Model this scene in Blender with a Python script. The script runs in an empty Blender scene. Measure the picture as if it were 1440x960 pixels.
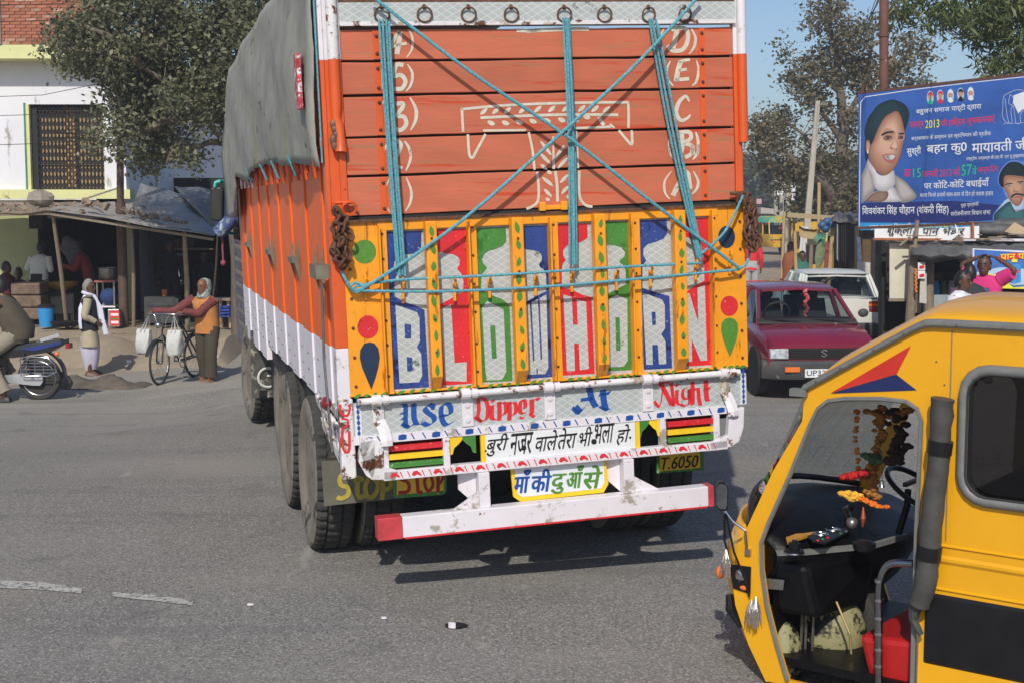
import bpy, bmesh, math, random
import numpy as np
from mathutils import Vector, Matrix, Euler
S = bpy.context.scene
COL = S.collection
random.seed(7)
R = math.radians
# ---------------------------------------------------------------- camera
F = 1950.0; HY = 288.0; CH = 2.35
TH = math.atan((480-HY)/F); CT, ST = math.cos(TH), math.sin(TH)
cd = bpy.data.cameras.new('camera'); cam = bpy.data.objects.new('camera', cd); COL.objects.link(cam)
cam.location = (0, 0, CH); cam.rotation_euler = (R(90)-TH, 0, 0)
cd.sensor_width = 36; cd.lens = 36*F/1440; cd.clip_start = 0.1; cd.clip_end = 5000
S.camera = cam
# ---------------------------------------------------------------- sky, sun, exposure
SUN_AZ = R(8.5)      # shadows fall away from the camera, this much to the right
SUN_EL = R(40)
w = bpy.data.worlds.new('World'); S.world = w; w.use_nodes = True
nt = w.node_tree; nt.nodes.clear()
sky = nt.nodes.new('ShaderNodeTexSky'); sky.sky_type = 'NISHITA'; sky.sun_disc = False
sky.sun_elevation = SUN_EL; sky.sun_rotation = math.pi + SUN_AZ
sky.air_density = .9; sky.dust_density = 1.3; sky.ozone_density = 3.2; sky.altitude = 100
bg = nt.nodes.new('ShaderNodeBackground'); bg.inputs['Strength'].default_value = 0.115
wo = nt.nodes.new('ShaderNodeOutputWorld')
nt.links.new(sky.outputs[0], bg.inputs[0]); nt.links.new(bg.outputs[0], wo.inputs[0])
sl = bpy.data.lights.new('sun', 'SUN'); sl.energy = 3.6; sl.angle = R(0.7); sl.color = (1, .93, .82)
so = bpy.data.objects.new('sun', sl); COL.objects.link(so)
sd = Vector((math.sin(SUN_AZ)*math.cos(SUN_EL), math.cos(SUN_AZ)*math.cos(SUN_EL), -math.sin(SUN_EL)))
so.rotation_euler = sd.to_track_quat('-Z', 'Y').to_euler(); so.location = (-10, -20, 25)
S.view_settings.view_transform = 'Standard'; S.view_settings.look = 'None'
S.view_settings.exposure = 0.0; S.view_settings.gamma = 1.0
S.cycles.max_bounces = 6; S.cycles.transparent_max_bounces = 12; S.cycles.volume_bounces = 0
S.cycles.use_denoising = True
# ---------------------------------------------------------------- picture <-> place helpers
def ray(px, py):
    a = (px-720)/F; b = (480-py)/F
    return Vector((a, CT+b*ST, -ST+b*CT))
CAM = Vector((0, 0, CH))
def W(px, py, D):
    r = ray(px, py); return CAM + r*(D/r.y)
def ss(a, b, x):
    t = max(0, min(1, (x-a)/(b-a))); return t*t*(3-2*t)
def gz(x, y):
    return (-.35*ss(11, 18, y) + .27*ss(22, 27, y))*ss(-2.8, -4.6, x)
def G(px, py, up=0):
    z = 0
    for _ in range(12):
        r = ray(px, py); t = (z+up-CH)/r.z; p = CAM+r*t; z = gz(p.x, p.y)
    return Vector((p.x, p.y, z))
def GD(px, D):                       # ground point under pixel column px at depth D
    x = (px-720)/F*D
    return Vector((x, D, gz(x, D)))
class Frame:
    def __init__(s, M): s.M = M; s.I = M.inverted()
    def hit(s, px, py, ax, val):
        o = s.I @ CAM; d = s.I.to_3x3() @ ray(px, py); t = (val-o[ax])/d[ax]
        return o + d*t
# ---------------------------------------------------------------- materials
def _n(nt, t, **k):
    n = nt.nodes.new(t)
    for a, b in k.items():
        if a in n.inputs: n.inputs[a].default_value = b
        else: setattr(n, a, b)
    return n
def hexc(c):
    if isinstance(c, str):
        r = [int(c[i:i+2], 16)/255 for i in (0, 2, 4)]
        return tuple((x/12.92 if x <= .04045 else ((x+.055)/1.055)**2.4) for x in r)
    return tuple(c)
MC = {}
def mat(name, col, rough=.6, metal=0., var=.15, sc=6., bump=0., bsc=80., spots=None, spots2=None, coat=0., stretch=None, em=0, trans=0, alpha=1, spec=None):
    if name in MC: return MC[name]
    m = bpy.data.materials.new(name); m.use_nodes = True; MC[name] = m
    nt = m.node_tree; L = nt.links; p = nt.nodes['Principled BSDF']
    c = hexc(col)
    p.inputs['Roughness'].default_value = rough; p.inputs['Metallic'].default_value = metal
    p.inputs['Coat Weight'].default_value = coat
    if spec is not None: p.inputs['Specular IOR Level'].default_value = spec
    tc = _n(nt, 'ShaderNodeTexCoord'); src = tc.outputs['Object']
    if stretch:
        mp = _n(nt, 'ShaderNodeMapping'); mp.inputs['Scale'].default_value = stretch
        L.new(src, mp.inputs[0]); src = mp.outputs[0]
    out = None
    if var > 0:
        n = _n(nt, 'ShaderNodeTexNoise'); n.inputs['Scale'].default_value = sc; n.inputs['Detail'].default_value = 7; n.inputs['Roughness'].default_value = .65
        L.new(src, n.inputs['Vector'])
        r = _n(nt, 'ShaderNodeValToRGB')
        r.color_ramp.elements[0].position = .3; r.color_ramp.elements[1].position = .7
        r.color_ramp.elements[0].color = tuple(max(0, x*(1-var)) for x in c)+(1,)
        r.color_ramp.elements[1].color = tuple(min(1, x*(1+var)) for x in c)+(1,)
        L.new(n.outputs[0], r.inputs[0]); out = r.outputs[0]
    else:
        rg = _n(nt, 'ShaderNodeRGB'); rg.outputs[0].default_value = c+(1,); out = rg.outputs[0]
    for k, sp in enumerate((spots, spots2)):
        if not sp: continue
        scol, amt, ssc = sp[:3]                      # amt 0..1 of surface
        n = _n(nt, 'ShaderNodeTexNoise'); n.inputs['Scale'].default_value = ssc; n.inputs['Detail'].default_value = 8; n.inputs['Roughness'].default_value = .7
        mp = _n(nt, 'ShaderNodeMapping'); mp.inputs['Location'].default_value = (3.7*k+1, 9.1*k, 5*k)
        if len(sp) > 3: mp.inputs['Scale'].default_value = sp[3]
        L.new(src, mp.inputs[0]); L.new(mp.outputs[0], n.inputs['Vector'])
        r = _n(nt, 'ShaderNodeMapRange'); t = .68-.36*amt
        r.inputs['From Min'].default_value = t; r.inputs['From Max'].default_value = t+.05
        L.new(n.outputs[0], r.inputs[0])
        mx = _n(nt, 'ShaderNodeMix'); mx.data_type = 'RGBA'
        L.new(r.outputs[0], mx.inputs[0]); L.new(out, mx.inputs[6]); mx.inputs[7].default_value = hexc(scol)+(1,)
        out = mx.outputs[2]
    if 'board' in name or 'brick' in name:      # pieces differ a little from one another
        oi = _n(nt, 'ShaderNodeObjectInfo'); hs = _n(nt, 'ShaderNodeHueSaturation'); mr_ = _n(nt, 'ShaderNodeMapRange'); mr_.inputs[3].default_value = .82; mr_.inputs[4].default_value = 1.18; L.new(oi.outputs['Random'], mr_.inputs[0]); L.new(mr_.outputs[0], hs.inputs['Value']); L.new(out, hs.inputs['Color']); out = hs.outputs[0]
    L.new(out, p.inputs['Base Color'])
    if bump > 0:
        n = _n(nt, 'ShaderNodeTexNoise'); n.inputs['Scale'].default_value = bsc; n.inputs['Detail'].default_value = 5
        L.new(src, n.inputs['Vector'])
        b = _n(nt, 'ShaderNodeBump'); b.inputs['Strength'].default_value = bump; b.inputs['Distance'].default_value = .01
        L.new(n.outputs[0], b.inputs['Height']); L.new(b.outputs[0], p.inputs['Normal'])
    if em: p.inputs['Emission Color'].default_value = c+(1,); p.inputs['Emission Strength'].default_value = em
    if trans:
        p.inputs['Transmission Weight'].default_value = trans; p.inputs['IOR'].default_value = 1.45
    if alpha < 1: p.inputs['Alpha'].default_value = alpha
    return m
def glass(name, tint=(.6, .65, .65), a=.35):
    """thin pane: part clear, part glossy"""
    if name in MC: return MC[name]
    m = bpy.data.materials.new(name); m.use_nodes = True; MC[name] = m
    nt = m.node_tree; nt.nodes.clear(); L = nt.links
    o = _n(nt, 'ShaderNodeOutputMaterial'); t = _n(nt, 'ShaderNodeBsdfTransparent'); t.inputs[0].default_value = tint+(1,)
    g = _n(nt, 'ShaderNodeBsdfGlossy'); g.inputs['Roughness'].default_value = .02; g.inputs[0].default_value = (.9, .9, .9, 1)
    f = _n(nt, 'ShaderNodeLayerWeight'); pw_ = _n(nt, 'ShaderNodeMath', operation='POWER'); pw_.inputs[1].default_value = 4; ad = _n(nt, 'ShaderNodeMath', operation='MULTIPLY_ADD'); ad.inputs[1].default_value = .7; ad.inputs[2].default_value = .045
    L.new(f.outputs['Facing'], pw_.inputs[0]); L.new(pw_.outputs[0], ad.inputs[0])
    mx = _n(nt, 'ShaderNodeMixShader'); L.new(ad.outputs[0], mx.inputs[0]); L.new(t.outputs[0], mx.inputs[1]); L.new(g.outputs[0], mx.inputs[2])
    L.new(mx.outputs[0], o.inputs[0]); return m
def leafmat(name, c1, c2, c3=None, rough=.5):
    if name in MC: return MC[name]
    m = bpy.data.materials.new(name); m.use_nodes = True; MC[name] = m
    nt = m.node_tree; L = nt.links; p = nt.nodes['Principled BSDF']; p.inputs['Roughness'].default_value = rough
    at = _n(nt, 'ShaderNodeAttribute', attribute_name='tone')
    r = _n(nt, 'ShaderNodeValToRGB'); r.color_ramp.elements[0].color = hexc(c1)+(1,); r.color_ramp.elements[1].color = hexc(c2)+(1,)
    if c3 is not None: e = r.color_ramp.elements.new(.93); e.color = hexc(c2)+(1,); r.color_ramp.elements[-1].color = hexc(c3)+(1,)
    L.new(at.outputs['Fac'], r.inputs[0]); L.new(r.outputs[0], p.inputs['Base Color'])
    tr = _n(nt, 'ShaderNodeBsdfTranslucent'); L.new(r.outputs[0], tr.inputs[0])
    mx = _n(nt, 'ShaderNodeMixShader'); mx.inputs[0].default_value = .25
    L.new(p.outputs[0], mx.inputs[1]); L.new(tr.outputs[0], mx.inputs[2]); L.new(mx.outputs[0], nt.nodes['Material Output'].inputs[0])
    return m
# ---------------------------------------------------------------- mesh builder
I4 = Matrix.Identity(4)
RM = {}
def mw(o): return RM.get(o.name, I4) if o else I4
class MB:
    def __init__(s, M=None): s.v = []; s.f = []; s.mi = []; s.M = M; s.cur = 0
    def add(s, vs, fs, M=None):
        b = len(s.v); T = s.M if M is None else (s.M @ M if s.M is not None else M)
        s.v += [tuple(T @ Vector(q)) if T is not None else tuple(q) for q in vs]
        s.f += [tuple(b+i for i in f) for f in fs]; s.mi += [s.cur]*len(fs); return s
    def box(s, c, z, M=None):
        x, y, h = z[0]/2, z[1]/2, z[2]/2; c = Vector(c)
        vs = [c+Vector((i*x, j*y, k*h)) for i in (-1, 1) for j in (-1, 1) for k in (-1, 1)]
        return s.add(vs, [(0, 1, 3, 2), (4, 6, 7, 5), (0, 4, 5, 1), (2, 3, 7, 6), (0, 2, 6, 4), (1, 5, 7, 3)], M)
    def bx(s, a, b, M=None):      # two corners
        return s.box([(a[i]+b[i])/2 for i in range(3)], [abs(a[i]-b[i]) for i in range(3)], M)
    def hexa(s, b4, t4):          # 8 corners
        return s.add(list(b4)+list(t4), [(3, 2, 1, 0), (4, 5, 6, 7), (0, 1, 5, 4), (1, 2, 6, 5), (2, 3, 7, 6), (3, 0, 4, 7)])
    def bar(s, a, b, w, h, up=(0, 0, 1)):
        a = Vector(a); b = Vector(b); d = (b-a).normalized(); u = Vector(up); x = d.cross(u)
        if x.length < 1e-4: x = d.cross(Vector((1, 0, 0)))
        x.normalize(); u = x.cross(d).normalized()
        q = lambda p: [p-x*w/2-u*h/2, p+x*w/2-u*h/2, p+x*w/2+u*h/2, p-x*w/2+u*h/2]
        return s.hexa(q(a), q(b))
    def tube(s, pts, r, n=8, cap=True, closed=False, flat=1., ref=None):
        pts = [Vector(p) for p in pts]; m = len(pts)
        rr = r if isinstance(r, (list, tuple)) else [r]*m
        vs = []; fs = []; pu = Vector(ref) if ref else None
        for i, p in enumerate(pts):
            if closed: d = pts[(i+1) % m]-pts[i-1]
            else: d = pts[min(i+1, m-1)]-pts[max(i-1, 0)]
            d.normalize()
            if pu is None: pu = Vector((0, 0, 1)) if abs(d.z) < .9 else Vector((0, 1, 0))
            x = d.cross(pu)
            if x.length < 1e-5: x = d.cross(Vector((1, .3, .1)))
            x.normalize(); u = x.cross(d).normalized(); pu = u
            for k in range(n):
                a = 2*math.pi*k/n; vs.append(p + x*math.cos(a)*rr[i] + u*math.sin(a)*rr[i]*flat)
        for i in range(m if closed else m-1):
            j = (i+1) % m
            for k in range(n): fs.append((i*n+k, i*n+(k+1) % n, j*n+(k+1) % n, j*n+k))
        if cap and not closed: fs += [tuple(range(n))[::-1], tuple((m-1)*n+k for k in range(n))]
        return s.add(vs, fs)
    def cyl(s, a, b, r, n=12): return s.tube([a, b], r, n)
    def poly(s, pts, flip=False):
        i = list(range(len(pts))); return s.add(pts, [tuple(i[::-1] if flip else i)])
    def prism(s, pts, vec):
        n = len(pts); v = Vector(vec); vs = [Vector(p) for p in pts]+[Vector(p)+v for p in pts]
        fs = [tuple(range(n))[::-1], tuple(range(n, 2*n))]+[(i, (i+1) % n, n+(i+1) % n, n+i) for i in range(n)]
        return s.add(vs, fs)
    def lathe(s, prof, n=16, M=None, arc=None):    # prof [(r,z)], about z
        vs = []; fs = []; m = len(prof)
        for r, z in prof:
            for k in range(n): a = 2*math.pi*k/n; vs.append((r*math.cos(a), r*math.sin(a), z))
        for i in range(m-1):
            for k in range(n): fs.append((i*n+k, i*n+(k+1) % n, (i+1)*n+(k+1) % n, (i+1)*n+k))
        if prof[0][0] > 1e-4: fs.append(tuple(range(n))[::-1])
        if prof[-1][0] > 1e-4: fs.append(tuple((m-1)*n+k for k in range(n)))
        return s.add(vs, fs, M)
    def sph(s, c, r, n=12, m=8, sc=(1, 1, 1), M=None, noise=0):
        vs = []; fs = []; c = Vector(c)
        for i in range(m+1):
            t = math.pi*i/m
            for k in range(n):
                a = 2*math.pi*k/n; q = 1+random.uniform(-noise, noise)
                vs.append(c+Vector((r*q*sc[0]*math.sin(t)*math.cos(a), r*q*sc[1]*math.sin(t)*math.sin(a), r*q*sc[2]*math.cos(t))))
        for i in range(m):
            for k in range(n): fs.append((i*n+k, (i+1)*n+k, (i+1)*n+(k+1) % n, i*n+(k+1) % n))
        return s.add(vs, fs, M)
    def loft(s, rings, cap=True):       # rings: equal length point lists
        n = len(rings[0]); vs = [p for r in rings for p in r]; fs = []
        for i in range(len(rings)-1):
            for k in range(n): fs.append((i*n+k, i*n+(k+1) % n, (i+1)*n+(k+1) % n, (i+1)*n+k))
        if cap: fs += [tuple(range(n))[::-1], tuple((len(rings)-1)*n+k for k in range(n))]
        return s.add(vs, fs)
    def grid(s, rows, thick=None):      # rows of points -> sheet
        n = len(rows[0]); m = len(rows); vs = [p for r in rows for p in r]
        fs = [(i*n+k, i*n+k+1, (i+1)*n+k+1, (i+1)*n+k) for i in range(m-1) for k in range(n-1)]
        if thick is not None:
            t = Vector(thick); b = len(vs); vs = vs+[Vector(p)+t for p in vs]
            fs2 = [tuple(b+i for i in f[::-1]) for f in fs]
            e = [(k, k+1) for k in range(n-1)]+[((i+1)*n-1, (i+2)*n-1) for i in range(m-1)]+[((m-1)*n+k+1, (m-1)*n+k) for k in range(n-2, -1, -1)]+[((i+1)*n, i*n) for i in range(m-2, -1, -1)]
            fs = fs+fs2+[(b_, a_, a_+b, b_+b) for a_, b_ in e]
        return s.add(vs, fs)
    def ring(s, c, r, t, ax=(0, 0, 1), n=16, k=6):
        ax = Vector(ax).normalized(); x = ax.orthogonal().normalized(); y = ax.cross(x); c = Vector(c)
        return s.tube([c+x*r*math.cos(2*math.pi*i/n)+y*r*math.sin(2*math.pi*i/n) for i in range(n)], t, k, closed=True)
    def build(s, name, m, parent=None, smooth=False, world=False, label=None, cat=None, group=None, kind=None, bevel=0, solid=0, sub=0):
        me = bpy.data.meshes.new(name); V = s.v
        if world and parent is not None:
            Iv = mw(parent).inverted(); V = [tuple(Iv @ Vector(p)) for p in V]
        org = None
        if parent is None and cat:
            a = np.array(V); org = Vector(((a[:, 0].min()+a[:, 0].max())/2, (a[:, 1].min()+a[:, 1].max())/2, a[:, 2].min()))
            V = (a-np.array(org)).tolist()
        me.from_pydata(V, [], s.f)
        ms = m if isinstance(m, (list, tuple)) else [m]
        for q in ms: me.materials.append(q)
        if len(ms) > 1: me.polygons.foreach_set('material_index', s.mi)
        me.update()
        bm = bmesh.new(); bm.from_mesh(me); bmesh.ops.recalc_face_normals(bm, faces=bm.faces) if len(me.polygons) < 20000 else None
        bm.to_mesh(me); bm.free()
        if smooth:
            me.polygons.foreach_set('use_smooth', [True]*len(me.polygons))
            if smooth is not True: me.set_sharp_from_angle(angle=R(smooth))
            else: me.set_sharp_from_angle(angle=R(50))
        o = bpy.data.objects.new(name, me); COL.objects.link(o)
        if parent is not None: o.parent = parent
        if org: o.location = org; RM[o.name] = Matrix.Translation(org)
        elif parent is not None: RM[o.name] = mw(parent)
        if bevel: b = o.modifiers.new('bevel', 'BEVEL'); b.width = bevel; b.segments = 2; b.limit_method = 'ANGLE'; b.angle_limit = R(40)
        if solid: b = o.modifiers.new('solid', 'SOLIDIFY'); b.thickness = solid
        if sub: b = o.modifiers.new('sub', 'SUBSURF'); b.levels = sub; b.render_levels = sub
        tag(o, label, cat, group, kind); return o
def tag(o, label=None, cat=None, group=None, kind=None):
    if label: o['label'] = label
    if cat: o['category'] = cat
    if group: o['group'] = group
    if kind: o['kind'] = kind
    return o
def thing(name, label, cat, M=None, group=None):
    if M is None: M = I4
    if isinstance(M, Vector): M = Matrix.Translation(M)
    o = bpy.data.objects.new(name, None); COL.objects.link(o); o.empty_display_size = .2
    o.matrix_world = M; RM[o.name] = M.copy(); return tag(o, label, cat, group)
def part(name, me, m, parent, label=None, loc=None, rot=None):
    """shared-mesh part"""
    o = bpy.data.objects.new(name, me); COL.objects.link(o); o.parent = parent
    if loc is not None: o.location = loc
    if rot is not None: o.rotation_euler = rot
    RM[o.name] = mw(parent) @ o.matrix_basis
    if label: o['label'] = label
    return o
def copy_tree(o, M, label, group=None):
    r = o.copy(); COL.objects.link(r); r.matrix_world = M; r['label'] = label
    if group: r['group'] = group
    RM[r.name] = M.copy()
    def rec(a, b):
        for ch in list(a.children):
            c = ch.copy(); COL.objects.link(c); c.parent = b; RM[c.name] = mw(b); rec(ch, c)
    rec(o, r); return r
# ---------------------------------------------------------------- lettering
_TC = {}
def text_geo(s, bold=0, shear=0):
    k = (s, bold, shear)
    if k in _TC: return _TC[k]
    c = bpy.data.curves.new('t', 'FONT'); c.body = s; c.offset = bold; c.shear = shear; c.resolution_u = 3
    o = bpy.data.objects.new('t', c); COL.objects.link(o)
    dg = bpy.context.evaluated_depsgraph_get(); me = bpy.data.meshes.new_from_object(o.evaluated_get(dg))
    n = len(me.vertices); a = np.zeros(n*3); me.vertices.foreach_get('co', a); a = a.reshape(-1, 3)
    fs = [tuple(p.vertices) for p in me.polygons]
    bpy.data.objects.remove(o); bpy.data.curves.remove(c); bpy.data.meshes.remove(me)
    if n:
        mn, mx = a.min(0), a.max(0); a = (a-mn)/np.maximum(mx-mn, 1e-6)
    _TC[k] = (a, fs); return _TC[k]
def put_text(mb, s, quad, bold=0, shear=0, st=.012):
    """quad: 4 points (bl, br, tr, tl); letters laid bilinearly on it, thickened by stacked coats of paint"""
    a, fs = text_geo(s, 0, shear); bl, br, tr, tl = [Vector(q) for q in quad]
    nrm = (br-bl).cross(tl-bl).normalized()*.0003; h = (tl-bl).length/max((br-bl).length, 1e-6)*st*1.6
    for k in range(max(1, int(bold))):
        du = (k-(bold-1)/2)*h if bold > 1 else 0; dv_ = (k % 2)*.02 if bold > 1 else 0
        vs = [bl*(1-u)*(1-v)+br*u*(1-v)+tr*u*v+tl*(1-u)*v+nrm*k for u, v in ((q[0]+du, q[1]+dv_) for q in a)]
        mb.add(vs, fs)
def dv(s):      # put the short i sign before its consonant, as it is drawn
    o = []
    for c in s:
        if c == '\u093f':
            i = len(o)-1
            while i > 0 and o[i-1] == '\u094d': i -= 2
            o.insert(i, c)
        else: o.append(c)
    return ''.join(o)
def nib(mb, P, pts, w=.02, ang=40, f=None):
    """broad-nib stroke: P maps (x,y) to 3D; pts 2D; nib width w (in 2D units) at angle"""
    dx, dy = w/2*math.cos(R(ang)), -w/2*math.sin(R(ang))
    for (x0, y0), (x1, y1) in zip(pts[:-1], pts[1:]):
        q = [(x0-dx, y0-dy), (x0+dx, y0+dy), (x1+dx, y1+dy), (x1-dx, y1-dy)]
        mb.poly([P(*a) for a in q])
def stroke(mb, P, pts, w):
    """round-brush stroke of 2D points, widths w (number or list)"""
    n = len(pts); ws = w if isinstance(w, (list, tuple)) else [w]*n; L = []; Rr = []
    for i in range(n):
        a = pts[max(0, i-1)]; b = pts[min(n-1, i+1)]; dx, dy = b[0]-a[0], b[1]-a[1]; l = math.hypot(dx, dy) or 1
        nx, ny = -dy/l*ws[i]/2, dx/l*ws[i]/2
        L.append(P(pts[i][0]+nx, pts[i][1]+ny)); Rr.append(P(pts[i][0]-nx, pts[i][1]-ny))
    for i in range(n-1): mb.poly([L[i], Rr[i], Rr[i+1], L[i+1]])
def smooth_pts(pts, k=4):
    out = []; n = len(pts)
    for i in range(n-1):
        p0 = pts[max(0, i-1)]; p1 = pts[i]; p2 = pts[i+1]; p3 = pts[min(n-1, i+2)]
        for j in range(k):
            t = j/k; out.append(tuple(.5*((2*p1[c])+(-p0[c]+p2[c])*t+(2*p0[c]-5*p1[c]+4*p2[c]-p3[c])*t*t+(-p0[c]+3*p1[c]-3*p2[c]+p3[c])*t**3) for c in range(len(p1))))
    out.append(tuple(pts[-1])); return out
RUST = ('5a3018', .28, 9)
m_or = mat('orange paint', (.66, .10, .018), .42, var=.14, sc=3, bump=.08, bsc=25, spots=('8a4a30', .16, 5, (1, 1, .25)), spots2=('3a241a', .1, 40))
m_yo = mat('yellow orange paint', (.84, .33, .014), .4, var=.1, sc=4, spots=('a86418', .26, 8, (2.5, 1, .35)), spots2=('5a3216', .06, 50), bump=.06, bsc=30)
m_brd = mat('brick red board paint', (.47, .122, .062), .65, var=.12, sc=3.5, stretch=(.6, 1, 3), bump=.15, bsc=30, spots=('9c6c4c', .3, 4, (.5, 1, 2.2)), spots2=('b8401c', .3, 3, (.4, 1, 2)))
m_ors = mat('side sheet orange', (.84, .13, .012), .5, var=.08, sc=2, spec=.3, bump=.08, bsc=25, spots=('7a3016', .06, 8))
m_wh = mat('white paint', (.72, .69, .74), .4, var=.06, sc=5, spots=('7d5a3c', .17, 14), spots2=('a39a90', .3, 4), bump=.05, bsc=30)
m_whr = mat('rusty white paint', (.7, .68, .7), .5, var=.1, sc=8, spots=('5d3519', .42, 9), spots2=('a89a88', .35, 6), bump=.2, bsc=50)
m_rust = mat('rusty iron', (.13, .06, .035), .75, .2, var=.45, sc=30, bump=.5, bsc=90)
m_dark = mat('dark underbody', (.018, .018, .02), .8, var=.4, sc=8)
m_gun = mat('bare steel', (.28, .27, .26), .4, .8, var=.25, sc=20, spots=('4a2a18', .25, 18))
m_blue = mat('blue paint', (.022, .055, .25), .4, var=.2, sc=8, spots=('c8ccd0', .2, 55), spots2=('0a1a55', .3, 6))
m_red = mat('red paint', (.62, .022, .03), .4, var=.12, sc=8, spots=('d8b8b0', .17, 50), spots2=('a01a1a', .25, 6))
m_grn = mat('green paint', (.055, .22, .035), .45, var=.15, sc=8, spots=('c0cdb8', .2, 55), spots2=('2a6a22', .25, 6))
m_lgr = mat('leaf green paint', (.08, .24, .03), .5, var=.2, sc=40)
m_navy = mat('navy paint', (.01, .028, .07), .45, var=.2, sc=12)
m_cream = mat('chalky white lettering', (.6, .56, .47), .7, var=.15, sc=25, spots=('9a5a40', .14, 45))
m_blk = mat('black lettering', (.012, .012, .014), .5, var=.2, sc=30)
m_yel = mat('yellow paint', (.85, .56, .02), .45, var=.08, sc=9, spots=('8a6a30', .1, 20))
m_wb = mat('white sign face', (.75, .77, .8), .4, var=.05, sc=8, spots=('a89880', .1, 15))
m_bplain = mat('deep blue lettering', (.012, .075, .33), .4, var=.15, sc=20)
m_rplain = mat('red lettering', (.66, .03, .04), .4, var=.1, sc=20)
m_tyre = mat('tyre rubber', (.04, .039, .037), .85, var=.25, sc=6, bump=.2, bsc=60, spots=('4a443c', .2, 3))
m_tyred = mat('dusty tyre wall', (.21, .185, .15), .9, var=.25, sc=5, bump=.1, bsc=60, spots=('3a3630', .3, 4))
m_rim = mat('dusty wheel rim', (.24, .2, .165), .7, .2, var=.3, sc=7, spots=('4a3020', .25, 9))
m_chr = mat('chromed steel', (.6, .6, .62), .2, 1, var=.1); mat('chrome', (.7, .7, .7), .1, 1, var=0)
# ================================================================ PEOPLE
m_skin = mat('brown skin', (.19, .085, .045), .5, var=.12, sc=30)
m_skin2 = mat('dark brown skin', (.11, .05, .028), .5, var=.12, sc=30)
m_hair = mat('black hair', (.012, .01, .01), .5, var=.3, sc=60)
m_ghair = mat('grey hair', (.22, .21, .2), .7, var=.35, sc=60)
m_eye = mat('dark eye', (.01, .008, .008), .3, var=0)
def oval(c, rx, ry, n=14, M=None, ax=None):
    """horizontal-ish ring; ax = optional tilt matrix"""
    out = []
    for k in range(n):
        a = 2*math.pi*k/n; v = Vector((rx*math.cos(a), ry*math.sin(a), 0))
        if M is not None: v = M @ v
        out.append(Vector(c)+v)
    return out
def limb_pts(a, b, c, ra, rb, rc, k=5):
    """tapered bend a-b-c -> points, radii"""
    P = smooth_pts([tuple(a), tuple((Vector(a)+Vector(b))/2), tuple(b), tuple((Vector(b)+Vector(c))/2), tuple(c)], k); n = len(P)
    Rr = []
    for i in range(n):
        t = i/(n-1); Rr.append(ra+(rb-ra)*t*2 if t < .5 else rb+(rc-rb)*(t-.5)*2)
    return P, Rr
def hand(mb, w_, d, up, s=1., side=1, curl=.5):
    """palm at w_, fingers along d, palm normal up"""
    d = Vector(d).normalized(); up = Vector(up); x = d.cross(up).normalized(); up = x.cross(d).normalized(); w_ = Vector(w_)
    mb.tube([w_-d*.02*s, w_+d*.02*s, w_+d*.06*s, w_+d*.085*s], [.026*s, .033*s, .04*s, .034*s], 10, flat=.45, ref=up)
    for k, l in enumerate((.062, .072, .067, .05)):
        b = w_+d*.078*s+x*(-.027+.018*k)*s*side; e1 = b+d*l*.45*s; e2 = e1+(d*(1-curl)-up*curl).normalized()*l*.35*s; e3 = e2+(d*(.6-curl)-up*(curl+.3)).normalized()*l*.3*s
        mb.tube([b, e1, e2, e3], [.0095*s, .009*s, .008*s, .006*s], 6)
    b = w_+d*.02*s-x*.028*s*side; mb.tube([b, b+(d*.5-x*.8*side)*.035*s, b+(d*.9-x*.9*side-up*.2)*.055*s], [.012*s, .011*s, .008*s], 6)
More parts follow.
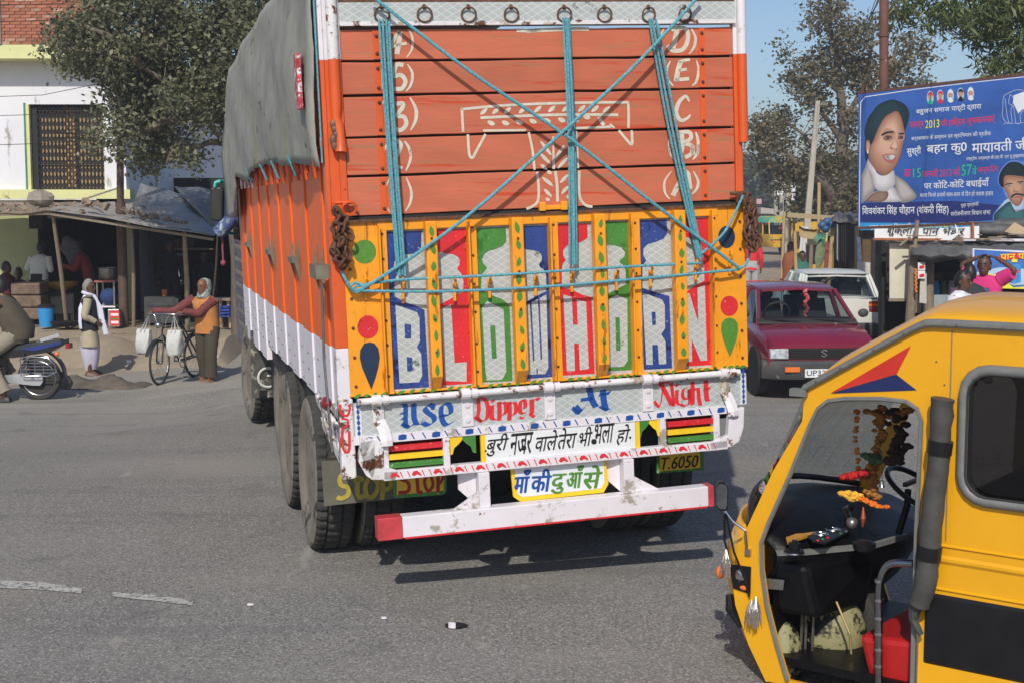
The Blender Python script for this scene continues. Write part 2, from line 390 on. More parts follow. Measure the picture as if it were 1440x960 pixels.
def head(root, c, yaw, s=1., skin=None, hair=None, tilt=0, bald=False, mb=None, hairname='hair', beard=None):
    """c centre of head; yaw: facing direction angle about z, 0 = +x; returns; adds skull to mb and hair as child"""
    M = Matrix.Translation(c) @ Matrix.Rotation(yaw, 4, 'Z') @ Matrix.Rotation(tilt, 4, 'Y')
    rings = []
    prof = [(-.125, .02, .03, .03), (-.115, .045, .045, .028), (-.085, .07, .058, .018), (-.045, .082, .066, .008), (0, .092, .073, .0), (.04, .096, .077, -.004), (.08, .088, .071, -.008), (.11, .062, .052, -.01), (.125, .025, .022, -.01)]
    for z, rx, ry, ox in prof:
        rg = []
        for k in range(16):
            a = 2*math.pi*k/16; x = rx*math.cos(a)+ox; y = ry*math.sin(a)
            if abs(z) < .03 and k in (1, 15): x -= .006        # eye sockets
            if z == -.045 and k == 0: x += .008                 # lips
            if z == 0 and k == 0: x += .006
            rg.append(M @ (Vector((x, y, z))*s))
        rings.append(rg)
    mb.loft(rings)
    nose = [Vector(v)*s for v in ((.094, 0, .02), (.098, -.006, .0), (.098, .006, .0), (.118, 0, -.026), (.096, -.016, -.032), (.096, .016, -.032), (.09, 0, -.042))]
    mb.add([M @ v for v in nose], [(0, 1, 3), (0, 3, 2), (1, 4, 3), (2, 3, 5), (4, 6, 3), (3, 6, 5)])
    for sg in (-1, 1): mb.sph(M @ (Vector((-.005, sg*.077, -.008))*s), .028*s, 8, 6, (.6, .35, 1.1))
    q = MB()
    for sg in (-1, 1):
        q.sph(M @ (Vector((.083, sg*.03, .004))*s), .010*s, 8, 5, (.6, 1.3, .7))
    q.build('eyes', m_eye, root, world=True, smooth=True)
    q = MB()
    for sg in (-1, 1): q.tube([M @ (Vector((.088, sg*.014, .03))*s), M @ (Vector((.09, sg*.03, .036))*s), M @ (Vector((.078, sg*.05, .03))*s)], .0045*s, 5)
    if beard: q.tube([M @ (Vector((.098, -.026, -.048))*s), M @ (Vector((.106, 0, -.042))*s), M @ (Vector((.098, .026, -.048))*s)], .007*s, 5)
    q.build('eyebrows', hair or m_hair, root, world=True)
    q = MB(); q.tube([M @ (Vector((.088, -.022, -.064))*s), M @ (Vector((.099, 0, -.066))*s), M @ (Vector((.088, .022, -.064))*s)], .005*s, 5); q.build('lips', mat('lips', (.2, .06, .045), .5), root, world=True)
    if hair:
        q = MB(); rg = []
        for z, k_ in ((-.06, .35), (-.03, .7), (.01, 1.02), (.05, 1.09), (.09, 1.12), (.118, 1.1), (.138, .6)):
            r_ = []
            for k in range(20):
                a = 2*math.pi*k/20; rx = .1*math.sqrt(max(.01, 1-(z/.142)**2)); ry = .083*math.sqrt(max(.01, 1-(z/.142)**2))
                x = rx*math.cos(a)*1.04-.012; y = ry*math.sin(a)*1.06
                lim = .055 + (.02*math.cos(3*a))
                if z < .055 and x > (.02 if z > 0 else -.015): x = min(x, .03 if z > .02 else .0); y *= .93
                r_.append(M @ (Vector((x+random.uniform(-.003, .003), y+random.uniform(-.003, .003), z+random.uniform(-.003, .003)+(.006 if z > .1 else 0)))*s))
            rg.append(r_)
        q.loft(rg); q.build(hairname, hair, root, world=True, smooth=60)
    return M
def cloth(mb, P, Rr, n=12, wr=.008, flat=1., ref=None):
    """sleeve or trouser leg with creases"""
    b = len(mb.v); mb.tube(P, Rr, n, flat=flat, ref=ref)
    for i in range(b, len(mb.v)):
        v = mb.v[i]; k = wr*math.sin(v[2]*55+v[0]*30+i*.9)*.6
        mb.v[i] = (v[0]+k*.5+random.uniform(-wr, wr)*.25, v[1]+k*.5+random.uniform(-wr, wr)*.25, v[2])
def torso(mb, rings, n=18, wr=.006):
    R_ = []
    for c, rx, ry, yaw in rings:
        M = Matrix.Rotation(yaw, 3, 'Z'); r_ = []
        for k in range(n):
            a = 2*math.pi*k/n; e = 1+wr*12*math.sin(k*2.3+c[2]*30)*.25
            co, si = math.cos(a), math.sin(a); co = math.copysign(abs(co)**.85, co); si = math.copysign(abs(si)**.85, si)
            r_.append(Vector(c)+M @ Vector((rx*co*e, ry*si*e, 0)))
        R_.append(r_)
    mb.loft(R_)
def body(root, skel, skin, s=1., head_yaw=0, hair=None, tilt=0, hands=None, beard=None, parts_=None):
    """one continuous skin surface grown with the skin modifier from the skeleton, plus shaped head and fingers"""
    names = list(skel); me = bpy.data.meshes.new('body')
    E_ = [('pelvis', 'chest'), ('chest', 'neck'), ('neck', 'headb')]
    for sd in 'lr': E_ += [('chest', 'sh'+sd), ('sh'+sd, 'el'+sd), ('el'+sd, 'wr'+sd), ('pelvis', 'hi'+sd), ('hi'+sd, 'kn'+sd), ('kn'+sd, 'an'+sd), ('an'+sd, 'to'+sd)]
    rad = dict(pelvis=.11, chest=.12, neck=.05, headb=.05, sh=.055, el=.038, wr=.026, hi=.085, kn=.055, an=.036, to=.028)
    me.from_pydata([skel[n] for n in names], [(names.index(a), names.index(b)) for a, b in E_], [])
    o = bpy.data.objects.new('tmp', me); COL.objects.link(o)
    md = o.modifiers.new('s', 'SKIN'); md.use_smooth_shade = True
    lay = me.skin_vertices[0].data
    for i, n in enumerate(names):
        r = rad.get(n, rad.get(n[:2], .04))*s; lay[i].radius = (r, r); lay[i].use_root = (n == 'pelvis')
    sb = o.modifiers.new('u', 'SUBSURF'); sb.levels = 1; sb.render_levels = 1
    dg = bpy.context.evaluated_depsgraph_get(); m2 = bpy.data.meshes.new_from_object(o.evaluated_get(dg))
    vs = [tuple(v.co) for v in m2.vertices]; fs = [tuple(p.vertices) for p in m2.polygons]
    bpy.data.objects.remove(o); bpy.data.meshes.remove(me); bpy.data.meshes.remove(m2)
    mb = MB(); mb.add(vs, fs)
    hc = Vector(skel['headb'])+Vector((0, 0, .07*s))+Vector((math.cos(head_yaw), math.sin(head_yaw), 0))*.015*s
    M = head(root, hc, head_yaw, s*1.0, skin, hair, tilt, mb=mb, beard=beard)
    for sd in 'lr':
        h = (hands or {}).get(sd)
        d = Vector(skel['wr'+sd])-Vector(skel['el'+sd])
        hand(mb, skel['wr'+sd], h[0] if h else d, h[1] if h else (d.cross(Vector((0, 0, 1))) if abs(d.normalized().z) < .95 else Vector((1, 0, 0))), s*1.0, 1 if sd == 'r' else -1, h[2] if h else .35)
    mb.build('body', skin, root, world=True, smooth=True); return M
def stand(base, yaw, H=1.6, lean=0, stride=0., **kw):
    """neutral standing skeleton in world coords; yaw = facing; overrides in local (fwd, left, up) metres"""
    s = H/1.6; f = Vector((math.cos(yaw), math.sin(yaw), 0)); l = Vector((-math.sin(yaw), math.cos(yaw), 0)); u = Vector((0, 0, 1))
    d = dict(pelvis=(0, 0, .86), chest=(lean*.5, 0, 1.17), neck=(lean*.9, 0, 1.36), headb=(lean+.01, 0, 1.42),
             shl=(lean*.8, .18, 1.30), shr=(lean*.8, -.18, 1.30), ell=(lean*.5-.02, .23, 1.03), elr=(lean*.5-.02, -.23, 1.03), wrl=(lean*.5+.05, .24, .80), wrr=(lean*.5+.05, -.24, .80),
             hil=(0, .09, .82), hir=(0, -.09, .82), knl=(.03+stride*.4, .1, .45), knr=(.03-stride*.2, -.1, .45), anl=(stride*.7, .1, .07), anr=(-stride*.7, -.1, .07), tol=(.14+stride*.7, .12, .03), tor=(.14-stride*.7, -.12, .03))
    d.update(kw); b = Vector(base)
    return {k: tuple(b+(f*v[0]+l*v[1]+u*v[2])*s) for k, v in d.items()}
def sleeves(root, sk, m, r=(.075, .062, .045), upto=1., name='sleeve', s=1.):
    for sd in 'lr':
        P, Rr = limb_pts(sk['sh'+sd], sk['el'+sd], sk['wr'+sd], r[0]*s, r[1]*s, r[2]*s)
        n = max(3, int(len(P)*upto)); q = MB(); cloth(q, P[:n], Rr[:n]); q.build(name, m, root, world=True, smooth=60)
def trousers(root, sk, m, r=(.115, .085, .07), s=1., to=.96):
    q = MB()
    for sd in 'lr':
        h = Vector(sk['hi'+sd])+Vector((0, 0, .04)); P, Rr = limb_pts(h, sk['kn'+sd], Vector(sk['kn'+sd]).lerp(Vector(sk['an'+sd]), to), r[0]*s, r[1]*s, r[2]*s); cloth(q, P, Rr, 12, .01)
    p = Vector(sk['pelvis']); yaw = math.atan2(sk['shl'][1]-sk['shr'][1], sk['shl'][0]-sk['shr'][0])
    torso(q, [(p+Vector((0, 0, -.12*s)), .15*s, .12*s, yaw), (p, .17*s, .13*s, yaw), (p+Vector((0, 0, .12*s)), .155*s, .12*s, yaw)])
    q.build('trousers', m, root, world=True, smooth=60)
def shirt(root, sk, m, name='shirt', low=-.1, r=(.175, .16, .175), s=1., flare=0., dep=.115, top=1.):
    p = Vector(sk['pelvis']); c = Vector(sk['chest']); n = Vector(sk['neck']); yaw = math.atan2(sk['shl'][1]-sk['shr'][1], sk['shl'][0]-sk['shr'][0])
    sm_ = (Vector(sk['shl'])+Vector(sk['shr']))/2
    q = MB(); R_ = []
    if low < -.15: R_.append((p+Vector((0, 0, low*s)), (r[0]+flare)*s, (dep+.02+flare*.7)*s, yaw))
    R_ += [(p+Vector((0, 0, max(low, -.1)*s)), (r[0]+flare*.3)*s, (dep+.015)*s, yaw), (p.lerp(c, .45), r[1]*s, dep*s, yaw), (c, r[2]*s, (dep+.01)*s, yaw), (c.lerp(sm_, .75), (r[2]+.02)*s, (dep-.005)*s, yaw), (sm_+Vector((0, 0, .035*s)), .15*s, .085*s, yaw), (n+Vector((0, 0, .01*s)), .068*s, .066*s, yaw)]
    torso(q, R_); q.build(name, m, root, world=True, smooth=60)
def shoes(root, sk, m, s=1., name='shoe'):
    for sd in 'lr':
        a = Vector(sk['an'+sd]); t = Vector(sk['to'+sd]); d = (t-a); d.z = 0; d.normalize(); g = min(a.z, t.z)-.03*s
        q = MB(); R_ = []
        for k, w_, h in ((-.07, .03, .05), (-.05, .04, .08), (0, .043, .085), (.06, .045, .06), (.12, .048, .045), (.165, .03, .03)):
            c = a+d*k*s; c.z = g; x = Vector((-d.y, d.x, 0)); R_.append([c+x*w_*s*math.cos(q_)+Vector((0, 0, (h*s if math.sin(q_) > 0 else .0)*abs(math.sin(q_)))) for q_ in np.linspace(0, 2*math.pi, 11)[:-1]])
        q.loft(R_); q.build(name, m, root, world=True, smooth=50)
# ================================================================ GROUND AND ROAD
def itp2(tab, x):
    if x <= tab[0][0]: return tab[0][1]
    for (a, b), (c, d) in zip(tab, tab[1:]):
        if x <= c: return b+(d-b)*(x-a)/(c-a)
    return tab[-1][1]
m_dirt = mat('sandy dirt', (.33, .265, .19), .95, var=.22, sc=.9, bump=.7, bsc=14, spots=('4a3c2c', .16, 1.6), spots2=('b8a684', .2, 5))
XL = [(-5, -45), (14, -40), (18.6, -22), (19.8, -9.5), (20.6, -7.6), (22, -6.3), (24, -5.2), (30, -4.8), (60, -12)]
XR = [(-5, 45), (13, 40), (15.5, 16), (18.5, 8.5), (20.5, 4.2), (24, 2.6), (30, 1.6), (60, -5)]
XS = [-1500, -400, -120, -60, -30]+[-20+i*.4 for i in range(96)]+[25, 40, 80, 160, 400, 1500]
YS = [-30, -5, 4]+[8+i*.5 for i in range(60)]+[42, 50, 60, 80, 120, 200, 400, 900, 2500]
def bumpy(x, y):
    b = .0
    if 21.5 < y < 27 and x < -4.8: b = .05*math.sin(x*2.1+y)*math.sin(y*1.7)+.03*math.sin(x*5.3)
    return gz(x, y)+b
def under(x, y): return .07 if itp2(XL, y)+.7 < x < itp2(XR, y)-.7 and y < 58 else .0
mb = MB(); mb.grid([[(x, y, bumpy(x, y)*(0 if under(x, y) else 1)+(gz(x, y) if under(x, y) else 0)-.004-under(x, y)) for x in XS] for y in YS]); mb.build('ground', m_dirt, smooth=True, kind='structure')
m_asp = mat('worn asphalt', (.19, .184, .172), .88, var=.13, sc=.7, bump=.55, bsc=130)
nt = m_asp.node_tree; L = nt.links; p = nt.nodes['Principled BSDF']; base = p.inputs['Base Color'].links[0].from_socket
tc = _n(nt, 'ShaderNodeTexCoord')
def nz(scale, lo, hi, det=3, sc=None):
    n = _n(nt, 'ShaderNodeTexNoise'); n.inputs['Scale'].default_value = scale; n.inputs['Detail'].default_value = det
    src = tc.outputs['Object']
    if sc: mp = _n(nt, 'ShaderNodeMapping'); mp.inputs['Scale'].default_value = sc; L.new(src, mp.inputs[0]); src = mp.outputs[0]
    L.new(src, n.inputs['Vector']); r = _n(nt, 'ShaderNodeMapRange'); r.inputs[1].default_value = lo; r.inputs[2].default_value = hi; L.new(n.outputs[0], r.inputs[0]); return r.outputs[0]
def mixc(f, a, c):
    m = _n(nt, 'ShaderNodeMix'); m.data_type = 'RGBA'; L.new(f, m.inputs[0]); L.new(a, m.inputs[6]); m.inputs[7].default_value = tuple(c)+(1,); return m.outputs[2]
def mul(a, b):
    m = _n(nt, 'ShaderNodeMath', operation='MULTIPLY'); L.new(a, m.inputs[0])
    if isinstance(b, float): m.inputs[1].default_value = b
    else: L.new(b, m.inputs[1])
    return m.outputs[0]
c_ = mixc(mul(nz(75, .52, .64, 2), .75), base, (.42, .405, .38)); c_ = mixc(mul(nz(62, .55, .66, 2, (1.1, .9, 1)), .75), c_, (.06, .06, .062))
sx = _n(nt, 'ShaderNodeSeparateXYZ'); L.new(tc.outputs['Object'], sx.inputs[0])
def mr(s_, a, b, c=0, d=1):
    r = _n(nt, 'ShaderNodeMapRange'); r.inputs[1].default_value = a; r.inputs[2].default_value = b; r.inputs[3].default_value = c; r.inputs[4].default_value = d; L.new(s_, r.inputs[0]); return r.outputs[0]
dust = mul(mr(sx.outputs['Y'], 13.5, 21), mr(nz(.55, .3, .75, 6), 0, 1, .35, 1)); c_ = mixc(mul(dust, .85), c_, (.38, .34, .28))
c_ = mixc(mul(nz(.22, .5, .72, 4, (1, 2.5, 1)), .35), c_, (.31, .30, .28))
c_ = mixc(mul(nz(.8, .6, .66, 2, (.25, 3.5, 1)), .28), c_, (.13, .13, .13)); c_ = mixc(mul(nz(1.7, .62, .7, 5), .4), c_, (.10, .10, .10)); c_ = mixc(mul(nz(.45, .52, .7, 6), .3), c_, (.33, .29, .23)); c_ = mixc(mul(nz(3.1, .66, .7, 6, (1, .3, 1)), .5), c_, (.36, .34, .3))
L.new(c_, p.inputs['Base Color'])
mb = MB(); rows = []
yv = [-5, 3]+[6+i*.5 for i in range(50)]+[35, 42, 60]
for y in yv:
    a, b = itp2(XL, y)+.18*math.sin(y*3.1), itp2(XR, y)+.2*math.sin(y*2.3); rows.append([(a+(b-a)*k/46, y, gz(a+(b-a)*k/46, y)+.006) for k in range(47)])
mb.grid(rows); mb.build('road', m_asp, smooth=True, kind='structure')
m_line = mat('worn white road paint', (.42, .42, .40), .85, var=.25, sc=12, spots=('5c5b58', .42, 30))
for pts in ([(-20, 817), (60, 820), (116, 829), (114, 836), (50, 830), (-20, 828)], [(158, 834), (220, 838), (272, 847), (270, 853), (215, 846), (160, 841)]):
    mb = MB(); mb.poly([G(*q)+Vector((0, 0, .011)) for q in pts]); mb.build('lane_marking', m_line, kind='structure')
def litter(px, py, w_, lab, m, h=.02, name='litter'):
    c = G(px, py); mb = MB(); n = 9; r = [w_*(.6+.4*random.random()) for _ in range(n)]
    mb.prism([c+Vector((r[k]*math.cos(6.28*k/n), r[k]*.6*math.sin(6.28*k/n), .012)) for k in range(n)], (0, 0, h)); mb.build(name, m, label=lab, cat='litter')
litter(642, 883, .085, 'flattened dark piece of rubber lying on the road below the truck bumper', m_blk, .012, 'flattened_scrap'); litter(636, 885, .025, 'white crumb stuck on the dark flattened scrap on the road', m_wh, .03, 'paper_scrap')
litter(540, 872, .02, 'small white scrap on the asphalt left of the dark flattened piece', m_wh, .01, 'paper_scrap'); litter(352, 853, .022, 'small white scrap on the asphalt right of the end of the painted line', m_wh, .01, 'paper_scrap')
litter(181, 512, .05, 'white paper cup fragment on the road edge behind the man in the scarf', m_wh, .06, 'paper_cup')
# ================================================================ LEFT: WHITE BUILDING
m_wall = mat('whitewashed wall', (.72, .73, .78), .9, var=.06, sc=1.2, bump=.15, bsc=20, spots=('a09c98', .26, 1.5, (1, 1, .3)), spots2=('c0b8a8', .2, .6))
m_ywall = mat('pale yellow plaster', (.66, .66, .33), .9, var=.08, sc=2, bump=.15, bsc=20, spots=('8a8a60', .15, 3))
m_gwall = mat('pale green plaster', (.40, .43, .22), .9, var=.1, sc=1.5, bump=.15, bsc=20)
m_brick = mat('red brick', (.36, .13, .075), .9, var=.3, sc=7, bump=.4, bsc=60, spots=('6a564c', .3, 9), spots2=('b9a79a', .1, 14))
m_mort = mat('mortar', (.30, .26, .22), .95, var=.2, sc=9)
m_shade_blk = mat('deep shade black', (.022, .021, .022), .95, var=.4, sc=2)  # near black colour stands in for deep interior shade; reused for dark cloth
bd = thing('white_building', 'white two storey building with pale yellow bands and a bare brick parapet', 'building', Vector((-12, 30, -.08)))
def wp(name, m, a, b, parent=bd, **k):
    mb = MB(); mb.bx(a, b); return mb.build(name, m, parent, world=True, **k)
DB = 30.
xw = lambda px, D=DB: (px-720)/F*D*1.0
zw_ = lambda py, D=DB: W(720, py, D).z
xc = xw(181); zB = zw_(267)
ox0, ox1, oz0, oz1 = xw(44), xw(151), zw_(267), zw_(147)
wp('front_wall', m_wall, (-17, DB, zB), (ox0, DB+.25, zw_(60))); wp('front_wall', m_wall, (ox1, DB, zB), (xc, DB+.25, zw_(60)))
wp('front_wall', m_wall, (ox0, DB, oz1), (ox1, DB+.25, zw_(60)))
wp('front_wall', m_wall, (-17, DB+.25, -.1), (xw(-8), DB+.5, zB)); wp('green_wall', m_gwall, (xw(-6), DB-.05, -.1), (xw(56), DB+.2, zw_(282)))
wp('floor_band', m_ywall, (-17, DB-.18, zw_(280)), (xw(189), DB+.2, zB+.001)); wp('door_surround', m_ywall, (ox0-.0, DB-.02, oz0), (ox0+.07, DB+.26, oz1))
wp('door_surround', mat('green door frame', (.06, .2, .12), .6), (ox0-.04, DB-.03, oz0), (ox0-.001, DB+.1, oz1+.03))
fr_ = DB-.62
wp('roof_slab', m_ywall, (-17, fr_, zw_(83, fr_)), (xw(197, fr_), DB+8, zw_(63, fr_)), bevel=.01)
wp('side_wall', m_wall, (xc-.25, DB+.25, -.1), (xc, DB+12, zw_(60))); wp('back_wall', m_wall, (-17, DB+12, -.1), (xc, DB+12.2, zw_(60)))
wp('back_room_wall', m_wall, (ox0-.3, DB+1.6, oz0), (ox1+.3, DB+1.7, oz1+.3))
# gate of pointed lattice
m_tan = mat('tan curtain', (.45, .31, .15), .9, var=.15, sc=3, stretch=(6, 1, .5)); m_iron = mat('black iron', (.02, .02, .024), .6, .3, var=.3, sc=30)
for a, b in ((50, 92), (93, 107), (112, 150)): wp('door_leaf' if b == 107 else 'curtain', mat('pale wooden door', (.5, .32, .12), .7, var=.15, sc=5) if b == 107 else m_tan, (xw(a), DB+.3, oz0), (xw(b), DB+.34, oz1-.05))
gt = bpy.data.objects.new('folding_gate', None); COL.objects.link(gt); gt.parent = bd; RM[gt.name] = mw(bd)
bars = [50+k*5.2 for k in range(9)]+[100]+[109+k*5.2 for k in range(8)]
for px in bars: wp('gate_bar', m_iron, (xw(px)-.012, DB+.14, oz0), (xw(px)+.012, DB+.17, oz1-.03), gt)
mb = MB()
for a, b in zip(bars, bars[1:]):
    if b-a > 9: continue
    n = 11
    for k in range(n):
        z0 = oz0+(oz1-oz0)*k/n; z1 = oz0+(oz1-oz0)*(k+1)/n
        mb.bar((xw(a), DB+.12, z0), (xw(b), DB+.12, z1), .012, .016); mb.bar((xw(b), DB+.13, z0), (xw(a), DB+.13, z1), .012, .016)
for f in (.0, .33, .66, .98): mb.bx((ox0+.05, DB+.175, oz0+(oz1-oz0)*f), (ox1, DB+.19, oz0+(oz1-oz0)*f+.03))
mb.build('gate_lattice', m_iron, gt, world=True, kind='stuff')
wp('gate_post', m_iron, (ox0+.07, DB+.1, oz0), (ox0+.2, DB+.2, oz1), gt)
# side window on the receding wall
WF = Frame(I4); wa = WF.hit(199, 217, 0, xc); wb_ = WF.hit(243, 150, 0, xc)
wp('window_frame', m_ywall, (xc-.02, wa.y-.1, wa.z-.08), (xc+.04, wb_.y+.1, wb_.z+.1)); wp('window', mat('dark room glass', (.012, .014, .015), .2), (xc+.001, wa.y, wa.z), (xc+.05, wb_.y, wb_.z))
for k in range(5): y_ = wa.y+(wb_.y-wa.y)*(k+.5)/5; wp('window_bar', mat('red oxide bar', (.10, .04, .03), .6), (xc+.05, y_-.03, wa.z), (xc+.075, y_+.03, wb_.z))
# brick parapet, brick by brick
zb0 = zw_(63, fr_)+.002; bl, bh = .225, .068
wp('parapet_core', m_mort, (-14, fr_+.03, zb0), (xw(160, fr_), fr_+.24, zb0+1.7))
bm_ = MB(); bm_.box((0, 0, 0), (bl-.012, .05, bh-.010)); bo = bm_.build('brick', m_brick, bevel=0); bme = bo.data; bpy.data.objects.remove(bo)
m_brick2 = mat('pale brick', (.42, .22, .15), .9, var=.25, sc=9, bump=.3, bsc=60, spots=('c8c4c0', .4, 8)); bme2 = bme.copy(); bme2.materials[0] = m_brick2
x1_ = xw(160, fr_); iv = mw(bd).inverted()
for r_ in range(16):
    for k in range(13):
        x = x1_-bl/2-(k+(.5 if r_ % 2 else 0))*bl
        if x < -12.1 or k == 0 and r_ % 2 == 1 and 0: continue
        part('brick', bme2 if random.random() < .13 else bme, None, bd, loc=iv @ Vector((x, fr_+.028+random.uniform(-.006, .006), zb0+bh*(r_+.5))), rot=(0, random.uniform(-.01, .01), random.uniform(-.015, .015)))
wp('brick_pillar', mat('grey rendered brick', (.26, .21, .19), .95, var=.25, sc=9, stretch=(1, 1, 3)), (-12.3, fr_-.03, zb0), (xw(14, fr_), fr_+.05, zb0+1.7))
# ================================================================ LEFT: SHOP UNDER TIN ROOFS
m_tin = mat('weathered galvanised tin', (.42, .43, .44), .38, .75, var=.3, sc=2.5, spots=('5a4a3c', .22, 3), bump=.1, bsc=12)
m_tin2 = mat('dusty tin', (.30, .29, .28), .7, .2, var=.25, sc=3, spots=('6b5a4a', .3, 4), bump=.15, bsc=14)
m_wood = mat('weathered wood', (.24, .19, .14), .85, var=.3, sc=9, stretch=(6, 6, .6), bump=.4, bsc=40)
m_bam = mat('bamboo pole', (.45, .33, .17), .6, var=.2, sc=8, bump=.2, bsc=30)
sh = thing('tea_shop', 'dark open fronted tea shop under dusty tin roofs left of the truck', 'shop', Vector((-9, 28, -.08)))
def sp_(name, m, a, b, **k): return wp(name, m, a, b, sh, **k)
FZ = -.08
mb = MB(); mb.bx((xw(57), DB+4.2, FZ), (-2.5, DB+4.4, 3)); mb.build('back_wall', m_shade_blk, sh, world=True)
sp_('side_wall', m_shade_blk, (xw(56), DB-.04, FZ), (xw(58), DB+4.2, zw_(281))); sp_('side_wall', m_shade_blk, (-4.2, DB-3, FZ), (-4.1, DB+4.2, 2.2)); sp_('ceiling', m_shade_blk, (xw(-5), DB+.2, 2.05), (-4.1, DB+4.2, 2.15))
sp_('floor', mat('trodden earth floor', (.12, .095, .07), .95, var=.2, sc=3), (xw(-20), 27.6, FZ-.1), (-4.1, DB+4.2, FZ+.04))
sp_('pillar', m_gwall, (xw(177, 29), 29, FZ), (xw(185, 29), 29.3, 2.1)); sp_('pillar', m_shade_blk, (xw(187, 29), 29, FZ), (xw(193, 29), 29.2, 2.1))
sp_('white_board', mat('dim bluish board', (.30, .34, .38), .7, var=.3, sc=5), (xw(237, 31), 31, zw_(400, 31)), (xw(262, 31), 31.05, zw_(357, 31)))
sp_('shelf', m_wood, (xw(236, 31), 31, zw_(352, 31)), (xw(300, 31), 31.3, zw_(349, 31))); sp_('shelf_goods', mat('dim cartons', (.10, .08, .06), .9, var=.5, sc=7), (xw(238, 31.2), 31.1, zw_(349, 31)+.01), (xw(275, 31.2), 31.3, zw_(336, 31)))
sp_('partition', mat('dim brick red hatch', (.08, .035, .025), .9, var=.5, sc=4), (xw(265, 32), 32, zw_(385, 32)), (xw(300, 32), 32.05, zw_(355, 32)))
def corr(c4, n, amp, name, m, parent, per=.076, thick=.003):     # c4: A(back-left) B(back-right) C(front-right) D(front-left); ridges along A->B
    A, B, C, D = c4; rows = []; m_ = max(8, int((D-A).length/per*6)); up = (B-A).cross(D-A).normalized()
    for i in range(m_+1):
        v = i/m_; rows.append([A.lerp(D, v).lerp(B.lerp(C, v), k/n)+up*amp*math.sin(2*math.pi*v*(D-A).length/per)+up*.02*math.sin(k*1.7+i*.05) for k in range(n+1)])
    mb = MB(); mb.grid(rows); return mb.build(name, m, parent, world=True, smooth=80, solid=thick)
corr([W(135, 284, 29.7), W(186, 286, 29.7), W(300, 332, 25.6), W(66, 294, 26.2)][0:4], 6, .006, 'tin_sheet', m_tin2, sh)
corr([W(198, 257, 29.6), W(324, 292, 29.6), W(302, 331, 25.7), W(182, 303, 26.8)], 10, .02, 'corrugated_sheet', m_tin, sh, per=.16)
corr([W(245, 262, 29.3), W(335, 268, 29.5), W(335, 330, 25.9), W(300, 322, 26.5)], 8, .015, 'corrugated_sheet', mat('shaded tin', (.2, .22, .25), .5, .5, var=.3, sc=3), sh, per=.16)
corr([W(-60, 284, 29.5), W(150, 286, 29.6), W(80, 297, 26.2), W(-60, 306, 26.0)], 8, .01, 'tin_sheet', mat('dust covered tin', (.2, .165, .13), .9, var=.4, sc=3, bump=.5, bsc=9), sh, per=.1)
for a, b, r_ in ((W(74, 300, 26.4), GD(92, 27.4), .045), (W(259, 325, 26), GD(262, 26.6), .05), (W(185, 318, 27), GD(186, 27.6), .04), (W(306, 320, 26.3), GD(298, 27.2)+Vector((0, 0, .5)), .02)):
    mb = MB(); mb.tube([a, a.lerp(b, .5)+Vector((.02, 0, 0)), b], [r_*.8, r_, r_], 8); mb.build('roof_post', m_wood, sh, world=True, smooth=True)
mb = MB(); mb.bar(W(-20, 302, 26.1), W(75, 299, 26.3), .08, .08); mb.bar(W(66, 300, 26.3), W(300, 337, 25.8), .06, .05); mb.build('eave_beam', m_wood, sh, world=True)
sp_('dark_bundle', m_shade_blk, (xw(43, 27), 27, zw_(322, 27)), (xw(62, 27), 27.3, zw_(303, 27)))
mb = MB(); cc = [W(92, 333, 28.5), W(96, 345, 28.5), W(103, 360, 28.5), W(101, 376, 28.5)]; mb.tube(cc, [.05, .2, .16, .03], 9, flat=.4); mb.build('hanging_cloth', mat('white cloth greyed by shade', (.09, .09, .10), .9, var=.4, sc=9), sh, world=True, smooth=True)  # white cloth, the shop's shade put into its grey colour
# loose debris on the roof
mb = MB()
for k in range(80):
    px = random.uniform(-5, 150) if k < 60 else random.uniform(150, 290); t = random.random(); D_ = 26.3+3*t; py = (300-12*t) if px < 120 else (286+(px-120)*.22-8*t*0)
    c = W(px, py-2, D_ if px < 120 else 26.6); s_ = random.uniform(.03, .12); mb.box((0, 0, 0), (s_*1.5, s_, s_*.6), Matrix.Translation(c) @ Euler((random.random(), random.random(), random.random()*6)).to_matrix().to_4x4())
mb.build('roof_debris', mat('rubble', (.27, .2, .15), .95, var=.4, sc=5), kind='stuff')
mb = MB(); mb.sph(W(57, 279, 27.5), .22, 10, 7, (1.25, 1, .75), noise=.12); mb.build('stone', mat('pale boulder', (.3, .26, .22), .9, var=.3, sc=4, bump=.4), label='pale boulder weighing down the dusty roof of the tea shop', cat='stone')
mb = MB(); mb.bar(W(117, 281, 28), W(168, 264, 28), .03, .03); mb.bar(W(117, 281, 28), W(140, 290, 27), .03, .03); mb.build('bent_rod', m_gun, label='bent metal rod lying on the tea shop roof against the rusty pole', cat='rod')
# rusty pole
mb = MB(); pb = GD(172.5, 27.6); mb.tube([pb, pb.lerp(W(170, 290, 27.4), 1)], .085*1.15, 12); mb.tube([W(169.5, 300, 27.4), W(169, 284, 27.4)], .1, 12); mb.tube([W(169.3, 286, 27.4), W(168, -40, 27.4)], .072, 12)
mb.build('utility_pole', mat('dark rusty pipe', (.10, .062, .05), .75, var=.35, sc=4, spots=('8a8078', .12, 12)), smooth=40, label='rusty iron pole standing through the tin roof of the tea shop', cat='pole')
mb = MB()
for y0, y1, d in ((3, 2, 27), (26, 24, 27), (131, 112, 27.2), (158, 155, 27.2), (199, 196, 27.2)): mb.tube([W(-30, y0+6, 27.5), W(60, y0+3, d), W(168, y1, 27.4)], .006, 4)
mb.build('overhead_wire', m_blk, label='thin wires running from the left edge to the rusty pole by the white building', cat='wires')
